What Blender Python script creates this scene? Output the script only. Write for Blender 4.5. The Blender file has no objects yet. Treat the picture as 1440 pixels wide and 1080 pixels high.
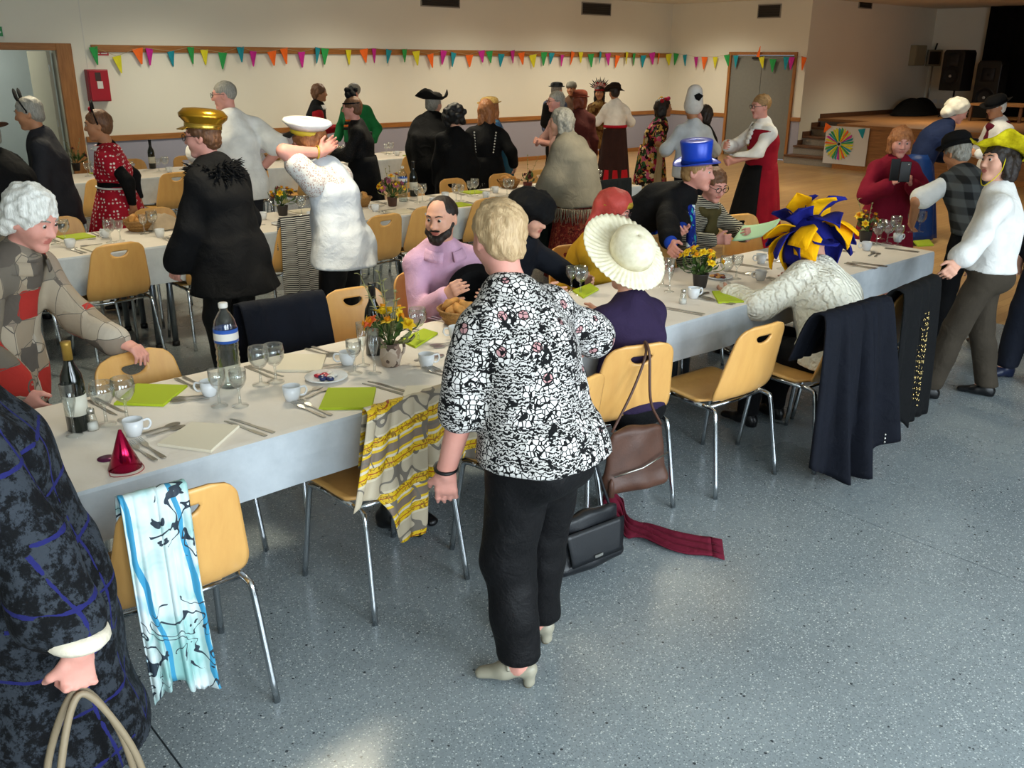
import bpy, bmesh, math, random
import numpy as np
from mathutils import Vector, Matrix

random.seed(7); np.random.seed(7)
scene = bpy.context.scene
C = scene.collection
PI = math.pi
sin, cos, rad = math.sin, math.cos, math.radians

# ------------------------------------------------------------------ camera
CAM_F, CAM_PITCH, CAM_ROLL, CAM_YAW, CAM_H = 1278.26, rad(19.757), rad(0.497), rad(48.086), 1.95
def camera_axes():
    ex = np.array([sin(CAM_YAW), cos(CAM_YAW), 0]); ey = np.array([-cos(CAM_YAW), sin(CAM_YAW), 0]); ez = np.array([0, 0, 1.])
    r = np.array([1, 0, 0.]); fw = np.array([0, cos(CAM_PITCH), -sin(CAM_PITCH)]); up = np.array([0, sin(CAM_PITCH), cos(CAM_PITCH)])
    r2 = r*cos(CAM_ROLL) + up*sin(CAM_ROLL); up2 = up*cos(CAM_ROLL) - r*sin(CAM_ROLL)
    M = np.array([ex, ey, ez])
    return M @ r2, M @ up2, M @ (-fw)
AX = camera_axes()
cam_data = bpy.data.cameras.new('camera'); cam = bpy.data.objects.new('camera', cam_data); C.objects.link(cam)
cam_data.sensor_width = 36; cam_data.lens = CAM_F/1440*36; cam_data.clip_start = 0.05
mw = Matrix.Identity(4)
for j in range(3):
    for i in range(3): mw[i][j] = AX[j][i]
mw[0][3], mw[1][3], mw[2][3] = 0, 0, CAM_H
cam.matrix_world = mw
scene.camera = cam
def ray(x, y):
    return AX[0]*((x-720)/CAM_F) + AX[1]*(-(y-540)/CAM_F) - AX[2]
def onz(x, y, z=0.74):
    """pixel -> point on the horizontal plane at height z"""
    d = ray(x, y); t = (z-CAM_H)/d[2]
    return np.array([d[0]*t, d[1]*t, z])
def ony(x, y, Y):
    d = ray(x, y); t = Y/d[1]
    return np.array([d[0]*t, Y, CAM_H+d[2]*t])
def onx(x, y, X):
    d = ray(x, y); t = X/d[0]
    return np.array([X, d[1]*t, CAM_H+d[2]*t])
def scr(a):
    """angle in the picture's floor plan (0 right, 90 away, 180 left, 270 towards camera) -> world angle"""
    return rad(a) - (PI/2 - CAM_YAW)

# ------------------------------------------------------------------ view, world, lights
vs = scene.view_settings
vs.view_transform = 'Standard'; vs.look = 'None'; vs.gamma = 1.0; vs.exposure = 0.32; vs.use_curve_mapping = False
world = bpy.data.worlds.new('world'); scene.world = world; world.use_nodes = True
bg = world.node_tree.nodes['Background']; bg.inputs[0].default_value = (0.62, 0.74, 0.9, 1); bg.inputs[1].default_value = 1.0

def area_light(name, loc, rot, sx, sy, power, color, spread=180):
    l = bpy.data.lights.new(name, 'AREA'); l.shape = 'RECTANGLE'; l.size = sx; l.size_y = sy; l.energy = power; l.color = color; l.spread = rad(spread)
    o = bpy.data.objects.new(name, l); C.objects.link(o); o.location = loc; o.rotation_euler = rot
    return o
DAY = (0.80, 0.92, 1.0); WARM = (1.0, 0.90, 0.66)
# daylight entering by the tall windows in the wall behind the photographer
WIN_X = [(-1.9, 0.3), (1.1, 3.3), (4.1, 6.3)]
for (x0, x1), pw in zip(WIN_X, (165, 165, 100)):
    area_light('window_daylight', ((x0+x1)/2, -2.62, 1.72), (rad(72), 0, 0), x1-x0-0.1, 2.1, pw, DAY)

# ------------------------------------------------------------------ object helpers
def tag(o, label=None, cat=None, group=None, kind=None):
    if label: o['label'] = label
    if cat: o['category'] = cat
    if group: o['group'] = group
    if kind: o['kind'] = kind
    return o
def empty(name, loc=(0, 0, 0), rz=0, label=None, cat=None, group=None, kind=None):
    o = bpy.data.objects.new(name, None); C.objects.link(o)
    o.location = loc; o.rotation_euler = (0, 0, rz); o.empty_display_size = 0.1
    return tag(o, label, cat, group, kind)
def np_mesh(name, V, F):
    me = bpy.data.meshes.new(name)
    V = np.asarray(V, dtype=np.float32)
    if isinstance(F, np.ndarray):
        n, k = F.shape
        me.vertices.add(len(V)); me.vertices.foreach_set('co', V.ravel())
        me.loops.add(n*k); me.loops.foreach_set('vertex_index', F.astype(np.int32).ravel())
        me.polygons.add(n); me.polygons.foreach_set('loop_start', np.arange(0, n*k, k, dtype=np.int32))
        me.polygons.foreach_set('loop_total', np.full(n, k, dtype=np.int32))
        me.update(calc_edges=True); me.validate()
    else:
        me.from_pydata(V.tolist(), [], F); me.update()
    return me
def obj(name, VF, mat=None, parent=None, smooth=True, loc=None, rot=None, mats=None, midx=None, bevel=0, solid=0, sub=0):
    me = VF if isinstance(VF, bpy.types.Mesh) else np_mesh(name, VF[0], VF[1])
    o = bpy.data.objects.new(name, me); C.objects.link(o)
    if mats:
        for m in mats: me.materials.append(m)
        if midx is not None: me.polygons.foreach_set('material_index', np.asarray(midx, dtype=np.int32))
    elif mat is not None and not me.materials: me.materials.append(mat)
    if smooth: me.polygons.foreach_set('use_smooth', np.ones(len(me.polygons), dtype=bool))
    if parent is not None: o.parent = parent
    if loc is not None: o.location = loc
    if rot is not None: o.rotation_euler = rot
    if solid:
        m = o.modifiers.new('solid', 'SOLIDIFY'); m.thickness = solid; m.offset = 0
    if sub:
        m = o.modifiers.new('sub', 'SUBSURF'); m.levels = sub; m.render_levels = sub
    if bevel:
        m = o.modifiers.new('bevel', 'BEVEL'); m.width = bevel; m.segments = 2; m.limit_method = 'ANGLE'
    return o
def copy_tree(o, parent=None):
    c = o.copy(); C.objects.link(c); c.parent = parent
    for ch in list(o.children): copy_tree(ch, c)
    return c

# ------------------------------------------------------------------ geometry helpers: each returns (V, F)
def rotz(a): return np.array([[cos(a), -sin(a), 0], [sin(a), cos(a), 0], [0, 0, 1.]])
def rotx(a): return np.array([[1, 0, 0], [0, cos(a), -sin(a)], [0, sin(a), cos(a)]])
def roty(a): return np.array([[cos(a), 0, sin(a)], [0, 1, 0], [-sin(a), 0, cos(a)]])
def xf(VF, R=None, t=None, s=None):
    V = np.asarray(VF[0], float)
    if s is not None: V = V*np.asarray(s)
    if R is not None: V = V @ np.asarray(R).T
    if t is not None: V = V + np.asarray(t)
    return V, VF[1]
def join(*parts):
    V, F, n = [], [], 0
    for v, f in parts:
        v = np.asarray(v, float).reshape(-1, 3)
        V.append(v); F += [[int(i)+n for i in q] for q in f]; n += len(v)
    return np.concatenate(V), F
def box(x0, x1, y0, y1, z0, z1):
    V = np.array([[x, y, z] for z in (z0, z1) for y in (y0, y1) for x in (x0, x1)], float)
    return V, [[0, 2, 3, 1], [4, 5, 7, 6], [0, 1, 5, 4], [2, 6, 7, 3], [0, 4, 6, 2], [1, 3, 7, 5]]
def frame_of(d):
    d = np.asarray(d, float); d = d/np.linalg.norm(d)
    h = np.array([0, 0, 1.]) if abs(d[2]) < 0.9 else np.array([1., 0, 0])
    u = np.cross(h, d); u /= np.linalg.norm(u)
    return u, np.cross(d, u), d
def tube(path, r, n=8, closed=False, cap=True):
    P = np.asarray(path, float); m = len(P)
    R = np.broadcast_to(np.asarray(r, float), (m,))
    T = np.gradient(P, axis=0) if not closed else (np.roll(P, -1, 0) - np.roll(P, 1, 0))
    u = None; V = []
    for i in range(m):
        d = T[i]/max(np.linalg.norm(T[i]), 1e-9)
        if u is None: u = frame_of(d)[0]
        u = u - d*(u @ d); u /= max(np.linalg.norm(u), 1e-9); v = np.cross(d, u)
        a = np.linspace(0, 2*PI, n, endpoint=False)
        V.append(P[i] + R[i]*(np.cos(a)[:, None]*u + np.sin(a)[:, None]*v))
    V = np.concatenate(V); F = []
    for i in range(m if closed else m-1):
        for j in range(n):
            a, b = i*n+j, i*n+(j+1) % n; k = ((i+1) % m)*n
            F.append([a, b, k+(j+1) % n, k+j])
    if cap and not closed: F += [list(range(n))[::-1], list(range((m-1)*n, m*n))]
    return V, F
def lathe(prof, n=20, cap=True):
    V, F = [], []
    a = np.linspace(0, 2*PI, n, endpoint=False); m = len(prof)
    for r, z in prof: V.append(np.stack([r*np.cos(a), r*np.sin(a), np.full(n, z)], 1))
    for i in range(m-1):
        for j in range(n): F.append([i*n+j, i*n+(j+1) % n, (i+1)*n+(j+1) % n, (i+1)*n+j])
    if cap:
        if prof[0][0] > 1e-4: F.append(list(range(n))[::-1])
        if prof[-1][0] > 1e-4: F.append(list(range((m-1)*n, m*n)))
    return np.concatenate(V), F
def grid(nu, nv, fn, closed_u=False):
    """fn(u, v) with u, v arrays in 0..1 -> x, y, z arrays"""
    U, W = np.meshgrid(np.linspace(0, 1, nu, endpoint=not closed_u), np.linspace(0, 1, nv))
    x, y, z = fn(U, W)
    V = np.stack([np.broadcast_to(x, U.shape), np.broadcast_to(y, U.shape), np.broadcast_to(z, U.shape)], -1).reshape(-1, 3)
    F = []
    for j in range(nv-1):
        for i in range(nu if closed_u else nu-1):
            k = (i+1) % nu
            F.append([j*nu+i, j*nu+k, (j+1)*nu+k, (j+1)*nu+i])
    return V, F
def extrude_outline(pts, y0, y1):
    """outline in x,z extruded along y"""
    n = len(pts)
    V = np.array([[p[0], y, p[1]] for y in (y0, y1) for p in pts], float)
    F = [list(range(n)), list(range(2*n-1, n-1, -1))] + [[i, i+n, (i+1) % n+n, (i+1) % n] for i in range(n)]
    return V, F
def ball(r=1, n=10, c=(0, 0, 0), s=(1, 1, 1)):
    prof = [(max(1e-5, r*sin(PI*i/(n))), -r*cos(PI*i/(n))) for i in range(n+1)]
    V, F = lathe(prof, n+2, cap=False)
    return V*np.asarray(s)+np.asarray(c), F
def smooth_path(pts, n=24):
    """Catmull-Rom through the points"""
    P = np.asarray(pts, float); P = np.vstack([2*P[0]-P[1], P, 2*P[-1]-P[-2]])
    out = []; m = len(P)-3
    for t in np.linspace(0, m-1e-6, n):
        i = int(t); f = t-i; p0, p1, p2, p3 = P[i:i+4]
        out.append(0.5*((2*p1)+(-p0+p2)*f+(2*p0-5*p1+4*p2-p3)*f*f+(-p0+3*p1-3*p2+p3)*f**3))
    return np.array(out)

# ------------------------------------------------------------------ materials
MATS = {}
def srgb(c):
    if isinstance(c, str):
        c = [int(c[i:i+2], 16)/255 for i in (0, 2, 4)]
        c = [x/12.92 if x <= 0.04045 else ((x+0.055)/1.055)**2.4 for x in c]
    return (*c[:3], 1.0)
class NT:
    def __init__(s, name, rough=0.6, metal=0.0, spec=0.4):
        s.m = bpy.data.materials.new(name); s.m.use_nodes = True; s.t = s.m.node_tree
        s.b = s.t.nodes['Principled BSDF']
        s.b.inputs['Roughness'].default_value = rough; s.b.inputs['Metallic'].default_value = metal; s.b.inputs['Specular IOR Level'].default_value = spec
        s.tc = None
    def n(s, typ, **kw):
        nd = s.t.nodes.new(typ)
        for k, v in kw.items():
            if k in nd.inputs: 
                try: nd.inputs[k].default_value = v
                except Exception: s.t.links.new(v, nd.inputs[k])
            else: setattr(nd, k, v)
        return nd
    def link(s, a, b): s.t.links.new(a, b)
    def co(s, scale=(1, 1, 1), rot=(0, 0, 0), loc=(0, 0, 0)):
        if s.tc is None: s.tc = s.n('ShaderNodeTexCoord')
        mp = s.n('ShaderNodeMapping'); s.link(s.tc.outputs['Object'], mp.inputs[0])
        mp.inputs['Scale'].default_value = scale; mp.inputs['Rotation'].default_value = rot; mp.inputs['Location'].default_value = loc
        return mp.outputs[0]
    def noise(s, vec, scale=5, detail=3, rough=0.5, dist=0):
        nd = s.n('ShaderNodeTexNoise'); s.link(vec, nd.inputs['Vector'])
        nd.inputs['Scale'].default_value = scale; nd.inputs['Detail'].default_value = detail; nd.inputs['Roughness'].default_value = rough; nd.inputs['Distortion'].default_value = dist
        return nd.outputs[0]
    def voro(s, vec, scale=5, rnd=1.0, feature='F1', metric='EUCLIDEAN', out='Distance'):
        nd = s.n('ShaderNodeTexVoronoi'); nd.feature = feature
        if feature not in ('DISTANCE_TO_EDGE', 'N_SPHERE_RADIUS'): nd.distance = metric
        s.link(vec, nd.inputs['Vector']); nd.inputs['Scale'].default_value = scale; nd.inputs['Randomness'].default_value = rnd
        return nd.outputs[out]
    def wave(s, vec, scale=5, dist=0, det=2, direction='X', dscale=1.0):
        nd = s.n('ShaderNodeTexWave'); nd.bands_direction = direction
        s.link(vec, nd.inputs['Vector']); nd.inputs['Scale'].default_value = scale; nd.inputs['Distortion'].default_value = dist; nd.inputs['Detail'].default_value = det; nd.inputs['Detail Scale'].default_value = dscale
        return nd.outputs['Fac']
    def ramp(s, fac, stops, interp='LINEAR'):
        nd = s.n('ShaderNodeValToRGB'); cr = nd.color_ramp; cr.interpolation = interp
        while len(cr.elements) < len(stops): cr.elements.new(0.5)
        for e, (p, c) in zip(cr.elements, stops): e.position = p; e.color = srgb(c)
        s.link(fac, nd.inputs[0]); return nd.outputs[0]
    def palette(s, fac, cols):
        n = len(cols)
        return s.ramp(fac, [(i/n, c) for i, c in enumerate(cols)], 'CONSTANT')
    def mix(s, fac, a, b, mode='MIX'):
        nd = s.n('ShaderNodeMix'); nd.data_type = 'RGBA'; nd.blend_type = mode
        for sock, v in ((0, fac), (6, a), (7, b)):
            if isinstance(v, bpy.types.NodeSocket): s.link(v, nd.inputs[sock])
            elif sock == 0: nd.inputs[0].default_value = v
            else: nd.inputs[sock].default_value = srgb(v)
        return nd.outputs[2]
    def math(s, op, a, b=0.0):
        nd = s.n('ShaderNodeMath'); nd.operation = op
        for i, v in enumerate((a, b)):
            if isinstance(v, bpy.types.NodeSocket): s.link(v, nd.inputs[i])
            else: nd.inputs[i].default_value = v
        return nd.outputs[0]
    def color(s, sock):
        if isinstance(sock, bpy.types.NodeSocket): s.link(sock, s.b.inputs['Base Color'])
        else: s.b.inputs['Base Color'].default_value = srgb(sock)
        return s
    def bump(s, h, strength=0.3, dist=0.01):
        nd = s.n('ShaderNodeBump'); nd.inputs['Strength'].default_value = strength; nd.inputs['Distance'].default_value = dist
        s.link(h, nd.inputs['Height']); s.link(nd.outputs[0], s.b.inputs['Normal']); return s
def plain(name, col, rough=0.6, metal=0.0, spec=0.4, var=0.0, scale=20, bump=0, bscale=200):
    if name in MATS: return MATS[name]
    t = NT(name, rough, metal, spec); v = t.co()
    if var:
        c = srgb(col)[:3]; n = t.noise(v, scale, 4)
        t.color(t.ramp(n, [(0.3, tuple(x*(1-var) for x in c)), (0.7, tuple(min(1, x*(1+var)) for x in c))]))
    else: t.color(col)
    if bump: t.bump(t.noise(v, bscale, 2), bump, 0.004)
    MATS[name] = t.m; return t.m
def fabric(name, col, rough=0.85, var=0.12):
    """cloth with faint tone variation and soft weave relief"""
    if name in MATS: return MATS[name]
    t = NT(name, rough, 0, 0.2); v = t.co(); c = srgb(col)[:3]
    t.color(t.ramp(t.noise(v, 9, 3), [(0.3, tuple(x*(1-var) for x in c)), (0.7, tuple(min(1, x*(1+var)) for x in c))]))
    t.b.inputs['Sheen Weight'].default_value = 0.0
    t.bump(t.math('ADD', t.math('MULTIPLY', t.noise(v, 160, 2), 0.12), t.noise(v, 11, 3, 0.5, 0.8)), 0.45, 0.022); MATS[name] = t.m; return t.m
def cells(name, cols, scale, rnd=1.0, metric='EUCLIDEAN', rough=0.85, line=None, lw=0.05, sc3=(1, 1, 1), distort=0.0):
    """cloth patterned in coloured patches"""
    if name in MATS: return MATS[name]
    t = NT(name, rough, 0, 0.2); v = t.co(sc3)
    if distort:
        nz = t.n('ShaderNodeTexNoise'); t.link(v, nz.inputs['Vector']); nz.inputs['Scale'].default_value = scale*0.8
        ad = t.n('ShaderNodeVectorMath'); ad.operation = 'MULTIPLY_ADD'; t.link(nz.outputs['Color'], ad.inputs[0]); ad.inputs[1].default_value = (distort,)*3; t.link(v, ad.inputs[2]); v = ad.outputs[0]
    col = t.voro(v, scale, rnd, 'F1', metric, 'Color')
    sp = t.n('ShaderNodeSeparateColor'); t.link(col, sp.inputs[0])
    c = t.palette(sp.outputs[0], cols)
    if line:
        e = t.voro(v, scale, rnd, 'DISTANCE_TO_EDGE')
        c = t.mix(t.math('LESS_THAN', e, lw), c, line)
    t.color(c); t.bump(t.noise(v, 11, 3, 0.5, 0.8), 0.4, 0.02); MATS[name] = t.m; return t.m
def stripes(name, a, b, scale, direction='Z', width=0.5, rough=0.85, dist=0.0, rot=(0, 0, 0)):
    if name in MATS: return MATS[name]
    t = NT(name, rough, 0, 0.2); v = t.co(rot=rot)
    f = t.wave(v, scale, dist, 2, direction)
    t.color(t.ramp(f, [(0, a), (width, b)], 'CONSTANT')); MATS[name] = t.m; return t.m
# ================================================================== the room
YW, XD, YS, XB, CEIL = 13.75, 17.0, 10.33, 22.3, 3.08
def struct(name, VF, mat, parent=None, smooth=False, **k):
    o = obj(name, VF, mat, parent, smooth=smooth, **k)
    if parent is None: o['kind'] = 'structure'
    return o
# --- surface materials
def m_wall(name, col):
    t = NT(name, 0.75, 0, 0.25); v = t.co(); c = srgb(col)[:3]
    t.color(t.ramp(t.noise(v, 1.3, 4), [(0.3, tuple(x*0.965 for x in c)), (0.7, c)]))
    t.bump(t.noise(v, 90, 3), 0.12, 0.004); return t.m
M_WALL = m_wall('painted_plaster', 'E2DDCC'); M_DADO = m_wall('grey_lavender_paint', '9C9AA6'); M_CEIL = m_wall('ceiling_paint', 'DAD6CB')
M_CORR = m_wall('corridor_paint', 'C9CFCB'); M_LEAF = m_wall('beige_door_paint', 'B5AD98')
def m_terrazzo():
    t = NT('terrazzo', 0.30, 0, 0.5); v = t.co()
    base = t.ramp(t.noise(v, 1.1, 4), [(0.3, '788185'), (0.7, '899295')])
    col = t.voro(v, 170, 1, 'F1', 'EUCLIDEAN', 'Color'); sp = t.n('ShaderNodeSeparateColor'); t.link(col, sp.inputs[0])
    chips = t.palette(sp.outputs[0], ['5E666A', '7A8286', '8A9296', '6E767A', '9CA4A6', '828A8E', '767E82', 'BCC2C2'])
    d = t.voro(v, 170, 1); msk = t.math('LESS_THAN', d, 0.42)
    c = t.mix(msk, base, chips)
    col2 = t.voro(v, 70, 1, 'F1', 'EUCLIDEAN', 'Color'); sp2 = t.n('ShaderNodeSeparateColor'); t.link(col2, sp2.inputs[0])
    big = t.math('MULTIPLY', t.math('LESS_THAN', t.voro(v, 70, 1), 0.22), t.math('GREATER_THAN', sp2.outputs[1], 0.78))
    c = t.mix(big, c, 'C4C8C4')
    big2 = t.math('MULTIPLY', t.math('LESS_THAN', t.voro(v, 31, 1), 0.16), t.math('GREATER_THAN', sp2.outputs[2], 0.80))
    c = t.mix(big2, c, '30363A')
    t.color(c)
    t.link(t.ramp(t.noise(v, 2.2, 5), [(0.3, (0.22,)*3), (0.75, (0.32,)*3)]), t.b.inputs['Roughness'])
    return t.m
def m_parquet():
    t = NT('parquet', 0.33, 0, 0.5); v = t.co((1, 1, 1))
    br = t.n('ShaderNodeTexBrick'); t.link(v, br.inputs['Vector']); br.inputs['Scale'].default_value = 1.0
    br.inputs['Brick Width'].default_value = 0.9; br.inputs['Row Height'].default_value = 0.09; br.inputs['Mortar Size'].default_value = 0.0022
    br.inputs['Color1'].default_value = srgb('A07C52'); br.inputs['Color2'].default_value = srgb('B2905F'); br.inputs['Mortar'].default_value = srgb('6E4C2A'); br.offset = 0.37
    g = t.noise(t.co((1.2, 16, 1)), 3, 4, 0.6); c = t.mix(t.math('MULTIPLY', g, 0.4), br.outputs['Color'], '8A6842')
    t.color(c); return t.m
def m_wood(name, a, b, rough=0.45, sc=(1, 12, 12), spec=0.4):
    if name in MATS: return MATS[name]
    t = NT(name, rough, 0, spec); v = t.co(sc)
    t.color(t.ramp(t.noise(v, 4, 5, 0.6, 0.4), [(0.3, a), (0.7, b)])); MATS[name] = t.m; return t.m
M_OAK = m_wood('varnished_oak_trim', '8A5828', 'A8703A'); M_OAKV = m_wood('varnished_oak_upright', '8A5828', 'A8703A', sc=(12, 12, 1))
M_STAGEW = m_wood('stage_boards', '7E5430', '9C6C3E', sc=(10, 1, 10)); M_DARKW = m_wood('dark_nosing', '4E3320', '684630', sc=(10, 1, 10))
M_TERR, M_PARQ = m_terrazzo(), m_parquet()
M_CARPET = plain('step_carpet', '8C8478', 0.95, var=0.15, scale=60, bump=0.4)
M_GREYDOOR = plain('grey_door_paint', '75756E', 0.5, var=0.04)
M_CHROME = plain('chrome', 'C8CCD0', 0.16, 1.0)
M_STEEL = plain('brushed_steel', 'B8B6B0', 0.28, 1.0)
M_BLACK = plain('black_plastic', '0C0C0D', 0.45)
M_DARKJ = plain('joint_filler', '40464A', 0.7)

# --- floors: three terrazzo fields divided by expansion joints, then parquet
fl = struct('floor', box(-4.2, 7.5, -2.7, 13.9, -0.12, -0.012), M_DARKJ)
for a, b in ((-4.2, 0.697), (0.703, 3.617), (3.623, 7.497)):
    struct('floor_slab', box(a, b, -2.7, 13.9, -0.012, 0), M_TERR, fl)
fp = struct('floor_parquet', box(7.503, 23, -2.7, 13.9, -0.12, 0), M_PARQ)

# --- walls
wb = struct('wall_back', join(box(-4.2, 3.1, YW, YW+0.2, 0, 3.2), box(4.07, 17.2, YW, YW+0.2, 0, 3.2), box(3.1, 4.07, YW, YW+0.2, 2.0, 3.2)), M_WALL)
struct('dado_paint', box(4.3, XD-0.01, YW-0.006, YW, 0.08, 0.78), M_DADO, wb)
struct('wall_seam', box(4.452, 4.462, YW-0.004, YW, 0.86, 3.08), M_CEIL, wb)
t = struct('trim_1', box(4.53, XD, YW-0.035, YW, 1.975, 2.07), M_OAK, bevel=0.006)
t = struct('trim_2', box(4.3, XD, YW-0.03, YW, 0.78, 0.86), M_OAK, bevel=0.006)
struct('baseboard_back', box(4.3, XD, YW-0.02, YW, 0, 0.08), M_OAK, bevel=0.004)
fr = struct('trim_3', box(4.07, 4.27, YW-0.05, YW+0.02, 0, 2.08), M_OAKV, bevel=0.008)   # door casing
struct('casing_head', box(2.9, 4.07, YW-0.05, YW+0.02, 1.99, 2.08), M_OAK, fr, bevel=0.008)
struct('casing_side', box(2.9, 3.1, YW-0.05, YW+0.02, 0, 2.08), M_OAKV, fr, bevel=0.008)
struct('wall_corridor', join(box(1.5, 6.0, 16.4, 16.5, 0, 2.9), box(6.0, 6.1, YW+0.2, 16.5, 0, 2.9), box(1.4, 1.5, YW+0.2, 16.5, 0, 2.9), box(1.5, 6, YW+0.2, 16.5, 2.8, 2.9)), M_CORR)
struct('floor_corridor', box(1.4, 6.1, 13.9, 16.5, -0.12, 0), M_TERR)
dl = struct('door_1', box(3.985, 4.03, YW+0.12, YW+1.02, 0.01, 1.98), M_LEAF, bevel=0.004)
for z in (0.3, 1.0, 1.72): struct('hinge', xf(lathe([(0.008, 0), (0.008, 0.09)], 8), t=(3.995, YW+0.11, z)), M_STEEL, dl)

# wall with the grey double door
DY0, DY1 = 10.59, 12.09
wr = struct('wall_right', join(box(XD, XD+0.2, YS, DY0, 0, 3.2), box(XD, XD+0.2, DY1, YW, 0, 3.2), box(XD, XD+0.2, DY0, DY1, 2.04, 3.2)), M_WALL)
struct('dado_paint', join(box(XD-0.006, XD, YS, DY0-0.06, 0.08, 0.78), box(XD-0.006, XD, DY1+0.06, YW-0.01, 0.08, 0.78)), M_DADO, wr)
rl = struct('trim_4', box(XD-0.03, XD, YS-0.02, DY0-0.05, 0.78, 0.86), M_OAK, bevel=0.006)
struct('trim_5', box(XD-0.03, XD, DY1+0.05, YW-0.03, 0.78, 0.86), M_OAK, bevel=0.006)
struct('baseboard_right', join(box(XD-0.02, XD, YS, DY0-0.05, 0, 0.08), box(XD-0.02, XD, DY1+0.05, YW-0.03, 0, 0.08)), M_OAK)
fr = struct('trim_6', box(XD-0.04, XD+0.04, DY0-0.06, DY0, 0, 2.1), M_OAKV, bevel=0.006)
struct('casing_side', box(XD-0.04, XD+0.04, DY1, DY1+0.06, 0, 2.1), M_OAKV, fr, bevel=0.006)
struct('casing_head', box(XD-0.04, XD+0.04, DY0, DY1, 2.04, 2.1), M_OAK, fr, bevel=0.006)
d2 = empty('door_2', (XD, (DY0+DY1)/2, 0), kind='structure')
ym = (DY1-DY0)/2
for s in (-1, 1):
    o = obj('door_leaf', box(0.0, 0.045, min(s*0.004, s*ym), max(s*0.004, s*ym), 0.012, 2.035), M_GREYDOOR, d2, smooth=False, bevel=0.004)
struct('door_closer', box(-0.05, -0.002, -0.02, 0.22, 1.96, 2.0), M_BLACK, d2)

# stage, its steps and walls
SX, SZ, SY = 16.45, 0.82, 9.2
struct('wall_stage_side', box(XD+0.2, XB+0.2, YS, YS+0.2, 0, 3.3), M_WALL)
struct('wall_stage_back', box(XB, XB+0.2, -2.7, YS, 0, 3.3), M_WALL)
stg = struct('floor_stage', box(SX+1.25, XB, -2.7, YS, SZ-0.05, SZ), M_STAGEW)
struct('stage_boards', box(SX, SX+1.25, -2.7, SY, SZ-0.05, SZ), M_STAGEW, stg)
struct('stage_front', box(SX+0.02, SX+0.06, -2.7, SY, 0, SZ-0.05), M_STAGEW, stg)
struct('stage_plinth', box(SX, SX+0.02, -2.7, SY, 0, 0.09), M_OAK, stg)
struct('stage_flank', box(SX+0.06, SX+1.25, SY-0.03, SY, 0, SZ-0.05), M_STAGEW, stg)
n_st = 5; rise = SZ/n_st; tread = 0.3
for k in range(n_st):
    x0 = SX+0.12+k*tread; z1 = rise*(k+1)
    x1 = SX+1.25 if k == n_st-1 else x0+tread
    if x1 <= x0: x1 = x0+0.02
    st = struct('step', box(x0, x1+0.02, SY, YS, max(0, z1-rise-0.02), z1-0.035), M_CARPET, stg)
    struct('step_tread', box(x0-0.02, x1+(0.0 if k == n_st-1 else 0.02), SY, YS, z1-0.035, z1), M_DARKW, stg)
    # stepped skirting along the wall
    if x0 >= XD-0.35: struct('baseboard_step', box(max(XD, x0-0.02), x0+tread, YS-0.018, YS, z1, z1+0.09), M_DARKW, stg)
struct('baseboard_stage', box(SX+1.62, XB, YS-0.018, YS, SZ, SZ+0.09), M_DARKW)
struct('baseboard_stage_back', box(XB-0.018, XB, -2.6, YS-0.02, SZ, SZ+0.09), M_DARKW)

# walls never in view but closing the hall: window wall behind the photographer, left wall, ceiling
segs, xs = [], [-4.2] + [v for p in WIN_X for v in p] + [23.0]
for i in range(0, len(xs), 2): segs.append(box(xs[i], xs[i+1], -2.8, -2.6, 0, 3.3))
for x0, x1 in WIN_X: segs += [box(x0, x1, -2.8, -2.6, 0, 0.55), box(x0, x1, -2.8, -2.6, 2.85, 3.3)]
struct('wall_front', join(*segs), M_WALL)
M_WHITEF = plain('white_frame', 'D8D8D4', 0.4)
for k, (x0, x1) in enumerate(WIN_X):
    xm = (x0+x1)/2
    w = struct('window_%d' % (k+1), join(box(x0, x0+0.06, -2.74, -2.66, 0.55, 2.85), box(x1-0.06, x1, -2.74, -2.66, 0.55, 2.85), box(x0, x1, -2.74, -2.66, 0.55, 0.61), box(x0, x1, -2.74, -2.66, 2.79, 2.85), box(xm-0.03, xm+0.03, -2.74, -2.66, 0.55, 2.85)), M_WHITEF)
struct('wall_left', box(-4.4, -4.2, -2.8, 13.95, 0, 3.3), M_WALL)
struct('ceiling', box(-4.3, 22.5, -2.8, 14, CEIL, CEIL+0.1), M_CEIL)

# recessed ceiling lamps
def m_emit(name, col, st):
    t = NT(name); t.b.inputs['Emission Color'].default_value = srgb(col); t.b.inputs['Emission Strength'].default_value = st; t.color('FFFFFF'); return t.m
M_LAMP = m_emit('lamp_glow', 'FFE2B0', 6)
ring = lathe([(0.085, 0), (0.11, -0.004), (0.115, 0.0)], 20, cap=False)
def downlight(x, y, power, wall=False):
    e = empty('downlight', (x, y, CEIL-0.002), 0, 'round recessed downlight with a pale rim in the ceiling' if not wall else 'round recessed downlight in the ceiling close to the bunting wall', 'lamp', 'recessed downlights' if not wall else 'downlights along the bunting wall')
    obj('rim', ring, M_WHITEF, e); obj('bulb', lathe([(0.0001, -0.0005), (0.083, -0.0005)], 20, cap=False), M_LAMP, e)
    l = bpy.data.lights.new('downlight_bulb', 'SPOT'); l.energy = power; l.color = WARM if not wall else (1.0, 0.93, 0.76); l.shadow_soft_size = 0.3; l.spot_size = rad(125 if not wall else 155); l.spot_blend = 0.9
    lo = bpy.data.objects.new('downlight_bulb', l); C.objects.link(lo); lo.parent = e; lo.location = (0, 0, -0.03)
for x in (5.4, 8.2, 11.0, 13.4, 15.4): downlight(x, 12.1, 230, True)
for x in (2.5, 6.0, 9.5, 13.0):
    for y in (4.6, 8.3): downlight(x, y, 330)
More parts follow.
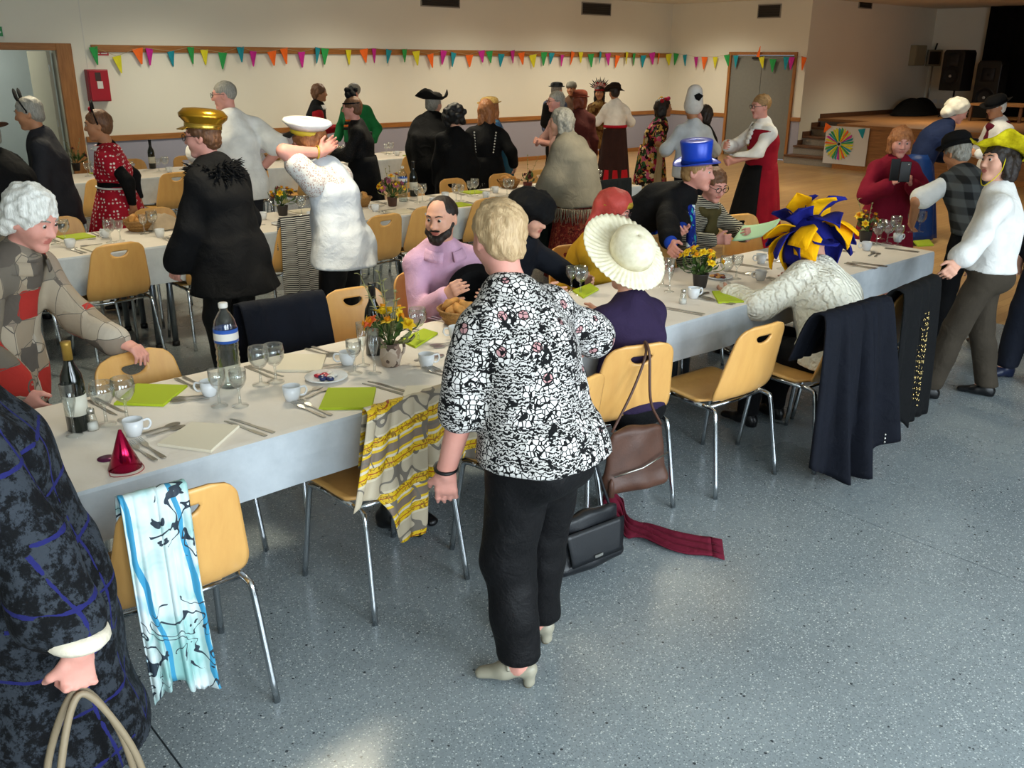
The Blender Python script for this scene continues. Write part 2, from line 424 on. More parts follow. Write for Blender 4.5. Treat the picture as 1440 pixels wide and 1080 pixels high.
for x, y in ((18.3, 8.2), (20.6, 6.5)): downlight(x, y, 330 if x < 19 else 120)  # unseen pair over the stage, added to brighten the stage walls
l_ = bpy.data.lights.new('corridor_fill', 'POINT'); l_.energy = 38; l_.color = (0.97, 1.0, 0.95); l_.shadow_soft_size = 0.2; lo_ = bpy.data.objects.new('corridor_fill', l_); C.objects.link(lo_); lo_.location = (2.6, 15.4, 2.6)  # unseen fill light added to brighten the dark corridor, without a fixture

# ================================================================== things on the walls
M_REDBOX = plain('red_enamel', 'A01A28', 0.35); M_LABELW = plain('white_label', 'D4D0C8', 0.6)
e = empty('fire_alarm_cabinet', (4.54, YW, 1.33), 0, 'red metal fire cabinet on the white wall beside the open doorway', 'cabinet')
obj('body', box(-0.14, 0.14, -0.12, 0, 0, 0.42), M_REDBOX, e, smooth=False, bevel=0.008)
obj('door', box(-0.125, 0.125, -0.135, -0.12, 0.012, 0.408), M_REDBOX, e, smooth=False, bevel=0.004)
obj('window', box(-0.045, 0.03, -0.138, -0.135, 0.27, 0.38), plain('smoked_window', '4A3A38', 0.2), e, smooth=False)
obj('label', box(-0.03, 0.045, -0.138, -0.135, 0.17, 0.265), M_LABELW, e, smooth=False)
e = empty('fire_sign', (4.66, YW, 1.93), 0, 'small red and white sign on the wall above the fire cabinet', 'sign')
obj('plate', box(-0.1, 0.1, -0.008, 0, 0, 0.085), plain('red_sign', 'B02030', 0.5), e, smooth=False)
for z in (0.02, 0.055): obj('lettering', join(box(-0.08, -0.02, -0.011, -0.008, z, z+0.014), box(-0.005, 0.08, -0.011, -0.008, z, z+0.014)), M_LABELW, e, smooth=False)
e = empty('exit_sign', (3.42, YW, 2.14), 0, 'green and white emergency exit sign above the doorway casing', 'sign')
obj('plate', box(-0.14, 0.05, -0.02, 0, 0, 0.13), plain('green_sign', '2E8A4A', 0.5), e, smooth=False)
obj('border', join(box(-0.14, 0.05, -0.023, -0.02, 0, 0.012), box(0.038, 0.05, -0.023, -0.02, 0, 0.13)), M_LABELW, e, smooth=False)
obj('arrow', extrude_outline([(-0.02, 0.03), (0.025, 0.065), (-0.02, 0.1)], -0.024, -0.02), M_LABELW, e, smooth=False)

M_VENT = plain('dark_vent', '2E2A26', 0.6); M_VENTF = plain('vent_frame', '8C867A', 0.5)
def vent(loc, rz, w, h, label):
    e = empty('air_vent', loc, rz, label, 'vent', 'air vents high on the walls')
    obj('grille_back', box(-w/2, w/2, -0.01, 0, 0, h), M_VENT, e, smooth=False)
    f = 0.02
    obj('frame', join(box(-w/2-f, w/2+f, -0.02, 0, -f, 0), box(-w/2-f, w/2+f, -0.02, 0, h, h+f), box(-w/2-f, -w/2, -0.02, 0, 0, h), box(w/2, w/2+f, -0.02, 0, 0, h)), M_VENTF, e, smooth=False)
    for k in range(5): obj('louvre', xf(box(-w/2, w/2, -0.012, 0.002, -0.004, 0.004), R=rotx(0.5), t=(0, -0.012, h*(k+0.5)/5)), M_VENT, e, smooth=False)
vent((10.57, YW, 2.79), 0, 0.82, 0.22, 'dark rectangular air vent above the middle of the bunting rail')
vent((14.55, YW, 2.79), 0, 0.82, 0.2, 'dark rectangular air vent near the room corner above the bunting')
vent((XD, 11.28, 2.76), -PI/2, 0.5, 0.22, 'dark air vent high above the grey double door')
vent((19.0, YS, 2.98), 0, 0.5, 0.2, 'small dark vent high on the white wall above the stage steps')

M_SOCK = plain('socket_white', 'D6D6D2', 0.4)
for k, dx in enumerate((0, 0.16)):
    o = tag(obj('wall_socket', box(-0.06, 0.06, -0.015, 0, 0, 0.09), M_SOCK, None, smooth=False, loc=(15.25+dx, YW-0.006, 0.23), bevel=0.01), 'white double socket plate low on the grey dado', 'socket', 'wall sockets')
for k in range(5):
    tag(obj('stage_socket', box(-0.015, 0, -0.05, 0.05, 0, 0.09), M_SOCK, None, smooth=False, loc=(XB, 10.05-k*0.16, 1.02), bevel=0.008), 'pale socket plate in the row on the stage back wall', 'socket', 'stage wall sockets')

# bunting
FL = {'g': '2F9A4E', 'y': 'D9D02C', 'o': 'EE6A22', 'm': 'C22A92', 't': '1F8FA0'}
FM = {k: fabric('bunting_'+{'g': 'green', 'y': 'yellow', 'o': 'orange', 'm': 'magenta', 't': 'teal'}[k], v, 0.7) for k, v in FL.items()}
far = 'g131,66 y164,79 o193,68 m210,68 t240,72 g268,66 y287,70 g313,74 t338,66 m356,72 o382,72 o399,68 m424,73 t447,67 g457,68 y490,70 o511,69 m526,68 t547,70 g569,69 y585,72 o605,76 m624,71 t638,74 o660,77 m677,71 g688,72 t705,76 m721,71 o733,74 y749,77 g765,73 t776,74 m791,77 o806,73 y817,73 g831,76 t845,73 m855,75 o869,78 y882,73 g892,75 t905,78 m917,74 o927,75 y940,76'
near = 'g951,75 t963,77 m979,80 o991,80 y1006,80 g1022,77 t1035,78 y1071,80 g1087,83 t1106,80 m1113,80 o1131,80'
bt = empty('bunting', (10.5, YW-0.05, 2.0), 0, 'string of coloured triangular pennants along the wooden rail and over the door', 'bunting')
pts = []
flag = extrude_outline([(-0.082, 0), (0.082, 0), (0.01, -0.245), (-0.01, -0.245)], -0.003, 0.003)
def put_flags(spec, fn, rz):
    for tok in spec.split():
        c = tok[0]; x, y = map(float, tok[1:].split(','))
        p = fn(x, y); pts.append(p)
        o = obj('flag', flag, FM[c], bt, smooth=False, loc=Vector(p)-bt.location)
        o.rotation_euler = (random.uniform(0.02, 0.12), random.uniform(-0.22, 0.22), rz+random.uniform(-0.5, 0.5)); o.scale = (random.uniform(0.75, 1.0), 1, random.uniform(0.85, 1.05))
put_flags(far, lambda x, y: ony(x, y, YW-0.06), 0)
put_flags(near, lambda x, y: onx(x, y, XD-0.07), -PI/2)
pp = np.array(pts)-np.array(bt.location)
i0 = len(far.split())
corner = np.array([[XD-0.07, YW-0.06, pts[i0][2]]])-np.array(bt.location)
obj('string', tube(np.vstack([pp[:i0], corner, pp[i0:]]), 0.003, 5), plain('string_tan', 'A89878'), bt)
e = obj('pennant', flag, FM['o'], None, smooth=False, loc=onx(1066, 80, XD-0.09), rot=(0, PI+0.15, -PI/2)); e.scale = (0.5, 1, 0.85)
tag(e, 'orange paper pennant sticking up above the grey door', 'pennant')

# stage things
e = empty('pinwheel_poster', (SX, 8.98, 0.06), -PI/2, 'white poster with a multicoloured paper pinwheel on the stage front', 'poster')
obj('sheet', box(-0.42, 0.45, -0.012, 0, 0.03, 0.72), plain('poster_white', 'CFCBC4', 0.7), e, smooth=False)
cols = ['y', 'g', 't', 'm', 'y', 'o', 'y', 'g', 't', 'y']
for k in range(30):
    a = 2*PI*k/30; p = [(cos(a-0.1)*0.05, 0.4+sin(a-0.1)*0.05), (cos(a-0.11)*0.27, 0.4+sin(a-0.11)*0.27), (cos(a+0.02)*0.3, 0.4+sin(a+0.02)*0.3), (cos(a+0.1)*0.05, 0.4+sin(a+0.1)*0.05)]
    V, F = extrude_outline(p, -0.028 if k % 2 else -0.02, -0.013); V = V-np.array([0.12, 0, 0])
    obj('pleat', (V, F), FM[cols[k % 10]], e, smooth=False)
obj('hub', xf(lathe([(0.03, 0), (0.02, 0.012)], 12), R=rotx(PI/2), t=(-0.12, -0.026, 0.4)), M_BLACK, e)
for k, (y, c, z) in enumerate(((9.36, 'o', 0.70), (8.68, 't', 0.66), (8.0, 'o', 0.6), (7.6, 'o', 0.5))):
    o = obj('paper_pennant', flag, FM[c], None, smooth=False, loc=(SX-0.02, y, z+0.1), rot=(0.05, 0.5 if c == 'o' else -0.2, -PI/2)); o.scale = (0.9, 1, 0.7)
    tag(o, {'o': 'orange paper pennant pinned on the stage edge', 't': 'teal paper pennant pinned beside the pinwheel poster'}[c], 'pennant', 'stage pennants')
e = empty('wall_cabinet', (XB-0.02, 10.28, 1.8), -PI/2, 'cream metal wall cabinet in the stage corner', 'cabinet')
e.location = (XB-0.62, YS-0.001, 1.85); e.rotation_euler = (0, 0, 0)
obj('body', box(-0.42, 0.1, -0.14, 0, 0, 0.44), plain('cream_metal', '8F8366', 0.5), e, smooth=False, bevel=0.01)
obj('door', box(-0.40, 0.08, -0.15, -0.14, 0.02, 0.42), plain('cream_metal', '8F8366', 0.5), e, smooth=False, bevel=0.004)
e = empty('wall_monitor', (XB-0.14, YS-0.16, 1.84), -0.8, 'small dark panel on a slim pole in the stage corner', 'panel')
obj('case', box(-0.16, 0.16, -0.05, 0.03, 0, 0.36), plain('panel_case', '7C7460', 0.5), e, smooth=False, bevel=0.01)
obj('screen', box(-0.125, 0.125, -0.055, -0.05, 0.04, 0.32), plain('dark_screen', '241C14', 0.3), e, smooth=False)
obj('pole', tube([(0, 0, -1.02), (0.0, 0, 0)], 0.018, 8), M_STEEL, e); obj('bracket', tube([(0, 0, 0.36), (0.03, 0, 0.5)], 0.02, 8), M_BLACK, e)

def heap(nu, nv, L, W, Hh, seed):
    rng = np.random.RandomState(seed); ph = rng.rand(6)*6
    def fn(u, v):
        a = 2*PI*u; r = v
        z = Hh*(1-r**2.2)*(1+0.25*np.sin(3*a+ph[0])*r+0.2*np.sin(5*a+ph[1])*r)+0.01
        return L*r*np.cos(a)*(1+0.08*np.sin(4*a+ph[2])), W*r*np.sin(a)*(1+0.1*np.sin(3*a+ph[3])), np.maximum(z, 0.0)
    return grid(nu, nv, fn, True)
tag(obj('cloth_heap', heap(36, 14, 0.85, 0.42, 0.34, 3), fabric('black_cloth', '0A0A0B'), None, loc=(20.7, 9.75, SZ)), 'heap of black cloth lying on the stage floor by the corner', 'cloth')
cu = obj('stage_curtain', grid(60, 4, lambda u, v: (0.05*np.sin(u*46), -3.2*u, 2.55*(1-v)), False), fabric('black_drape', '050505', 0.95), None, loc=(XB-0.35, 9.0, SZ-0.0), solid=0.01)
tag(cu, 'tall black drape hanging at the back of the stage', 'curtain')
def loudspeaker(loc, rz, w, h, d, label):
    e = empty('loudspeaker', loc, rz, label, 'loudspeaker')
    out = [(-w/2, 0), (w/2, 0), (w/2, h*0.93), (w*0.42, h), (-w*0.42, h), (-w/2, h*0.93)]
    obj('cabinet', extrude_outline(out, -d/2, d/2), M_BLACK, e, smooth=False, bevel=0.015)
    g = plain('speaker_grille', '17181A', 0.6)
    obj('woofer', xf(lathe([(0.0001, 0.0), (w*0.1, 0.02), (w*0.34, -0.01), (w*0.4, 0.012), (w*0.41, 0.0)], 24), R=rotx(PI/2), t=(0, -d/2-0.004, h*0.36)), g, e)
    obj('dust_cap', xf(ball(w*0.06, 8), t=(0, -d/2-0.025, h*0.36)), plain('cone_grey', '9A9A98', 0.4), e)
    obj('horn', xf(lathe([(0.03, 0.0), (w*0.36, 0.02), (w*0.38, 0.0)], 4), R=rotx(PI/2) @ rotz(PI/4), t=(0, -d/2-0.003, h*0.76), s=(1, 1, 1)), g, e)
    return e
sp = loudspeaker((XB-1.6, 8.95, 1.36), -PI/2-0.2, 0.5, 0.82, 0.4, 'large black loudspeaker raised on a pole stand on stage')
obj('stand_pole', tube([(0, 0, -0.52), (0, 0, 0.02)], 0.02, 8), M_BLACK, sp)
for a in (0.4, 2.5, 4.6): obj('stand_leg', tube([(0, 0, -0.3), (0.35*cos(a), 0.35*sin(a), -0.53)], 0.014, 6), M_BLACK, sp)
loudspeaker((XB-1.3, 8.35, SZ), -PI/2, 0.5, 1.15, 0.4, 'black speaker cabinet standing on the stage boards beside the raised loudspeaker')
e = empty('stage_table', (XB-2.2, 7.65, SZ), 0, 'low wooden table on the stage under the black equipment', 'table')
obj('top', box(-0.5, 0.5, -0.55, 0.5, 0.30, 0.34), M_STAGEW, e, smooth=False)
for sx in (-0.45, 0.45):
    for sy in (-0.5, 0.45): obj('leg', box(sx-0.025, sx+0.025, sy-0.025, sy+0.025, 0, 0.30), M_DARKW, e, smooth=False)
# ================================================================== chairs
def m_beech():
    t = NT('beech_plywood', 0.33, 0, 0.5); v = t.co((9, 9, 0.9))
    t.color(t.ramp(t.noise(v, 3, 5, 0.6, 0.3), [(0.25, 'D09A55'), (0.75, 'DBA860')])); return t.m
M_BEECH = m_beech()
def thicken(V, F, th):
    bm = bmesh.new(); vs_ = [bm.verts.new(p) for p in V]; bm.verts.ensure_lookup_table()
    for f in F: bm.faces.new([vs_[i] for i in f])
    bmesh.ops.delete(bm, geom=[v for v in bm.verts if not v.link_faces], context='VERTS')
    bm.normal_update(); bmesh.ops.solidify(bm, geom=list(bm.faces), thickness=th)
    me = bpy.data.meshes.new('shell'); bm.to_mesh(me); bm.free(); me.update(); return me
def shell_path(s):
    """arc position along the moulded shell -> y, z (0 at seat front)"""
    pts = np.array([(0.225, 0.420), (0.205, 0.440), (0.10, 0.441), (-0.03, 0.433), (-0.12, 0.436), (-0.175, 0.456), (-0.208, 0.52), (-0.23, 0.62), (-0.252, 0.72), (-0.275, 0.82)])
    P = smooth_path(np.c_[pts, np.zeros(len(pts))], 200)[:, :2]
    L = np.r_[0, np.cumsum(np.linalg.norm(np.diff(P, axis=0), axis=1))]
    return np.interp(s, L, P[:, 0]), np.interp(s, L, P[:, 1]), L[-1]
_, _, SHL = shell_path(np.array([0.0]))
S_BEND = 0.372
def chair_seat():
    ss = np.linspace(0, S_BEND+0.012, 20)
    def hw(s):
        w = 0.205+0.012*np.clip(1-s/0.3, 0, 1)
        w = np.where(s < 0.05, w-0.05*(1-np.sqrt(np.clip(1-((0.05-s)/0.05)**2, 0, 1))), w)
        return np.where(s > S_BEND-0.07, w-(w-0.125)*np.clip((s-(S_BEND-0.07))/0.05, 0, 1)**1.3, w)
    def fn(u, v):
        s = v*(S_BEND+0.012); y, z, _ = shell_path(s); x = (2*u-1)*hw(s)
        return x, y, z-0.012*(1-(2*u-1)**2)*np.clip(s/0.1, 0, 1)*np.clip((S_BEND-s)/0.1, 0, 1)
    return thicken(*grid(16, 24, fn), 0.011)
def chair_back():
    L = SHL-S_BEND; nu, nv = 33, 30
    def hw(s):
        t = s/L
        w = 0.158+0.066*np.clip(1-t, 0, 1)**0.9
        w = np.where(t < 0.3, 0.11+(w-0.11)*np.sqrt(np.clip(1-((0.3-t)/0.3)**2, 0, 1)), w)
        r = 0.16
        return np.where(t > 1-r, w-0.075*(1-np.sqrt(np.clip(1-((t-(1-r))/r)**2, 0, 1))), w)
    U = np.linspace(-1, 1, nu); S = np.linspace(0, L, nv); X = np.zeros((nv, nu)); SS = np.zeros((nv, nu))
    for j, s in enumerate(S): X[j] = U*hw(np.array(s)); SS[j] = s
    # half-moon handle cut-out: flat top, rounded bottom
    zt, a, b = L-0.052, 0.056, 0.042
    out = [(-a+2*a*k/12, zt) for k in range(13)] + [(a*cos(-PI*k/16), zt-b*abs(sin(PI*k/16))) for k in range(1, 16)]
    out = np.array(out)
    F = []; hole = set()
    inside = lambda x, s: (s < zt) and (x/a)**2+((zt-s)/b)**2 < 1
    for j in range(nv-1):
        for i in range(nu-1):
            cx = X[j:j+2, i:i+2].mean(); cs = SS[j:j+2, i:i+2].mean(); q = [j*nu+i, j*nu+i+1, (j+1)*nu+i+1, (j+1)*nu+i]
            if inside(cx, cs): hole.update(q)
            else: F.append(q)
    used = set(i for f in F for i in f)
    for k in hole & used:
        j, i = divmod(k, nu); d = (out[:, 0]-X[j, i])**2+(out[:, 1]-SS[j, i])**2; m = out[d.argmin()]; X[j, i], SS[j, i] = m
    y, z, _ = shell_path(SS+S_BEND)
    y = y+0.028*(X/0.2)**2
    V = np.stack([X, y, z], -1).reshape(-1, 3)
    return thicken(V, F, 0.011)
ME_SEAT, ME_BACK = chair_seat(), chair_back()
def leg_path(sx, rear):
    if rear: return smooth_path([(sx*0.195, -0.10, 0.420), (sx*0.20, -0.165, 0.415), (sx*0.205, -0.185, 0.385), (sx*0.215, -0.215, 0.2), (sx*0.225, -0.245, 0.0)], 12)
    return smooth_path([(sx*0.195, 0.10, 0.420), (sx*0.20, 0.155, 0.415), (sx*0.205, 0.175, 0.385), (sx*0.213, 0.20, 0.2), (sx*0.222, 0.225, 0.0)], 12)
ME_LEG = {}
for sx in (-1, 1):
    for r_ in (0, 1): ME_LEG[sx, r_] = np_mesh('leg', *tube(leg_path(sx, r_), 0.0115, 8))
ME_FRAME = np_mesh('seat_frame', *join(tube([(-0.195, -0.11, 0.418), (-0.195, 0.11, 0.418)], 0.011, 8), tube([(0.195, -0.11, 0.418), (0.195, 0.11, 0.418)], 0.011, 8), tube([(-0.2, -0.12, 0.415), (0, -0.125, 0.411), (0.2, -0.12, 0.415)], 0.009, 8), tube([(-0.2, 0.12, 0.415), (0.2, 0.12, 0.415)], 0.009, 8)))
def hook(sx):
    return tube(smooth_path([(sx*0.205, -0.05, 0.415), (sx*0.235, -0.05, 0.425), (sx*0.245, -0.02, 0.42), (sx*0.235, 0.01, 0.415), (sx*0.245, 0.035, 0.415), (sx*0.205, 0.045, 0.43)], 16), 0.004, 6)
ME_HOOK = np_mesh('coupling_hook', *hook(1))
for me, m in ((ME_SEAT, M_BEECH), (ME_BACK, M_BEECH), (ME_FRAME, M_CHROME), (ME_HOOK, M_CHROME), *[(v, M_CHROME) for v in ME_LEG.values()]): me.materials.append(m)
CHAIRS = []
def chair(x, y, rz=0, label='', group=None):
    e = empty('dining_chair', (x, y, 0), rz, label, 'chair', group)
    obj('seat', ME_SEAT, None, e); obj('backrest', ME_BACK, None, e)
    for k, me in ME_LEG.items(): obj('leg', me, None, e)
    obj('seat_frame', ME_FRAME, None, e); obj('coupling_hook', ME_HOOK, None, e)
    CHAIRS.append(e); return e
def chair_top(px, py, rz=0, **k):
    """place a chair by the pixel of the middle of its backrest's upper edge"""
    p = onz(px, py, 0.83); o = rotz(rz) @ np.array([0, -0.272, 0])
    return chair(p[0]-o[0], p[1]-o[1], rz, **k)
W = 'beech plywood chair with chrome legs '
T1Y0, T1Y1, T2Y0, T2Y1, T3Y0, T3Y1 = 2.64, 3.43, 6.10, 6.90, 9.72, 10.5
# front table, side of the photographer
CH_SCARF = chair(0.84, 2.54, rad(-4), W+'carrying a pale blue printed scarf')
CH_SHAWL = chair(1.73, 2.68, rad(3), W+'half covered by the yellow baroque print shawl')
CH_BAG = chair(2.31, 2.47, rad(6), W+'with the black shoulder bag hung from it')
CH_BROWN = chair(2.93, 2.60, rad(-18), W+'with the brown leather bag hung from its handle hole')
CH_FREE = chair(3.53, 2.45, rad(-4), W+'standing empty between purple top and cream sweater sitters')
CH_COAT = chair(4.12, 2.30, rad(-2), W+'under the long navy coat')
CH_SEQ = chair(4.70, 2.34, rad(4), W+'under the black sequinned jacket')
# front table, far side
chair(1.22, 3.36, PI+rad(8), W+'gripped by the white-haired woman at the front table')
CH_NAVY = chair(1.95, 3.50, PI, W+'covered by a navy jacket with lace trim')
chair(2.42, 3.72, PI-rad(6), W+'pulled out beside the vase of daffodils')
CH_PINK = chair(2.95, 3.84, PI, W+'occupied by the man in the pink shirt')
CH_DARK = chair(3.52, 3.86, PI-rad(5), W+'occupied by the sitter in the black furry hat')
CH_TURB = chair(4.10, 3.82, PI-rad(10), W+'occupied by the sitter in the red turban')
chair(4.74, 3.62, PI, W+'behind the person in the blue top hat')
CH_GLAS = chair(5.36, 3.92, PI, W+'occupied by the reader in the striped jacket')
chair(5.98, 3.85, PI-rad(14), W+'pulled out beside the reader of the green paper')
# second table, near side
g2 = 'chairs along the near side of the second table'
for x, dy, rz, lb in ((1.33, 0, 0, 'at the second table beside the checked blouse'), (1.95, 0, 2, 'facing the lone bread basket on the second table'), (2.62, 0.02, 0, 'with a zebra print bag on its seat'), (3.27, 0, -3, 'carrying the black and white striped jacket'), (3.90, -0.12, 4, 'behind the woman in the white lace blouse'), (4.44, 0.0, -2, 'at the second table behind the bearded man'), (5.05, 0.04, 5, 'at the second table behind the blonde woman'), (5.62, 0.0, 0, 'under a dark green jacket beside the shawl wearer'), (6.62, 0.0, -4, 'under a charcoal jacket at the second table end')):
    ch = chair(x, T2Y0+0.10+dy, rad(rz), W+lb, g2)
    if 'dark green' in lb: CH_GREEN = ch
    if 'charcoal' in lb: CH_CHAR = ch
    if 'striped jacket' in lb: CH_STRIPE = ch
# second table, far side
g3 = 'chairs along the far side of the second table'
for x, rz in ((1.35, 4), (1.95, -3), (2.68, 2), (3.3, 0), (4.42, 3), (5.08, -4), (5.65, 2), (6.28, 0), (6.82, -6)):
    chair(x, T2Y1+0.05, PI+rad(rz), W+'tucked in on the far side of the second table', g3)
# third table
g4 = 'chairs around the back table'
for x, rz in ((2.2, 0), (3.02, 2), (3.75, 0), (4.62, -3), (5.35, 4), (6.0, 2), (6.75, 0), (7.4, -3)):
    chair(x, T3Y0-0.12, rad(rz), W+'on the near side of the back table', g4)
for x, rz in ((3.0, 0), (3.85, 3), (4.5, 0), (5.7, -2), (6.5, 0)):
    chair(x, T3Y1+0.1, PI+rad(rz), W+'on the far side of the back table', g4)

# ================================================================== tables and paper cloths
M_TOP = plain('table_laminate', '9A9488', 0.5)
M_LEGS = plain('grey_table_leg', '7A8086', 0.3, 0.9)
def folding_table(x0, x1, y0, y1, label, group):
    cx, cy = (x0+x1)/2, (y0+y1)/2; L, Wd = (x1-x0)/2-0.005, (y1-y0)/2-0.012
    e = empty('folding_table', (cx, cy, 0), 0, label, 'table', group)
    obj('tabletop', box(-L, L, -Wd, Wd, 0.705, 0.733), M_TOP, e, smooth=False, bevel=0.004)
    for sx in (-1, 1):
        for sy in (-1, 1):
            lg = obj('leg', tube([(sx*(L-0.055), sy*(Wd-0.09), 0.705), (sx*(L-0.055), sy*(Wd-0.09), 0.02)], 0.021, 10), M_LEGS, e)
            obj('foot', xf(lathe([(0.027, 0), (0.027, 0.03), (0.02, 0.035)], 10), t=(sx*(L-0.055), sy*(Wd-0.09), 0)), M_BLACK, lg)
        obj('apron', box(sx*(L-0.055)-0.012, sx*(L-0.055)+0.012, -Wd+0.1, Wd-0.1, 0.66, 0.705), M_LEGS, e, smooth=False)
def m_paper():
    t = NT('white_paper_cloth', 0.8, 0, 0.2); v = t.co()
    t.color(t.ramp(t.noise(v, 2.5, 4), [(0.3, 'DDD3C6'), (0.7, 'E6DDD2')]))
    t.bump(t.noise(t.co((3, 3, 3)), 2.0, 4, 0.6), 0.35, 0.02); return t.m
M_PAPER = m_paper()
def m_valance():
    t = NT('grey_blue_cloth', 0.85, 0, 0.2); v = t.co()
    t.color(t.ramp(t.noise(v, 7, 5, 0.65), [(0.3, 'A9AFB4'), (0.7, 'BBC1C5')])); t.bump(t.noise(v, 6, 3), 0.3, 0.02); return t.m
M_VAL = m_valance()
def paper_cloth(x0, x1, y0, y1, drop, label, seed):
    rng = np.random.RandomState(seed); nx = int((x1-x0)*14)
    prof = [(y0-0.006, 0.735-drop), (y0-0.012, 0.735-drop*0.5), (y0-0.010, 0.728), (y0-0.004, 0.738), (y0+0.02, 0.7395), ((y0+y1)/2, 0.7395), (y1-0.02, 0.7395), (y1+0.004, 0.738), (y1+0.010, 0.728), (y1+0.012, 0.735-drop*0.5), (y1+0.006, 0.735-drop)]
    V, F = [], []
    for i in range(nx+1):
        x = x0-0.01+(x1-x0+0.02)*i/nx
        for j, (y, z) in enumerate(prof):
            w = 1.0 if j in (0, 10) else (0.5 if j in (1, 9) else 0)
            s = -1 if j < 5 else 1
            V.append((x, y+s*w*(0.010*sin(x*5.1+seed)+0.006*sin(x*11.3+seed*2)), z+(0.008*sin(x*2.7+seed) if w == 1 else 0)))
    n = len(prof)
    for i in range(nx):
        for j in range(n-1): F.append([i*n+j, i*n+j+1, (i+1)*n+j+1, (i+1)*n+j])
    c = ((x0+x1)/2, (y0+y1)/2, 0)
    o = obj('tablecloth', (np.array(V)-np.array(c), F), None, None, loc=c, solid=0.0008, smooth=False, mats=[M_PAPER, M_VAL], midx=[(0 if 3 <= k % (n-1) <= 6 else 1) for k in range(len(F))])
    # end flaps
    for x, s in ((x0, -1), (x1, 1)):
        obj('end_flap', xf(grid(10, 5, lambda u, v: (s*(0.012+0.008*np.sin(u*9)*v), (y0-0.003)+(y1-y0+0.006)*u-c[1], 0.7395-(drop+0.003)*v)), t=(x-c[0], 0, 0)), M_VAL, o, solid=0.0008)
    return tag(o, label, 'tablecloth')
for k, (a, b) in enumerate(((0.42, 2.62), (2.62, 4.41), (4.41, 6.18))): folding_table(a, b, T1Y0, T1Y1, 'folding table under the front row white paper cloth', 'tables of the front row')
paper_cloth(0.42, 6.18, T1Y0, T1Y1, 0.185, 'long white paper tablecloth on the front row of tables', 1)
for a, b in ((0.6, 2.29), (2.29, 4.77), (4.77, 7.2)): folding_table(a, b, T2Y0, T2Y1, 'folding table under the second row white paper cloth', 'tables of the second row')
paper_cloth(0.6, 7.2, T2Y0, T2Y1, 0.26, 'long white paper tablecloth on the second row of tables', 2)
for a, b in ((1.4, 3.38), (3.38, 4.98), (4.98, 8.0)): folding_table(a, b, T3Y0, T3Y1, 'folding table under the back row white paper cloth', 'tables of the back row')
paper_cloth(1.4, 8.0, T3Y0, T3Y1, 0.26, 'long white paper tablecloth on the back row of tables', 3)
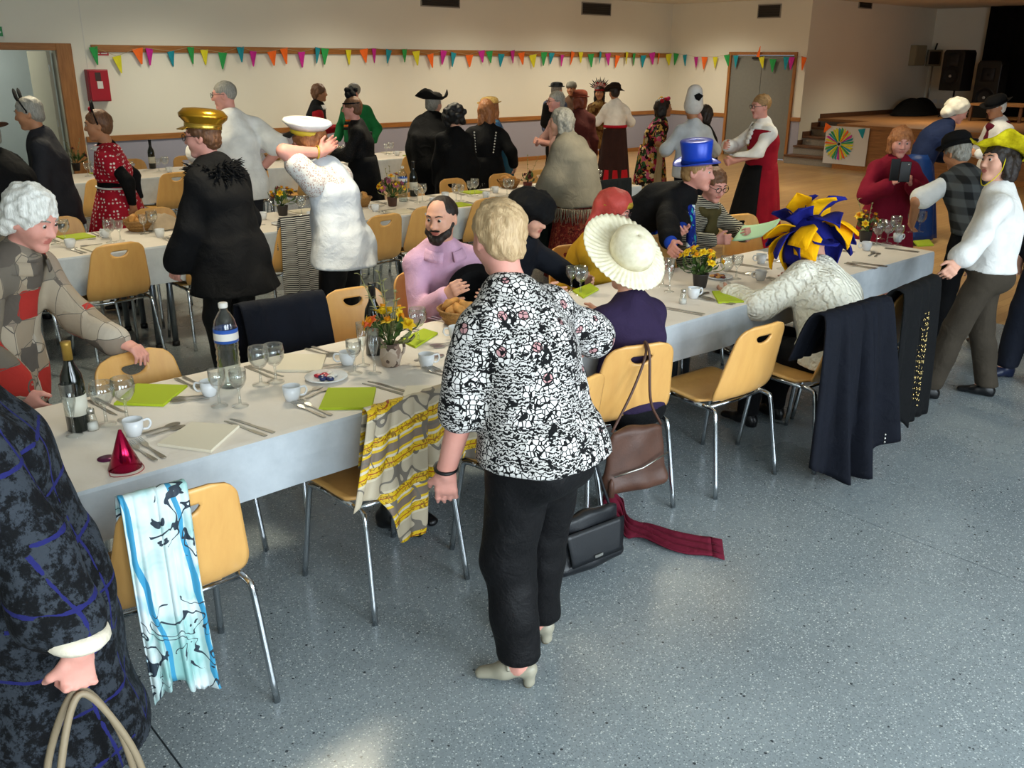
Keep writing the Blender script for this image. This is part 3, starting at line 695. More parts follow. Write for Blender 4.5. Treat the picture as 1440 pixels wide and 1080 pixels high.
# ================================================================== implicit-surface modelling for figures and cloth
def nrm(v): v = np.asarray(v, float); return v/max(np.linalg.norm(v), 1e-9)
class SDF:
    """smooth union of tapered elliptical capsules, polygonised with surface nets"""
    def __init__(s): s.pr = []
    def cap(s, a, b, ra, rb=None, k=0.02, side=None, sub=False, end=1.0):
        rb = ra if rb is None else rb
        ra = (ra, ra) if np.isscalar(ra) else ra; rb = (rb, rb) if np.isscalar(rb) else rb
        s.pr.append((np.asarray(a, float), np.asarray(b, float), np.asarray(ra, float), np.asarray(rb, float), k, side, sub, end)); return s
    def ell(s, c, r, k=0.02, R=None, sub=False):
        """ellipsoid with radii r along the columns of R"""
        s.pr.append((np.asarray(c, float), None, np.asarray(r, float), R, k, None, sub, 1)); return s
    def bounds(s):
        lo, hi = np.full(3, 9.), np.full(3, -9.)
        for a, b, ra, rb, k, sd, sub, end in s.pr:
            if sub: continue
            if b is None: m = ra.max(); lo = np.minimum(lo, a-m); hi = np.maximum(hi, a+m)
            else:
                m = max(ra.max(), rb.max()); lo = np.minimum(lo, np.minimum(a, b)-m); hi = np.maximum(hi, np.maximum(a, b)+m)
        return lo, hi
    def mesh(s, res=0.015, fine=(), disp=None, cut=None):
        lo, hi = s.bounds(); lo -= res*2.5; hi += res*2.5; ax = []
        for d in range(3):
            n = int((hi[d]-lo[d])/res)+2; g = lo[d]+res*np.arange(n)
            for flo, fhi, fr in fine:
                g = np.concatenate([g[(g < flo[d]-fr*0.6) | (g > fhi[d]+fr*0.6)], np.arange(flo[d], fhi[d]+fr*0.5, fr)])
            g = np.unique(np.round(g, 5)); keep = np.r_[True, np.diff(g) > 0.0012]; ax.append(g[keep].astype(np.float32))
        X, Y, Z = ax; D = np.full((len(X), len(Y), len(Z)), 0.2, np.float32)
        for a, b, ra, rb, k, sd, sub, end in s.pr:
            if b is None: m = ra.max(); l, h = a-m, a+m
            else: m = max(ra.max(), rb.max()); l, h = np.minimum(a, b)-m, np.maximum(a, b)+m
            pad = k+2.5*res; sl = []
            for g, l_, h_ in zip(ax, l-pad, h+pad): sl.append(slice(max(0, np.searchsorted(g, l_)-1), np.searchsorted(g, h_)+1))
            x = X[sl[0]][:, None, None]; y = Y[sl[1]][None, :, None]; z = Z[sl[2]][None, None, :]
            if x.size == 0 or y.size == 0 or z.size == 0: continue
            px, py, pz = x-a[0], y-a[1], z-a[2]
            if b is None:
                if rb is None: q = (px, py, pz)
                else: q = tuple(px*rb[0, i]+py*rb[1, i]+pz*rb[2, i] for i in range(3))
                r = ra
                k0 = np.sqrt((q[0]/r[0])**2+(q[1]/r[1])**2+(q[2]/r[2])**2)
                k1 = np.sqrt((q[0]/r[0]**2)**2+(q[1]/r[1]**2)**2+(q[2]/r[2]**2)**2)+1e-6
                d = k0*(k0-1)/k1
            else:
                ab = b-a; L = max(np.linalg.norm(ab), 1e-6); w = ab/L
                if ra[0] == ra[1] and rb[0] == rb[1] and end == 1.0:
                    t = np.clip((px*w[0]+py*w[1]+pz*w[2])/L, 0, 1)
                    d = np.sqrt((px-t*ab[0])**2+(py-t*ab[1])**2+(pz-t*ab[2])**2)-(ra[0]+(rb[0]-ra[0])*t)
                else:
                    u = np.asarray(sd if sd is not None else (1, 0, 0), float); u = nrm(u-w*(u@w)); v = np.cross(w, u)
                    pw = px*w[0]+py*w[1]+pz*w[2]; t = np.clip(pw/L, 0, 1)
                    rx = ra[0]+(rb[0]-ra[0])*t; ry = ra[1]+(rb[1]-ra[1])*t; rz = np.minimum(rx, ry)*end
                    qx = (px*u[0]+py*u[1]+pz*u[2])/rx; qy = (px*v[0]+py*v[1]+pz*v[2])/ry; qz = (pw-t*L)/rz
                    k0 = np.sqrt(qx*qx+qy*qy+qz*qz); k1 = np.sqrt((qx/rx)**2+(qy/ry)**2+(qz/rz)**2)+1e-6
                    d = k0*(k0-1)/k1
            cur = D[sl[0], sl[1], sl[2]]
            if sub:
                hh = np.clip(0.5-0.5*(cur+d)/k, 0, 1); D[sl[0], sl[1], sl[2]] = cur+(-d-cur)*hh+k*hh*(1-hh)
            else:
                hh = np.clip(0.5+0.5*(cur-d)/k, 0, 1); D[sl[0], sl[1], sl[2]] = cur+(d-cur)*hh-k*hh*(1-hh)
        G = (X[:, None, None], Y[None, :, None], Z[None, None, :])
        if disp is not None: D += disp(*G).astype(np.float32)
        if cut is not None:
            for c in cut: D = np.maximum(D, c(*G).astype(np.float32))
        return surface_nets(D, ax)
def surface_nets(D, ax):
    nx, ny, nz = D.shape; ins = D < 0
    acc = np.zeros((nx-1, ny-1, nz-1, 3), np.float32); cnt = np.zeros((nx-1, ny-1, nz-1), np.float32)
    X, Y, Z = ax; quads = []
    for d in range(3):
        a = [slice(None)]*3; b = [slice(None)]*3; a[d] = slice(0, -1); b[d] = slice(1, None)
        i, j, k = np.nonzero(ins[tuple(a)] != ins[tuple(b)])
        i2, j2, k2 = i+(d == 0), j+(d == 1), k+(d == 2)
        d0 = D[i, j, k]; d1 = D[i2, j2, k2]; t = d0/(d0-d1)
        P = np.stack([X[i]+(X[i2]-X[i])*t, Y[j]+(Y[j2]-Y[j])*t, Z[k]+(Z[k2]-Z[k])*t], 1)
        o1, o2 = [(1, 2), (2, 0), (0, 1)][d]; I = np.stack([i, j, k], 1); cs = []
        for s1, s2 in ((0, 0), (1, 0), (1, 1), (0, 1)):
            c = I.copy(); c[:, o1] -= s1; c[:, o2] -= s2; cs.append(c)
        ok = np.ones(len(i), bool)
        for c in cs: ok &= ((c >= 0) & (c < np.array([nx-1, ny-1, nz-1]))).all(1)
        for c in cs:
            cc = c[ok]; np.add.at(acc, (cc[:, 0], cc[:, 1], cc[:, 2]), P[ok]); np.add.at(cnt, (cc[:, 0], cc[:, 1], cc[:, 2]), 1)
        fl = d0[ok] < 0
        q = np.stack([np.ravel_multi_index(c[ok].T, cnt.shape) for c in cs], 1)
        q[~fl] = q[~fl][:, ::-1]; quads.append(q)
    act = np.nonzero(cnt.ravel())[0]; V = acc.reshape(-1, 3)[act]/cnt.ravel()[act][:, None]
    mp = np.full(cnt.size, -1, np.int32); mp[act] = np.arange(len(act)); Q = mp[np.concatenate(quads)]
    # two light smoothing passes
    for lam in (0.5, -0.45, 0.5):
        S = np.zeros_like(V); n = np.zeros(len(V), np.float32)
        for e in range(4):
            np.add.at(S, Q[:, e], V[Q[:, (e+1) % 4]]); np.add.at(n, Q[:, e], 1); np.add.at(S, Q[:, (e+1) % 4], V[Q[:, e]]); np.add.at(n, Q[:, (e+1) % 4], 1)
        V = V+lam*(S/np.maximum(n, 1)[:, None]-V)
    return V, Q
def folds(amp, f=(9, 9, 5), ph=0.0, seed=0):
    r = np.random.RandomState(seed); a = r.rand(6)*6.28+ph
    return lambda x, y, z: amp*(np.sin(f[0]*x*3+a[0]+2.2*np.sin(f[2]*z+a[1]))*np.sin(f[1]*y*2.4+a[2]+1.6*np.sin(f[2]*1.3*z+a[3]))+0.6*np.sin(f[2]*4.1*z+f[0]*x*1.7+a[4])*np.cos(f[1]*y*2+a[5]))

# ================================================================== people
def m_skin(name, col):
    if name in MATS: return MATS[name]
    t = NT(name, 0.55, 0, 0.35); v = t.co(); c = srgb(col)[:3]
    t.color(t.ramp(t.noise(v, 14, 4), [(0.3, tuple(x*k for x, k in zip(c, (0.88, 0.82, 0.80)))), (0.7, c)]))
    t.b.inputs['Subsurface Weight'].default_value = 0.08; t.b.inputs['Subsurface Radius'].default_value = (0.02, 0.008, 0.004)
    t.bump(t.noise(v, 120, 3), 0.15, 0.002); MATS[name] = t.m; return t.m
SK = {'fair': m_skin('fair_skin', 'D8A48C'), 'pink': m_skin('rosy_skin', 'D6998A'), 'tan': m_skin('tanned_skin', 'B9835F')}
M_LIP = plain('lips', 'B4685E', 0.45); M_EYEW = plain('eye_white', 'BDB6AC', 0.25); M_IRIS = plain('iris', '2A1E16', 0.15)
def m_hair(name, a, b):
    if name in MATS: return MATS[name]
    t = NT(name, 0.5, 0, 0.4); v = t.co((60, 60, 9))
    n = t.noise(v, 2.2, 4, 0.6, 1.0); t.color(t.ramp(n, [(0.3, a), (0.72, b)])); t.bump(n, 0.6, 0.006); MATS[name] = t.m; return t.m
HAIR = {'white': m_hair('white_hair', 'B9B6AE', 'EDEBE4'), 'blond': m_hair('blonde_hair', '9C7C54', 'CBAE86'), 'grey': m_hair('grey_hair', '6E6A62', 'A8A498'), 'brown': m_hair('brown_hair', '4A2E1C', '7A5234'),
        'dark': m_hair('dark_hair', '120D0B', '2E211B'), 'ginger': m_hair('ginger_hair', '7A4526', 'B87A48'), 'black': m_hair('black_wig', '050506', '16161A'), 'sandy': m_hair('sandy_hair', '7A5A36', 'B08A58'), 'auburn': m_hair('auburn_hair', '5A2416', '8A4426')}
M_SHOE = plain('black_shoe_leather', '0E0E10', 0.35); M_SOLE = plain('dark_sole', '1A1614', 0.6)

class Figure: pass
def ik(S, T, l1, l2, pole):
    d = T-S; L = np.linalg.norm(d); w = d/max(L, 1e-6)
    L = min(L, (l1+l2)*0.998); T = S+w*L
    a = (l1*l1-l2*l2+L*L)/(2*L); h = math.sqrt(max(l1*l1-a*a, 0)); p = np.asarray(pole, float); p = nrm(p-w*(p@w))
    return S+w*a+p*h, T
def build_figure(h=1.62, g=1.0, hip=None, lean=0, side=0, hunch=8, head=(0, 0, 0), hands=None, feet=None, elbows=None, palm=None, curl=(0.35, 0.35), shoulder_w=1.0, twist=0, hand_dir=None, hipy=0.0, knees=None):
    """skeleton in local axes: x right, y forward, z up"""
    f = Figure(); s = h/1.70; f.s, f.g, f.h = s, g, h
    hz = 0.93*s if hip is None else hip
    f.P = np.array([0, hipy, hz])
    U = nrm([sin(rad(side)), sin(rad(lean)), cos(rad(lean))*cos(rad(side))]); U2 = nrm([sin(rad(side)), sin(rad(lean+hunch)), cos(rad(lean+hunch))*cos(rad(side))])
    f.U, f.U2 = U, U2
    f.W = f.P+U*0.14*s; f.Cc = f.W+U*0.17*s; f.N = f.Cc+U2*0.20*s
    U3 = nrm([sin(rad(side)), sin(rad(lean*0.55+hunch+6)), cos(rad(lean*0.55+hunch+6))])
    f.Nb = f.N; f.hs = 0.98*s**0.5
    a = rad(twist); Rt = np.array([cos(a), sin(a), 0]); f.Rt = Rt-U*(Rt@U); f.Rt /= np.linalg.norm(f.Rt)
    f.Fw = np.cross(U, f.Rt)
    sw = 0.150*s*shoulder_w*(0.75+0.25*g); up = nrm(U+U2)
    f.S = [f.N-up*0.085*s-f.Rt*sw, f.N-up*0.085*s+f.Rt*sw]           # 0 left, 1 right
    f.H = [f.P+np.array([-0.095*s, 0, -0.03*s]), f.P+np.array([0.095*s, 0, -0.03*s])]
    # head frame
    yaw, pit, rol = [rad(v) for v in head]
    R = rotz(-yaw) @ rotx(-pit) @ roty(rol); f.HR = R
    f.Hc = f.N+U3*0.085*s+R @ np.array([0, 0.018, 0.10])*f.hs
    l1, l2 = 0.285*s, 0.245*s; f.E, f.Wr = [None]*2, [None]*2
    hands = hands or [None, None]; elbows = elbows or [None, None]
    for i, sg in ((0, -1), (1, 1)):
        T = hands[i]
        if T is None: T = f.S[i]+np.array([sg*0.07*s, 0.05*s+0.18*sin(rad(lean)), -0.515*s])
        pole = elbows[i] if elbows[i] is not None else (sg*0.6, -1, -0.2)
        f.E[i], f.Wr[i] = ik(f.S[i], np.asarray(T, float), l1, l2, pole)
    f.hd = []; f.pn = []; f.curl = curl
    for i, sg in ((0, -1), (1, 1)):
        hd = nrm(f.Wr[i]-f.E[i]) if not hand_dir or hand_dir[i] is None else nrm(hand_dir[i])
        pn = np.array([-sg, 0.2, 0.]) if not palm or palm[i] is None else np.asarray(palm[i], float)
        pn = nrm(pn-hd*(pn@hd)); f.hd.append(hd); f.pn.append(pn)
    f.K, f.A, f.fd = [None]*2, [None]*2, [None]*2
    feet = feet or [(-0.11*s, 0.02, 0), (0.11*s, 0.0, 0)]
    for i, sg in ((0, -1), (1, 1)):
        ft = feet[i]; A = np.array([ft[0], ft[1], 0.085*s])
        kp = knees[i] if knees else (sg*0.12, 1, 0.2)
        f.K[i], f.A[i] = ik(f.H[i], A, 0.415*s, 0.408*s, kp); fa = rad(ft[2]); f.fd[i] = np.array([sin(fa), cos(fa), 0])
    return f
def add_torso(b, f, inf=0.0, kk=0.05, top=True, belly=0.0, bust=0.0):
    s, g = f.s, f.g; R_ = f.Rt
    b.cap(f.P-f.U*0.02*s, f.W, (0.158*s*g+inf, 0.115*s*g+inf), (0.138*s*g+inf, 0.105*s*g+inf), kk, R_)
    b.cap(f.W, f.Cc, (0.138*s*g+inf, 0.105*s*g+inf), (0.15*s*g**0.6+inf, 0.112*s*g**0.7+inf), kk, R_)
    b.cap(f.Cc, f.N-f.U2*0.075*s, (0.15*s*g**0.6+inf, 0.11*s*g**0.6+inf), (0.125*s+inf, 0.075*s+inf), kk, R_)
    b.cap(f.S[0], f.S[1], 0.047*s+inf, 0.047*s+inf, kk)
    for i_ in (0, 1): b.cap(f.N-f.U2*0.01*s, f.S[i_]*0.8+f.N*0.2-f.U2*0.0, 0.036*s+inf*0.7, 0.04*s+inf*0.7, kk)
    b.cap(f.P+np.array([-0.06*s, -0.045*s, -0.05*s]), f.P+np.array([0.06*s, -0.045*s, -0.05*s]), 0.098*s*g+inf, 0.098*s*g+inf, kk)
    if top: b.cap(f.N-f.U2*0.05*s, f.N+f.U2*0.015*s, 0.068*s+inf*0.6, 0.056*s+inf*0.3, 0.045)
    if bust:
        for sg in (-1, 1): b.ell(f.Cc+f.Rt*sg*0.075*s+f.Fw*0.085*s+f.U*0.0, np.array([0.07, 0.065, 0.07])*s*bust+inf, 0.05)
    if belly: b.ell(f.W+f.Fw*0.06*s, np.array([0.13, 0.10, 0.13])*s*belly+inf, 0.06)
def add_arm(b, f, i, inf=0.0, upto=1.0, k=0.025, flare=0.0, puff=0.0):
    s = f.s; g = f.g**0.7; S, E, Wr = f.S[i], f.E[i], f.Wr[i]
    u = min(1, upto*2); e1 = S+(E-S)*u
    b.cap(S, e1, (0.048*g*s+inf), (0.041*g*s+inf)*(1 if u >= 1 else 1.0)+flare*(upto <= 0.5), k)
    if puff: b.ell(S+(E-S)*0.25, np.array([0.085, 0.085, 0.085])*s*puff, 0.04)
    if upto > 0.5:
        v = (upto-0.5)*2; b.cap(E, E+(Wr-E)*v, 0.041*g*s+inf, (0.041+(0.028-0.041)*v)*g*s+inf+flare, k)
def add_hand(b, f, i, fr=1.0):
    s = f.s*1.0; W0, hd, pn = f.Wr[i], f.hd[i], f.pn[i]; sg = -1 if i == 0 else 1
    lat = np.cross(hd, pn); c = f.curl[i]
    # thumb side: towards the front of the body for a hanging hand
    th = lat if (lat @ np.array([0, 1, 0.2])) > 0 else -lat
    b.cap(W0-hd*0.02*s, W0+hd*0.02*s, (0.028*s, 0.021*s), (0.032*s, 0.018*s), 0.012, lat)
    b.cap(W0+hd*0.025*s, W0+hd*0.078*s, (0.036*s, 0.016*s), (0.041*s, 0.014*s), 0.012, lat, end=1.2)
    for q, (o, L) in enumerate(((0.031, 0.068), (0.0105, 0.078), (-0.0105, 0.072), (-0.031, 0.057))):
        base = W0+hd*0.085*s+th*o*s; ang = c*1.1+0.06*q; d1 = nrm(hd*cos(ang)+pn*sin(ang)+th*o*1.2); d2 = nrm(hd*cos(ang*2.1)+pn*sin(ang*2.1)+th*o)
        m = base+d1*L*0.5*s; e = m+d2*L*0.5*s
        b.cap(base-d1*0.012, m, 0.0098*s*fr, 0.009*s*fr, 0.006); b.cap(m, e, 0.009*s*fr, 0.0072*s*fr, 0.005)
    tb = W0+hd*0.03*s+th*0.030*s; t1 = nrm(hd*0.65+th*0.6+pn*0.35); t2 = nrm(hd*0.9+th*0.2+pn*(0.35+0.5*c))
    b.cap(tb, tb+t1*0.04*s, 0.0145*s*fr, 0.011*s*fr, 0.012); b.cap(tb+t1*0.04*s, tb+t1*0.04*s+t2*0.032*s, 0.0108*s*fr, 0.0085*s*fr, 0.006)
def add_leg(b, f, i, inf=0.0, upto=1.0, k=0.03, wide=0.0):
    s, g = f.s, f.g**0.8; H_, K, A = f.H[i], f.K[i], f.A[i]
    b.cap(H_, K, 0.085*s*g+inf, 0.056*s*g+inf+wide*0.3, k)
    v = min(1, max(0, (upto-0.5)*2)); b.cap(K, K+(A-K)*v, 0.056*s*g+inf+wide*0.3, 0.056*s*g+(0.036*s-0.056*s*g)*v+inf+wide, k)
    m = K+(A-K)*0.3; back = np.array([0, -0.012*s, 0]); b.cap(m+back, m+(A-K)*0.2+back, 0.052*s*g+inf, 0.045*s*g+inf, 0.03)
def add_head(b, f):
    R, c, s = f.HR, f.Hc, f.hs; P = lambda x, y, z: c+R @ (np.array([x, y, z])*s)
    E = lambda p, r, k=0.015, sub=False: b.ell(P(*p), np.array(r)*s, k, R, sub)
    b.cap(f.N-f.U2*0.03*f.s, P(0, -0.02, -0.06), 0.054*f.s, 0.050*s, 0.03)
    E((0, -0.012, 0.028), (0.075, 0.094, 0.086)); E((0, 0.015, -0.01), (0.066, 0.072, 0.088), 0.03)
    b.cap(P(0, 0.028, -0.045), P(0, 0.055, -0.088), (0.058*s, 0.04*s), (0.03*s, 0.026*s), 0.03, R[:, 0])
    for sg in (-1, 1):
        E((sg*0.036, 0.058, -0.022), (0.026, 0.024, 0.026), 0.03)
        b.cap(P(sg*0.012, 0.083, 0.034), P(sg*0.045, 0.07, 0.034), 0.010*s, 0.008*s, 0.015)
        E((sg*0.030, 0.089, 0.013), (0.016, 0.012, 0.011), 0.012, True)
        E((sg*0.077, -0.012, -0.004), (0.009, 0.021, 0.033), 0.008); E((sg*0.083, -0.006, 0.002), (0.006, 0.010, 0.018), 0.006, True)
        E((sg*0.030, 0.0775, 0.0135), (0.0125, 0.0135, 0.0115), 0.004)
        E((sg*0.013, 0.093, -0.026), (0.009, 0.010, 0.008), 0.008)
    b.cap(P(0, 0.083, 0.02), P(0, 0.106, -0.022), 0.0085*s, 0.0125*s, 0.014)
    b.cap(P(-0.017, 0.083, -0.051), P(0.017, 0.083, -0.051), 0.0075*s, 0.0075*s, 0.008); b.cap(P(-0.014, 0.082, -0.062), P(0.014, 0.082, -0.062), 0.008*s, 0.008*s, 0.008)
    b.cap(P(-0.03, 0.094, -0.0562), P(0.03, 0.094, -0.0562), 0.0022*s, 0.0022*s, 0.005, sub=True)
    E((0, 0.070, -0.096), (0.022, 0.020, 0.018), 0.02)
def hair_mesh(f, style, res):
    R, c, s = f.HR, f.Hc, f.hs*1.0; b = SDF(); P = lambda x, y, z: c+R @ (np.array([x, y, z])*s)
    E = lambda p, r, k=0.02, sub=False: b.ell(P(*p), np.array(r)*s, k, R, sub)
    amp = 0.006; rng = np.random.RandomState(abs(hash(style)) % 1000 if False else len(style)*7)
    if style == 'balding':
        E((0, -0.022, 0.018), (0.081, 0.092, 0.075)); E((0, -0.01, 0.105), (0.062, 0.09, 0.05), 0.01, True); E((0, 0.12, 0.03), (0.09, 0.085, 0.12), 0.01, True); E((0, -0.02, -0.10), (0.1, 0.12, 0.055), 0.01, True); amp = 0.002
    elif style == 'receding':
        E((0, -0.018, 0.030), (0.081, 0.099, 0.088)); E((0, 0.135, 0.0), (0.085, 0.085, 0.105), 0.008, True); E((0, 0.095, 0.085), (0.07, 0.075, 0.06), 0.01, True); E((0, 0.03, -0.115), (0.12, 0.16, 0.08), 0.01, True); amp = 0.0025
        for sg in (-1, 1): E((sg*0.086, -0.004, -0.012), (0.012, 0.026, 0.034), 0.006, True)
    elif style == 'cropped':
        E((0, -0.014, 0.032), (0.080, 0.099, 0.091)); E((0, 0.135, -0.02), (0.10, 0.088, 0.105), 0.008, True); E((0, 0.03, -0.115), (0.12, 0.16, 0.085), 0.01, True); amp = 0.002
        for sg in (-1, 1): E((sg*0.086, 0.0, -0.01), (0.012, 0.028, 0.036), 0.006, True)
    elif style == 'short':
        E((0, -0.018, 0.036), (0.086, 0.104, 0.096)); E((0, -0.06, -0.03), (0.066, 0.05, 0.05), 0.03); E((0, 0.135, -0.03), (0.11, 0.085, 0.115), 0.01, True); E((0, 0.05, -0.12), (0.12, 0.12, 0.075), 0.01, True)
    elif style == 'fluffy':
        E((0, -0.02, 0.042), (0.094, 0.112, 0.104)); E((0, -0.07, -0.03), (0.074, 0.055, 0.065), 0.03); E((0, 0.145, -0.035), (0.105, 0.085, 0.115), 0.01, True); E((0, 0.07, -0.135), (0.12, 0.12, 0.08), 0.01, True)
        for sg in (-1, 1): b.cap(P(sg*0.078, -0.03, 0.02), P(sg*0.068, -0.06, -0.065), 0.028*s, 0.024*s, 0.02)
        amp = 0.008
    elif style in ('bob', 'longbob'):
        low = -0.085 if style == 'bob' else -0.15
        E((0, -0.02, 0.036), (0.090, 0.108, 0.098)); E((0, 0.150, -0.035), (0.088, 0.085, 0.118), 0.01, True)
        for sg in (-1, 1): b.cap(P(sg*0.075, -0.01, 0.02), P(sg*0.076, -0.012, low), 0.03*s, 0.026*s, 0.025); b.cap(P(sg*0.04, -0.075, 0.0), P(sg*0.045, -0.07, low), 0.05*s, 0.042*s, 0.03)
    elif style == 'curls':
        E((0, -0.02, 0.03), (0.115, 0.125, 0.115)); E((0, 0.15, -0.04), (0.09, 0.085, 0.12), 0.01, True)
        for k in range(46):
            v = nrm(rng.randn(3)); 
            if v[1] > 0.35 and v[2] < 0.35: continue
            if v[2] < -0.75: continue
            b.ell(P(v[0]*0.115, -0.025+v[1]*0.12, 0.01+v[2]*0.115), np.full(3, 0.036*s), 0.010)
        amp = 0.005
    elif style == 'updo':
        E((0, -0.02, 0.038), (0.085, 0.104, 0.094)); E((0, 0.140, -0.03), (0.10, 0.085, 0.112), 0.01, True); E((0, 0.03, -0.12), (0.12, 0.14, 0.08), 0.01, True)
        for k in range(22):
            a = rng.rand()*6.28; r = rng.rand()*0.05; b.ell(P(r*cos(a), -0.05+r*sin(a)*0.9, 0.10-r*0.7), np.full(3, 0.026*s), 0.01)
        amp = 0.004
    return b.mesh(res, disp=lambda x, y, z: amp*(np.sin(120*x+3*np.sin(45*z))*np.sin(110*y+3*np.sin(50*x))*np.sin(80*z+1)+0.6*np.sin(58*x+2*np.sin(30*y))*np.sin(52*z+2*np.sin(36*x))))
def face_bits(f, e, brow, skin, detail):
    R, c, s = f.HR, f.Hc, f.hs; P = lambda x, y, z: c+R @ (np.array([x, y, z])*s)
    for sg in (-1, 1):
        V, F = ball(0.0108*s, 8); V = V @ R.T+P(sg*0.030, 0.0808, 0.0135)
        fw = R[:, 1]; cen = np.array([V[q].mean(0) for q in F])-P(sg*0.030, 0.0808, 0.0135)
        mi = [(1 if (x/np.linalg.norm(x)) @ fw > 0.72 else 0) for x in cen]
        obj('eye', (V, F), None, e, mats=[M_EYEW, M_IRIS], midx=mi)
        obj('eyebrow', tube([P(sg*0.013, 0.0945, 0.034), P(sg*0.03, 0.091, 0.040), P(sg*0.05, 0.078, 0.035)], [0.003*s, 0.0038*s, 0.0018*s], 6), brow, e)
def glasses(f, e, col='101012', r=0.024):
    R, c, s = f.HR, f.Hc, f.hs; P = lambda x, y, z: c+R @ (np.array([x, y, z])*s); parts = []
    for sg in (-1, 1):
        parts.append(tube([P(sg*0.032+r*cos(a), 0.108-0.006*abs(cos(a)), 0.010+r*0.8*sin(a)) for a in np.linspace(0, 2*PI, 16, endpoint=False)], 0.0024*s, 5, closed=True))
        parts.append(tube([P(sg*(0.032+r), 0.104, 0.014), P(sg*0.078, 0.07, 0.016), P(sg*0.084, -0.02, 0.014)], 0.0022*s, 5))
    parts.append(tube([P(-0.009, 0.108, 0.014), P(0.009, 0.108, 0.014)], 0.0022*s, 5))
    obj('glasses', join(*parts), plain('spectacle_frame_'+col, col, 0.3), e)
def shoe_mesh(f, i, heel=0.012, length=0.25, open_top=False):
    s = f.s; A, d = f.A[i], f.fd[i]; b = SDF(); z = np.array([0, 0, 1.]); lat = np.cross(d, z)
    hl = A-d*0.035*s; hl = np.array([hl[0], hl[1], 0])
    b.cap(hl+z*(0.032+heel)*s, hl+d*0.09*s+z*(0.034+heel*0.6)*s, (0.033*s, 0.030*s), (0.036*s, 0.030*s), 0.02, lat)
    b.cap(hl+d*0.09*s+z*(0.03+heel*0.5)*s, hl+d*(length-0.05)*s+z*0.024*s, (0.038*s, 0.028*s), (0.030*s, 0.020*s), 0.03, lat)
    b.cap(hl+z*0.012, hl+z*(heel+0.02)*s, (0.022*s, 0.022*s) if heel > 0.02 else (0.03*s, 0.03*s), None, 0.012, lat)
    if not open_top: b.cap(hl+d*0.03*s+z*0.04*s, hl+d*0.035*s+z*(0.085+heel*0.5)*s, 0.036*s, 0.038*s, 0.03)
    else: b.ell(hl+d*0.055*s+z*(0.075+heel)*s, np.array([0.026, 0.060, 0.045])*s, 0.008, np.stack([lat, d, z], 1), True)
    return b.mesh(0.008 if s else 0.01, cut=[lambda x, y, zz: -zz+0*x+0*y+0.001])
def skirt_mesh(f, z0, z1, w0, w1, n=9, amp=0.05, d0=None, cx=0.0, cy=0.0, segs=72, sq=0.8):
    """gathered skirt from the waist height z0 down to the hem height z1"""
    P = f.P; d0 = sq*w0 if d0 is None else d0; rng = np.random.RandomState(n*3); ph = rng.rand(4)*6
    def fn(u, v):
        a = 2*PI*u; t = v**0.8; w = w0+(w1-w0)*t; d = d0+(w1*0.92-d0)*t
        k = 1+amp*v*(np.sin(n*a+ph[0]+0.5*np.sin(3*a))+0.5*np.sin((n+4)*a+ph[1]))
        return P[0]+cx*v+w*k*np.cos(a), P[1]+cy*v+d*k*np.sin(a)-0.015, z0+(z1-z0)*v+0.006*np.sin(5*a+ph[2])*v
    return grid(segs, 16, fn, True)
def top_mesh(f, res, sleeve=1.0, inf=0.014, hem=None, flare=0.02, bust=0.0, belly=0.0, sflare=0.0, puff=0.0, foldamp=0.007, hem_w=None, arms=(True, True), collar=0.0, seed=1, kk=0.05, ztop=None):
    """garment for the upper body; hem is the height where it ends"""
    b = SDF(); add_torso(b, f, inf, kk, top=False, bust=bust, belly=belly); s = f.s
    b.cap(f.N-f.U2*0.07*s, f.N-f.U2*0.01*s, 0.085*s+inf, 0.066*s+inf+collar, 0.05)
    z_h = hem if hem is not None else f.P[2]-0.10*s
    if z_h < f.P[2]-0.03:
        wh = hem_w if hem_w else 0.172*s*f.g+inf+flare
        b.cap(f.P+f.U*0.04, np.array([f.P[0], f.P[1]-0.018, z_h-0.09]), (0.16*s*f.g+inf, 0.135*s*f.g+inf), (wh, wh*0.86), 0.05, f.Rt, end=0.3)
    for i in (0, 1):
        if sleeve > 0 and arms[i]: add_arm(b, f, i, inf*0.9, sleeve, 0.03, sflare, puff)
    cut = [lambda x, y, z: (z_h-z)+0*x+0*y]
    if ztop is not None: cut.append(lambda x, y, z: (z-ztop)+0*x+0*y)
    return b.mesh(res, disp=folds(foldamp, seed=seed), cut=cut)
def trouser_mesh(f, res, inf=0.010, upto=1.0, wide=0.012, seed=3, foldamp=0.006, hem=0.075):
    b = SDF(); s, g = f.s, f.g
    b.cap(f.P-f.U*0.02*s, f.W-f.U*0.03*s, (0.158*s*g+inf, 0.118*s*g+inf), (0.142*s*g+inf, 0.108*s*g+inf), 0.05, f.Rt, end=0.4)
    b.cap(f.P+np.array([-0.06*s, -0.045*s, -0.05*s]), f.P+np.array([0.06*s, -0.045*s, -0.05*s]), 0.098*s*g+inf, None, 0.05)
    for i in (0, 1): add_leg(b, f, i, inf, upto, 0.03, wide)
    return b.mesh(res, disp=folds(foldamp, (8, 8, 7), seed=seed), cut=[lambda x, y, z: (hem*s-z)+0*x+0*y])

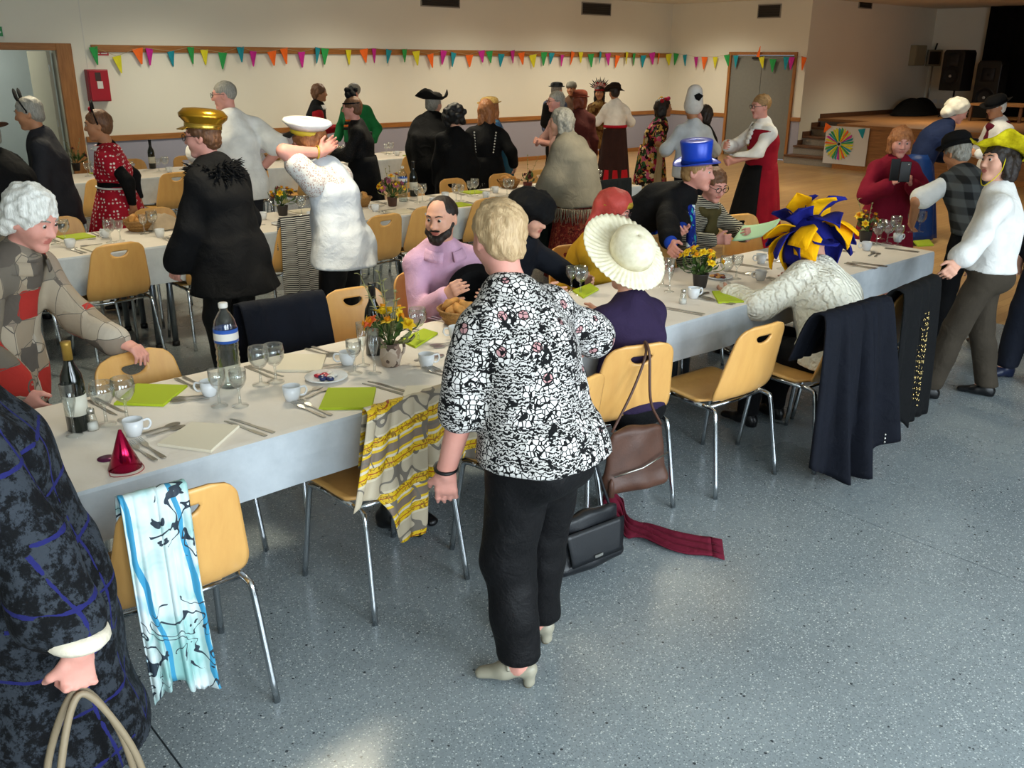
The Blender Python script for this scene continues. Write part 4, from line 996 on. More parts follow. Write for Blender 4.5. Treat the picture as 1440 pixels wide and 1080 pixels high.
PEOPLE = {}
def person(key, loc, face, label, f, skin='fair', near=False, hair=('brown', 'short'), brow='brown', top=None, bottom=None, shoes=(M_SHOE, 0.012), glass=None, z=0.0, eyes=True, hands=True, res=None):
    """face: direction the body faces, angle in the picture's floor plan"""
    e = empty('person', (loc[0], loc[1], z), scr(face)-PI/2, label, 'person')
    r = res or (0.016 if near else 0.022); rh = 0.0055 if near else 0.0085
    b = SDF(); add_torso(b, f, -0.004, 0.05); add_head(b, f)
    for i in (0, 1): add_arm(b, f, i); add_leg(b, f, i, 0, 1.0); b.cap(f.A[i], f.A[i]+f.fd[i]*0.05*f.s-np.array([0, 0, 0.03*f.s]), 0.032*f.s, 0.028*f.s, 0.03)
    hr = 0.15*f.hs; fine = [(f.Hc-np.array([0.10, 0.125, 0.13])*f.hs, f.Hc+np.array([0.10, 0.125, 0.12])*f.hs, rh)]
    if hands:
        for i in (0, 1):
            add_hand(b, f, i, 1.0 if near else 1.15); m = f.Wr[i]+f.hd[i]*0.07
            if near: fine.append((m-0.085, m+0.085, 0.0052))
            else: fine.append((m-0.08, m+0.08, 0.009))
    V, Q = b.mesh(r, fine)
    cen = V[Q].mean(1); loc_h = (cen-f.Hc) @ f.HR/f.hs
    lips = ((loc_h[:, 0]/0.023)**2+((loc_h[:, 2]+0.0565)/0.0115)**2 < 1) & (loc_h[:, 1] > 0.07)
    obj('body', (V, Q), None, e, mats=[SK[skin], M_LIP], midx=lips.astype(np.int32))
    if eyes: face_bits(f, e, HAIR[brow], skin, near)
    if hair: obj('hair', hair_mesh(f, hair[1], 0.006 if near else 0.009), HAIR[hair[0]], e)
    rt = 0.012 if near else 0.018
    if top: nm, mat, kw = top; obj(nm, top_mesh(f, rt, **kw), mat, e)
    if bottom:
        if bottom[0] == 'skirt': obj('skirt', skirt_mesh(f, **bottom[2]), bottom[1], e, solid=0.006)
        else: obj(bottom[0], trouser_mesh(f, rt, **bottom[2]), bottom[1], e)
    if shoes:
        for i in (0, 1): obj('shoe', shoe_mesh(f, i, shoes[1]), shoes[0], e)
    if glass: glasses(f, e, glass if isinstance(glass, str) else '101012')
    e['fig'] = key; del e['fig']
    PEOPLE[key] = (e, f); return e, f
def hpt(f, x, y, z): return f.Hc+f.HR @ (np.array([x, y, z])*f.hs)
def on_head(f, VF, tilt=(0, 0, 0), off=(0, 0, 0), scale=1.0):
    """transform geometry modelled around the crown (origin at head centre, z up) onto the head"""
    R = f.HR @ rotz(rad(tilt[2])) @ rotx(rad(tilt[0])) @ roty(rad(tilt[1]))
    V, F = VF; V = np.asarray(V)*scale*f.hs
    return V @ R.T+f.Hc+f.HR @ (np.array(off)*f.hs), F
# ================================================================== the guests
def loc_of(loc, face, p, z=0.0):
    """world point -> local axes of a person standing at loc and facing that way"""
    a = scr(face)-PI/2; d = np.array([p[0]-loc[0], p[1]-loc[1], p[2]-z]); return rotz(-a) @ d
def sit(h, **k):
    d = dict(hip=0.545, hipy=-0.06, feet=[(-0.11, 0.36, -4), (0.11, 0.34, 4)]); d.update(k); return build_figure(h, **d)
# --- cloth
F_BLACK = fabric('black_wool', '08080A'); F_NAVY = fabric('navy_cloth', '10141F'); F_WHITE = fabric('white_cotton', 'DEDDD9'); F_CHAR = fabric('charcoal_suit', '2B2B2F'); F_TROU = fabric('black_trousers_cloth', '0B0A0C', 0.6)
def m_floral():
    t = NT('black_white_floral', 0.8, 0, 0.2); v = t.co()
    fl = t.voro(v, 11.5, 0.6); line = t.math('LESS_THAN', t.voro(v, 62, 0.7, 'DISTANCE_TO_EDGE'), 0.085)
    wh = t.mix(t.math('LESS_THAN', fl, 0.17), 'D2CECA', 'B8898A')
    ring = t.math('MULTIPLY', t.math('GREATER_THAN', fl, 0.17), t.math('LESS_THAN', fl, 0.20)); flower = t.mix(t.math('MAXIMUM', line, ring), wh, '0A0A0B')
    stro = t.math('GREATER_THAN', t.wave(v, 30, 9, 2, 'Z', 3.0), 0.5); bg_ = t.mix(stro, '0A0A0B', 'BDB9B5')
    c = t.mix(t.math('GREATER_THAN', fl, 0.47), flower, bg_)
    blot = t.math('GREATER_THAN', t.noise(v, 26, 2, 0.5, 1.4), 0.60); c = t.mix(blot, c, '08080A')
    t.color(c); t.bump(t.noise(v, 11, 3, 0.5, 0.8), 0.4, 0.02); return t.m
def m_plaid_coat():
    t = NT('dark_plaid_coat', 0.9, 0, 0.2); v = t.co()
    base = t.ramp(t.noise(v, 24, 6, 0.8), [(0.47, '090A0D'), (0.50, '181B20'), (0.55, '30353C')])
    nz = t.noise(v, 30, 3)
    w1 = t.math('GREATER_THAN', t.math('ADD', t.wave(t.co(rot=(0, 0.12, 0.15)), 2.5, 0.3, 2, 'Z'), t.math('MULTIPLY', nz, 0.05)), 1.0165)
    w2 = t.math('GREATER_THAN', t.math('ADD', t.wave(t.co(rot=(0, 0.1, 0.9)), 2.8, 0.3, 2, 'X'), t.math('MULTIPLY', nz, 0.05)), 1.0165)
    c = t.mix(t.math('MULTIPLY', t.math('MAXIMUM', w1, w2), t.math('GREATER_THAN', t.noise(t.co(loc=(3, 1, 2)), 7, 2), 0.42)), base, '1E2058'); t.color(c); t.bump(t.noise(v, 140, 2), 0.4, 0.004); return t.m
def m_dots(name, a, b, scale, r):
    t = NT(name, 0.75, 0, 0.2); v = t.co(); d = t.voro(v, scale, 0.35); t.color(t.mix(t.math('LESS_THAN', d, r), a, b)); return t.m
def m_lace(name, a, b, sc=70):
    t = NT(name, 0.8, 0, 0.2); v = t.co(); e = t.voro(v, sc, 1, 'DISTANCE_TO_EDGE'); n = t.noise(v, 30, 3)
    t.color(t.mix(t.math('MULTIPLY', t.math('GREATER_THAN', e, 0.13), t.math('GREATER_THAN', n, 0.45)), a, b)); return t.m
def m_tartan():
    t = NT('grey_tartan', 0.85, 0, 0.2); v = t.co()
    a = t.ramp(t.wave(v, 3.2, 0, 0, 'X'), [(0.4, (0, 0, 0)), (0.6, (1, 1, 1))]); b = t.ramp(t.wave(v, 3.2, 0, 0, 'Z'), [(0.4, (0, 0, 0)), (0.6, (1, 1, 1))])
    t.color(t.mix(t.mix(0.5, a, b), '17181A', '4A4D4E')); return t.m
M_FLORAL, M_PLAID, M_DOTS, M_LACE, M_TARTAN = m_floral(), m_plaid_coat(), m_dots('red_polka_dot', 'A8142A', 'E8D8D4', 36, 0.30), m_lace('white_lace', 'D2D0CC', 'B09A92'), m_tartan()
M_PATCH = cells('patchwork_print', ['786F62', '9A8C78', '5A524A', 'AA9C88', '86786A', 'A22E28', '6A6258', 'B0A494', '92826E'], 11, 0.45, 'CHEBYCHEV', line='5A544C', lw=0.012, sc3=(1, 1, 0.8))
M_MULTI = cells('tropical_floral', ['1A1210', 'A82438', '22160F', 'C8A050', '2E5A34', 'C85A80', '140E0C', 'D8C8A0'], 22, 1.0, distort=0.15)
M_BLUEFL = cells('blue_leaf_print', ['0E2A8C', '0A1E6A', '1E4AC0', 'C8D8DC', '0E2A8C', '0A1E6A', '2A9A9C'], 26, 1.0, distort=0.1)
M_BROC = cells('red_brocade', ['5E1A1A', '7A2A22', '4A1214', '8A4A34', '6A1E1C'], 60, 1.0, distort=0.05)
M_STRJ = stripes('black_cream_weave', '1C1A18', 'A8A290', 26, 'Z', 0.55, dist=1.5)
M_SHAWL = fabric('grey_woven_shawl', '7E786A')
M_GOLD = plain('gold_vinyl', 'C8962C', 0.22, 0.9); M_WHITEH = fabric('white_felt', 'D8D6D2'); M_GOLDBR = plain('gold_braid', 'C8A83C', 0.4, 0.6)
def child(e, name, VF, mat, **k): return obj(name, VF, mat, e, **k)
def brim(ri, ro, z, wob=0.0, n=40, m=6, th=0.004, lift=0.0, ph=0.0, rad_fn=None):
    def fn(u, v):
        a = 2*PI*u; r = ri+(ro-ri)*v
        if rad_fn is not None: r = ri+(rad_fn(a)-ri)*v
        return r*np.cos(a), r*1.12*np.sin(a), z+lift*v**2+wob*v*np.sin(2*a+ph)
    return grid(n, m, fn, True)
def crown(r, h, z, top=0.85, n=28, ry=1.12):
    V, F = lathe([(r, z), (r*(1+top)/2*1.02, z+h*0.6), (r*top, z+h*0.93), (r*top*0.85, z+h), (0.0001, z+h*1.0)], n, cap=False); return V*np.array([1, ry, 1]), F
def bowler(e, f, mat, tilt=(-8, 0, 0), name='hat', r=0.096, h=0.115, br=0.15, off=(0, -0.008, 0.05), band=None, wob=0.0, lift=0.012, scale=1.0):
    dome = lathe([(r, 0), (r*1.01, h*0.35), (r*0.93, h*0.7), (r*0.68, h*0.93), (r*0.3, h*1.02), (0.0001, h*1.03)], 28, cap=False); dome = (dome[0]*np.array([1, 1.15, 1]), dome[1])
    o = child(e, name, on_head(f, join(dome, brim(r*0.98, br, 0.0, wob, lift=lift)), tilt, off, scale), mat, solid=0.004)
    if band: child(o, 'hat_band', on_head(f, xf(lathe([(r*1.012, 0.002), (r*1.02, 0.03)], 28, cap=False), s=(1, 1.15, 1)), tilt, off, scale), band)
    return o
def neck_scarf(e, f, mat, name='scarf', r=0.085, tube_r=0.03, tails=((0.04, 0.13, -0.30),)):
    N, U, Rt, Fw = f.N, f.U2, f.Rt, f.Fw
    ring = [N-U*0.02+Rt*r*cos(a)+Fw*(r*0.95*sin(a)+0.01)-U*0.02*sin(a) for a in np.linspace(0, 2*PI, 22, endpoint=False)]
    b = SDF()
    for i in range(22): b.cap(ring[i], ring[(i+1) % 22], tube_r*(1+0.2*sin(i*2.1)), None, 0.01)
    for t in tails:
        p0 = N+Fw*0.1-U*0.05; p2 = N+Rt*t[0]+Fw*t[1]+U*t[2]; b.cap(p0, (p0+p2)/2+Fw*0.02, (0.035, 0.018), (0.045, 0.016), 0.02, Rt); b.cap((p0+p2)/2+Fw*0.02, p2, (0.045, 0.016), (0.05, 0.014), 0.02, Rt)
    return child(e, name, b.mesh(0.011, disp=folds(0.004, (20, 20, 14))), mat)
def collar(e, f, mat, name='collar', r=0.078, h=0.04):
    N, U, Rt, Fw = f.N, f.U2, f.Rt, f.Fw
    def fn(u, v):
        a = PI*0.62+(2*PI-PI*0.24)*u-PI*0.0; a = PI/2+0.25+(2*PI-0.5)*u; rr = r*(1+0.35*v)
        c = [N[k]-U[k]*(-0.012+h*v)+Rt[k]*rr*np.cos(a)+Fw[k]*(rr*np.sin(a)+0.008) for k in range(3)]; return c
    return child(e, name, grid(30, 4, fn), mat, solid=0.005)
def fringe(pts, L, n_r=0.004):
    return join(*[tube([p, p+np.array([random.uniform(-.01, .01), random.uniform(-.01, .01), -L*0.5]), p+np.array([random.uniform(-.02, .02), random.uniform(-.02, .02), -L*random.uniform(.8, 1.1)])], [n_r, n_r, n_r*0.4], 4) for p in pts])
def shell_top(f, inf, z_h, drop_arm=0.75, fold=0.012, seed=5, wh=0.28, res=0.016):
    """shawl or cape: hangs over shoulders and arms"""
    b = SDF(); add_torso(b, f, inf, 0.06, top=False); s = f.s
    b.cap(f.N-f.U2*0.08*s, f.N-f.U2*0.0*s, 0.1*s+inf, 0.066*s+inf, 0.05)
    for i in (0, 1): add_arm(b, f, i, inf+0.022, drop_arm, 0.06)
    b.cap(f.Cc, np.array([f.P[0], f.P[1]-0.01, z_h-0.09]), (0.17*s+inf, 0.14*s+inf), (wh, wh*0.8), 0.09, f.Rt, end=0.3)
    return b.mesh(res, disp=folds(fold, (7, 7, 2.2), seed=seed), cut=[lambda x, y, z: (z_h-z)+0.03*np.sin(6*x+2)+0*y])

# ---------------------------------------------------------------- foreground
# blonde woman standing with her back to us
L, fc = (1.79, 1.86), 136
f = build_figure(1.535, 1.22, lean=13, hunch=10, head=(22, 14, 0), side=0, feet=[(-0.10, -0.02, -30), (0.12, 0.10, -24)], hands=[None, (0.30, 0.26, 0.93)], elbows=[(-0.5, -1, 0), (1.0, -0.5, 0)], curl=(0.22, 0.5), palm=[(0.7, 0.6, 0), None], hand_dir=[(0.1, 0.12, -1), None], shoulder_w=1.08)
M_TAUPE = plain('beige_leather', '9A9482', 0.4)
e, f = person('blonde', L, fc, 'blonde woman in black and white floral blouse and black trousers, seen from behind', f, 'pink', True, ('blond', 'short'), 'sandy', ('floral_blouse', M_FLORAL, dict(sleeve=0.5, hem=0.80, inf=0.022, flare=0.03, sflare=0.012, belly=1.0, foldamp=0.007)), ('trousers', F_TROU, dict(wide=0.022, inf=0.014, foldamp=0.007, hem=0.11)), None)
for i in (0, 1):
    o = child(e, 'shoe', shoe_mesh(f, i, 0.042, 0.235, True), M_TAUPE)
    A, d = f.A[i], f.fd[i]; lt = np.cross(d, [0, 0, 1])
    child(o, 'strap', tube([A+d*0.03+lt*0.036+np.array([0, 0, -0.005]), A+d*0.045+np.array([0, 0, 0.012]), A+d*0.03-lt*0.036+np.array([0, 0, -0.005])], 0.006, 6), M_TAUPE)
    child(o, 'heel', xf(lathe([(0.014, 0), (0.021, 0.05)], 10), t=(A-d*0.028)*np.array([1, 1, 0])), plain('stacked_heel', '8A7A5C', 0.5))
W0 = f.Wr[0]; hd = f.hd[0]; u, v, w = frame_of(hd)
child(e, 'watch', tube([W0-hd*0.012+0.033*(u*cos(a)+v*sin(a)) for a in np.linspace(0, 2*PI, 16, endpoint=False)], 0.006, 6, closed=True), M_BLACK)

# woman in the plaid coat, head out of frame
L, fc = (0.37, 2.11), 224
f = build_figure(1.54, 1.10, lean=7, hunch=16, head=(0, 8, 0), hands=[(-0.36, -0.02, 0.735), None], elbows=[(-0.6, -1, 0), None], curl=(1.25, 0.4), palm=[(1, 0, 0), None], hand_dir=[(0, 0.12, -1), None])
e, f = person('coat', L, fc, 'woman in long dark plaid coat with blue check lines, gripping two bag straps', f, 'pink', True, ('grey', 'bob'), 'grey', ('plaid_coat', M_PLAID, dict(sleeve=0.90, hem=0.36, inf=0.036, flare=0.05, sflare=0.035, foldamp=0.010, arms=(False, True))), ('trousers', F_TROU, dict(wide=0.02)))
W0, hd = f.Wr[0], f.hd[0]; u, v, w = frame_of(hd)
child(e, 'cuff', tube([W0-hd*0.035+0.046*(u*cos(a)+v*sin(a)) for k in (0,) for a in np.linspace(0, 2*PI, 18, endpoint=False)], 0.02, 8, closed=True), fabric('cream_cuff', 'D8CDB8'))
b = SDF(); add_arm(b, f, 0, 0.034, 0.80, 0.03, 0.022)
child(e, 'coat_sleeve', b.mesh(0.012, disp=folds(0.008, seed=9)), M_PLAID)
COATWOMAN = (e, f, L, fc)

# white-haired woman in the patchwork blouse
L, fc = (0.76, 3.93), -8
f = build_figure(1.50, 1.12, lean=16, hunch=20, head=(8, 22, 0), hands=[loc_of(L, fc, (1.16, 3.64, 0.86)), (0.26, 0.30, 0.78)], elbows=[(-0.3, -1, -0.4), (0.8, -0.7, -0.2)], hand_dir=[(0.1, 1, -0.35), None], palm=[(0, -0.3, -1), None], curl=(0.5, 0.4))
e, f = person('whitehair', L, fc, 'white-haired woman in beige, grey and red patchwork blouse beside the front table', f, 'pink', True, ('white', 'fluffy'), 'grey', ('patchwork_blouse', M_PATCH, dict(sleeve=0.92, hem=0.62, inf=0.026, flare=0.03, sflare=0.014, foldamp=0.008)), ('trousers', F_TROU, dict()))
collar(e, f, M_PATCH, r=0.092, h=0.05)

# bearded man in the pink shirt, seated
L, fc = (2.95, 3.88), 290
f = sit(1.64, hip=0.52, lean=8, hunch=16, head=(42, 8, 0), hands=[(-0.16, 0.33, 0.76), (0.06, 0.32, 0.80)], elbows=[(-0.4, -1, -0.6), (0.5, -1, -0.5)], palm=[(1, 0, 0.3), (-1, 0, 0.3)], curl=(0.5, 0.5))
F_PINK = fabric('pink_shirt_cloth', 'CDA3BE')
e, f = person('pink', L, fc, 'bearded man in a pale pink shirt seated at the front table holding a black hat', f, 'fair', True, ('dark', 'receding'), 'dark', ('pink_shirt', F_PINK, dict(sleeve=0.94, inf=0.02, hem=0.5, foldamp=0.008, sflare=0.008)), ('trousers', F_CHAR, dict()))
collar(e, f, F_PINK, r=0.098, h=0.055)
b = SDF(); P_ = lambda x, y, z: hpt(f, x, y, z)
b.cap(P_(-0.066, 0.01, -0.02), P_(-0.05, 0.05, -0.062), 0.015, 0.021, 0.02).cap(P_(0.066, 0.01, -0.02), P_(0.05, 0.05, -0.062), 0.015, 0.021, 0.02).cap(P_(-0.05, 0.05, -0.06), P_(-0.02, 0.08, -0.093), 0.022, 0.022, 0.02).cap(P_(0.05, 0.05, -0.06), P_(0.02, 0.08, -0.093), 0.022, 0.022, 0.02).ell(P_(0, 0.075, -0.10), (0.03, 0.026, 0.028), 0.02).cap(P_(-0.024, 0.092, -0.043), P_(0.024, 0.092, -0.043), 0.007, 0.007, 0.008)
child(e, 'beard', b.mesh(0.0055, disp=lambda x, y, z: 0.003*np.sin(160*x)*np.sin(150*y+20*z)*np.sin(140*z)), HAIR['dark'])
PINKMAN = (e, f, L, fc)
# seated woman under the cream sun hat
L, fc = (2.98, 2.58), 126
f = sit(1.46, hip=0.51, g=1.1, lean=0, hunch=8, head=(4, 14, 6), hands=[(-0.20, 0.40, 0.76), (0.2, 0.40, 0.76)], elbows=[(-1, -0.5, -0.4), (1, -0.5, -0.4)])
F_PURP = fabric('dark_purple_knit', '2A1E3A'); F_MUST = fabric('mustard_knit', 'B58A1E')
e, f = person('sunhat', L, fc, 'seated woman in dark purple top under a wide cream sun hat', f, 'fair', True, ('brown', 'cropped'), 'brown', ('purple_top', F_PURP, dict(sleeve=0.36, inf=0.018, hem=0.48, foldamp=0.005, sflare=0.01)), ('trousers', F_BLACK, dict()))
for i in (0, 1):
    b = SDF(); add_arm(b, f, i, 0.007, 0.62); child(e, 'mustard_sleeve', b.mesh(0.012), F_MUST)
def m_straw(name, a, b2, sc=40):
    t = NT(name, 0.75, 0, 0.25); v = t.co(); t.color(t.ramp(t.noise(v, sc, 3), [(0.3, a), (0.7, b2)])); t.bump(t.noise(v, 90, 2), 0.3, 0.004); return t.m
M_CREAMH = m_straw('cream_straw', 'DCD2B2', 'F0E8CE')
o = bowler(e, f, M_CREAMH, (50, -14, 0), 'sun_hat', 0.102, 0.12, 0.102, (0, -0.045, 0.05))
def sunb(u, v):
    a = 2*PI*u; ro = 0.205+0.03*np.cos(a-2.3); r = 0.1+(ro-0.096)*v
    return r*np.cos(a), r*1.08*np.sin(a), 0.05*v*v*np.cos(a-2.6)-0.012*v+0.005*v*np.sin(46*a)
child(o, 'pleated_brim', on_head(f, grid(184, 8, sunb, True), (50, -14, 0), (0, -0.045, 0.05)), M_CREAMH, solid=0.003)
child(o, 'hat_band', on_head(f, xf(lathe([(0.1, 0.0), (0.101, 0.016)], 28, cap=False), s=(1, 1.15, 1)), (50, -14, 0), (0, -0.045, 0.05)), plain('tan_ribbon', 'B89A66', 0.6), solid=0.003)

# jester hat sitter in a cream cable sweater, bending over the table
L, fc = (4.27, 2.30), 128
f = sit(1.60, hip=0.53, g=1.2, lean=32, side=24, hunch=12, head=(0, 26, 8), hands=[(-0.16, 0.52, 0.72), (0.42, 0.46, 0.74)], elbows=[(-1, -0.4, -0.6), (1, -0.4, -0.6)])
def m_cable():
    t = NT('cream_cable_knit', 0.9, 0, 0.2); v = t.co(); t.color(t.ramp(t.noise(v, 8, 3), [(0.3, 'E2DDCA'), (0.7, 'EEEADC')])); w = t.wave(v, 9, 6, 2, 'X', 2.5); t.bump(w, 0.7, 0.012); return t.m
M_CABLE = m_cable()
e, f = person('jester', L, fc, 'seated guest in cream cable sweater and blue and yellow jester hat', f, 'fair', True, None, 'grey', ('cable_sweater', M_CABLE, dict(sleeve=0.95, inf=0.034, hem=0.47, foldamp=0.009, sflare=0.012, kk=0.06)), ('trousers', F_BLACK, dict()))
F_JB, F_JY = fabric('royal_blue_felt', '1B1F78'), fabric('golden_yellow_felt', 'F0B000')
cap_ = lathe([(0.098, -0.075), (0.106, -0.01), (0.106, 0.04), (0.085, 0.09), (0.05, 0.115), (0.0001, 0.12)], 24, cap=False)
hj = child(e, 'jester_hat', on_head(f, xf(cap_, s=(1, 1.12, 1)), (-14, 0, 0), (0, -0.01, 0.03)), F_JB, solid=0.004)
jr = np.random.RandomState(4); k = 0
for ring_, (nP, el, Lp, w) in enumerate(((9, -1.15, 0.20, 0.08), (8, -0.5, 0.22, 0.085), (7, 0.15, 0.20, 0.075), (4, 0.9, 0.16, 0.07))):
    for q in range(nP):
        a = 2*PI*(q+0.5*ring_)/nP+jr.uniform(-.12, .12); eL = el+jr.uniform(-.15, .15)
        di = np.array([cos(a)*cos(eL), sin(a)*cos(eL), sin(eL)]); base = np.array([(0.105, 0.08, 0.06, 0.03)[ring_]*cos(a), (0.115, 0.088, 0.066, 0.03)[ring_]*sin(a), 0.02+0.03*ring_]); lt = nrm(np.cross(di, [0, 0, 1.]) if abs(di[2]) < 0.95 else [1, 0, 0]); up = np.cross(lt, di)
        def petal(u, v, base=base, di=di, lt=lt, up=up, Lp=Lp, w=w, sg=jr.choice((-1, 1))):
            wv = w*np.interp(v, [0, 0.62, 1], [0.6, 1.1, 0.02]); x = (2*u-1)*wv; b_ = -0.02*sg*np.abs(2*u-1)+0.03*np.sin(v*3)-0.05*v*v*(1 if ring_ < 2 else 0.3)
            return [base[i]+di[i]*Lp*v+lt[i]*x+up[i]*b_ for i in range(3)]
        child(hj, 'felt_point', on_head(f, grid(7, 9, petal), (-14, 0, 0), (0, -0.01, 0.03)), (F_JB, F_JY)[k % 2], solid=0.005); k += 1

# woman in the yellow hat, white blouse, brown trousers
L, fc = (5.60, 2.06), 156
f = build_figure(1.475, 1.1, lean=-2, hunch=10, head=(-38, -4, 4), side=3, feet=[(-0.12, 0.20, -8), (0.08, -0.12, 6)], hands=[loc_of(L, fc, onz(1345, 372, 0.90)), (0.26, 0.02, 0.75)], elbows=[(-0.6, -1, 0), None], curl=(0.5, 0.4))
F_BROWN = fabric('brown_olive_trousers', '3A332A')
e, f = person('yellow', L, fc, 'woman in yellow straw hat, white blouse and brown trousers standing by the table end', f, 'fair', True, ('dark', 'bob'), 'dark', ('white_blouse', F_WHITE, dict(sleeve=0.90, inf=0.026, hem=0.80, flare=0.03, sflare=0.022, foldamp=0.009, belly=0.85)), ('trousers', F_BROWN, dict(wide=0.022, inf=0.013)))
M_YELS = m_straw('yellow_straw', 'B8A400', 'E4D418')
o = bowler(e, f, M_YELS, (22, 8, 0), 'straw_hat', 0.1, 0.09, 0.1, (0, -0.05, 0.055))
def yb(u, v):
    a = 2*PI*u; r = 0.098+(0.105+0.03*np.sin(2*a+1))*v
    return r*np.cos(a), r*1.1*np.sin(a), 0.045*v*np.sin(3*a+0.6)+0.03*v*v+0.01*v*np.sin(9*a)
child(o, 'wavy_brim', on_head(f, grid(90, 7, yb, True), (22, 8, 0), (0, -0.05, 0.055)), M_YELS, solid=0.003)
child(o, 'chin_cord', tube(smooth_path([hpt(f, -0.084, 0.02, 0.03), hpt(f, -0.082, 0.04, -0.06), hpt(f, -0.02, 0.085, -0.145), hpt(f, 0.06, 0.05, -0.10), hpt(f, 0.084, 0.02, 0.02)], 20), 0.0028, 5), M_YELS)
W0 = f.Wr[0]; hd = nrm(f.Wr[0]-f.E[0]); u, v, w = frame_of(hd)
child(e, 'cuff_braid', tube([W0-hd*0.03+0.056*(u*cos(a)+v*sin(a)) for a in np.linspace(0, 2*PI, 18, endpoint=False)], 0.004, 5, closed=True), M_GOLDBR)

# man in bowler and tartan waistcoat
L, fc = (6.62, 2.54), 96
f = build_figure(1.54, 1.06, lean=36, hunch=14, head=(-14, 20, 0), hands=[(-0.30, 0.34, 0.86), (0.25, 0.42, 0.80)], elbows=[(-1, -0.5, 0), (1, -0.5, 0)], feet=[(-0.13, 0.06, -8), (0.13, -0.05, 8)])
e, f = person('bowler', L, fc, 'man in black bowler and dark tartan waistcoat leaning at the table end', f, 'tan', True, ('grey', 'short'), 'grey', ('white_shirt', F_WHITE, dict(sleeve=0.40, inf=0.014, hem=0.95, sflare=0.03, foldamp=0.006)), ('trousers', F_BLACK, dict(wide=0.02)))
child(e, 'waistcoat', top_mesh(f, 0.013, sleeve=0, inf=0.032, hem=0.82, foldamp=0.004), M_TARTAN); collar(e, f, F_WHITE, r=0.08, h=0.035)
bowler(e, f, F_BLACK, (-2, 0, 0), 'bowler_hat', 0.1, 0.12, 0.142, (0, -0.012, 0.045), M_SOLE, lift=0.02)

# person at the right border, only legs in view
L, fc = (6.28, 1.90), 200
f = build_figure(1.6, 1.1, feet=[(-0.14, 0.02, -10), (0.1, 0.14, 6)])
e, f = person('edge', L, fc, 'guest in dark navy trousers and shoes behind the brown-trousered woman', f, 'fair', False, ('grey', 'short'), 'grey', ('jacket', F_NAVY, dict(sleeve=0.95, hem=0.7, inf=0.02)), ('trousers', F_NAVY, dict(wide=0.03)), (plain('navy_shoe', '141C34', 0.4), 0.02))

# ---------------------------------------------------------------- far side of the front table
L, fc = (3.50, 3.96), 322   # dark sitter in furry hat
f = sit(1.50, g=1.1, lean=14, hunch=18, head=(0, 20, 0), hands=[(-0.2, 0.42, 0.74), (0.2, 0.42, 0.74)])
F_NKNIT = fabric('dark_navy_knit', '12151D')
e, f = person('furry', L, fc, 'sitter in dark navy jumper and black furry hat beside the bearded man', f, 'fair', True, ('auburn', 'bob'), 'dark', ('navy_jumper', F_NKNIT, dict(sleeve=0.95, inf=0.03, hem=0.46, foldamp=0.008)), ('trousers', F_BLACK, dict()))
b = SDF(); rr = np.random.RandomState(2)
for k in range(60):
    v = nrm(rr.randn(3)*np.array([1, 1, 0.6])+np.array([0, 0, 0.35])); b.ell(hpt(f, v[0]*0.11, -0.02+v[1]*0.12, 0.055+v[2]*0.075), np.full(3, 0.036), 0.015)
b.ell(hpt(f, 0, -0.02, 0.055), (0.115, 0.125, 0.085), 0.02)
child(e, 'furry_hat', b.mesh(0.009, disp=lambda x, y, z: 0.006*np.sin(170*x+9*z)*np.sin(160*y)*np.sin(150*z)), F_BLACK)
L, fc = (4.08, 3.86), 322   # red turban
f = sit(1.42, lean=18, hunch=14, head=(-18, 14, 0), hands=[(-0.2, 0.42, 0.74), (0.2, 0.42, 0.74)])
e, f = person('turban', L, fc, 'sitter in red headcloth with gold band, glasses and mustard top', f, 'pink', True, ('dark', 'short'), 'dark', ('mustard_top', F_MUST, dict(sleeve=0.95, inf=0.024, hem=0.46)), ('trousers', F_BLACK, dict()), glass='2A2020')
F_TURB = fabric('coral_red_silk', 'B0453E', 0.5)
b = SDF(); b.ell(hpt(f, 0, -0.025, 0.06), (0.098, 0.118, 0.092), 0.02).cap(hpt(f, 0, -0.09, 0.03), hpt(f, -0.01, -0.13, -0.12), (0.07, 0.035), (0.1, 0.03), 0.04, f.HR[:, 0]); b.ell(hpt(f, 0, 0.14, -0.035), (0.12, 0.085, 0.10), 0.01, f.HR, True)
tb = child(e, 'head_cloth', b.mesh(0.009, disp=folds(0.004, (22, 22, 14))), F_TURB)
child(tb, 'gold_band', on_head(f, xf(lathe([(0.100, 0), (0.104, 0.018), (0.098, 0.040)], 30, cap=False), s=(1, 1.2, 1)), (10, 0, 0), (0, -0.012, 0.04)), M_GOLDBR, solid=0.004)

L, fc = (4.66, 4.10), 338     # blue top hat, bending over the table
f = build_figure(1.60, 1.06, lean=57, hunch=8, head=(6, 4, 0), feet=[(-0.1, 0.0, -5), (0.12, 0.14, 5)], hands=[loc_of(L, 338, (4.44, 3.40, 0.90)), loc_of(L, 338, (4.28, 3.36, 0.88))], elbows=[(-0.6, -0.6, -0.6), (0.8, -0.6, -0.5)], curl=(0.6, 0.6))
e, f = person('tophat', L, 338, 'person in shiny blue top hat and black jacket bending over the daffodils', f, 'pink', True, ('sandy', 'short'), 'sandy', ('black_jacket', F_BLACK, dict(sleeve=0.86, inf=0.03, hem=0.80, sflare=0.012, foldamp=0.008)), ('trousers', F_BLACK, dict()))
M_BLUEH = plain('blue_satin', '1440B8', 0.3, 0.1); tl = (6, 8, 0); of = (0, -0.02, 0.06)
o = child(e, 'top_hat', on_head(f, join(xf(lathe([(0.093, 0), (0.088, 0.05), (0.098, 0.145), (0.094, 0.15), (0.0001, 0.152)], 30, cap=False), s=(1, 1.12, 1)), brim(0.092, 0.145, 0.0, 0.016, lift=0.012, ph=0.5)), tl, of), M_BLUEH, solid=0.004)
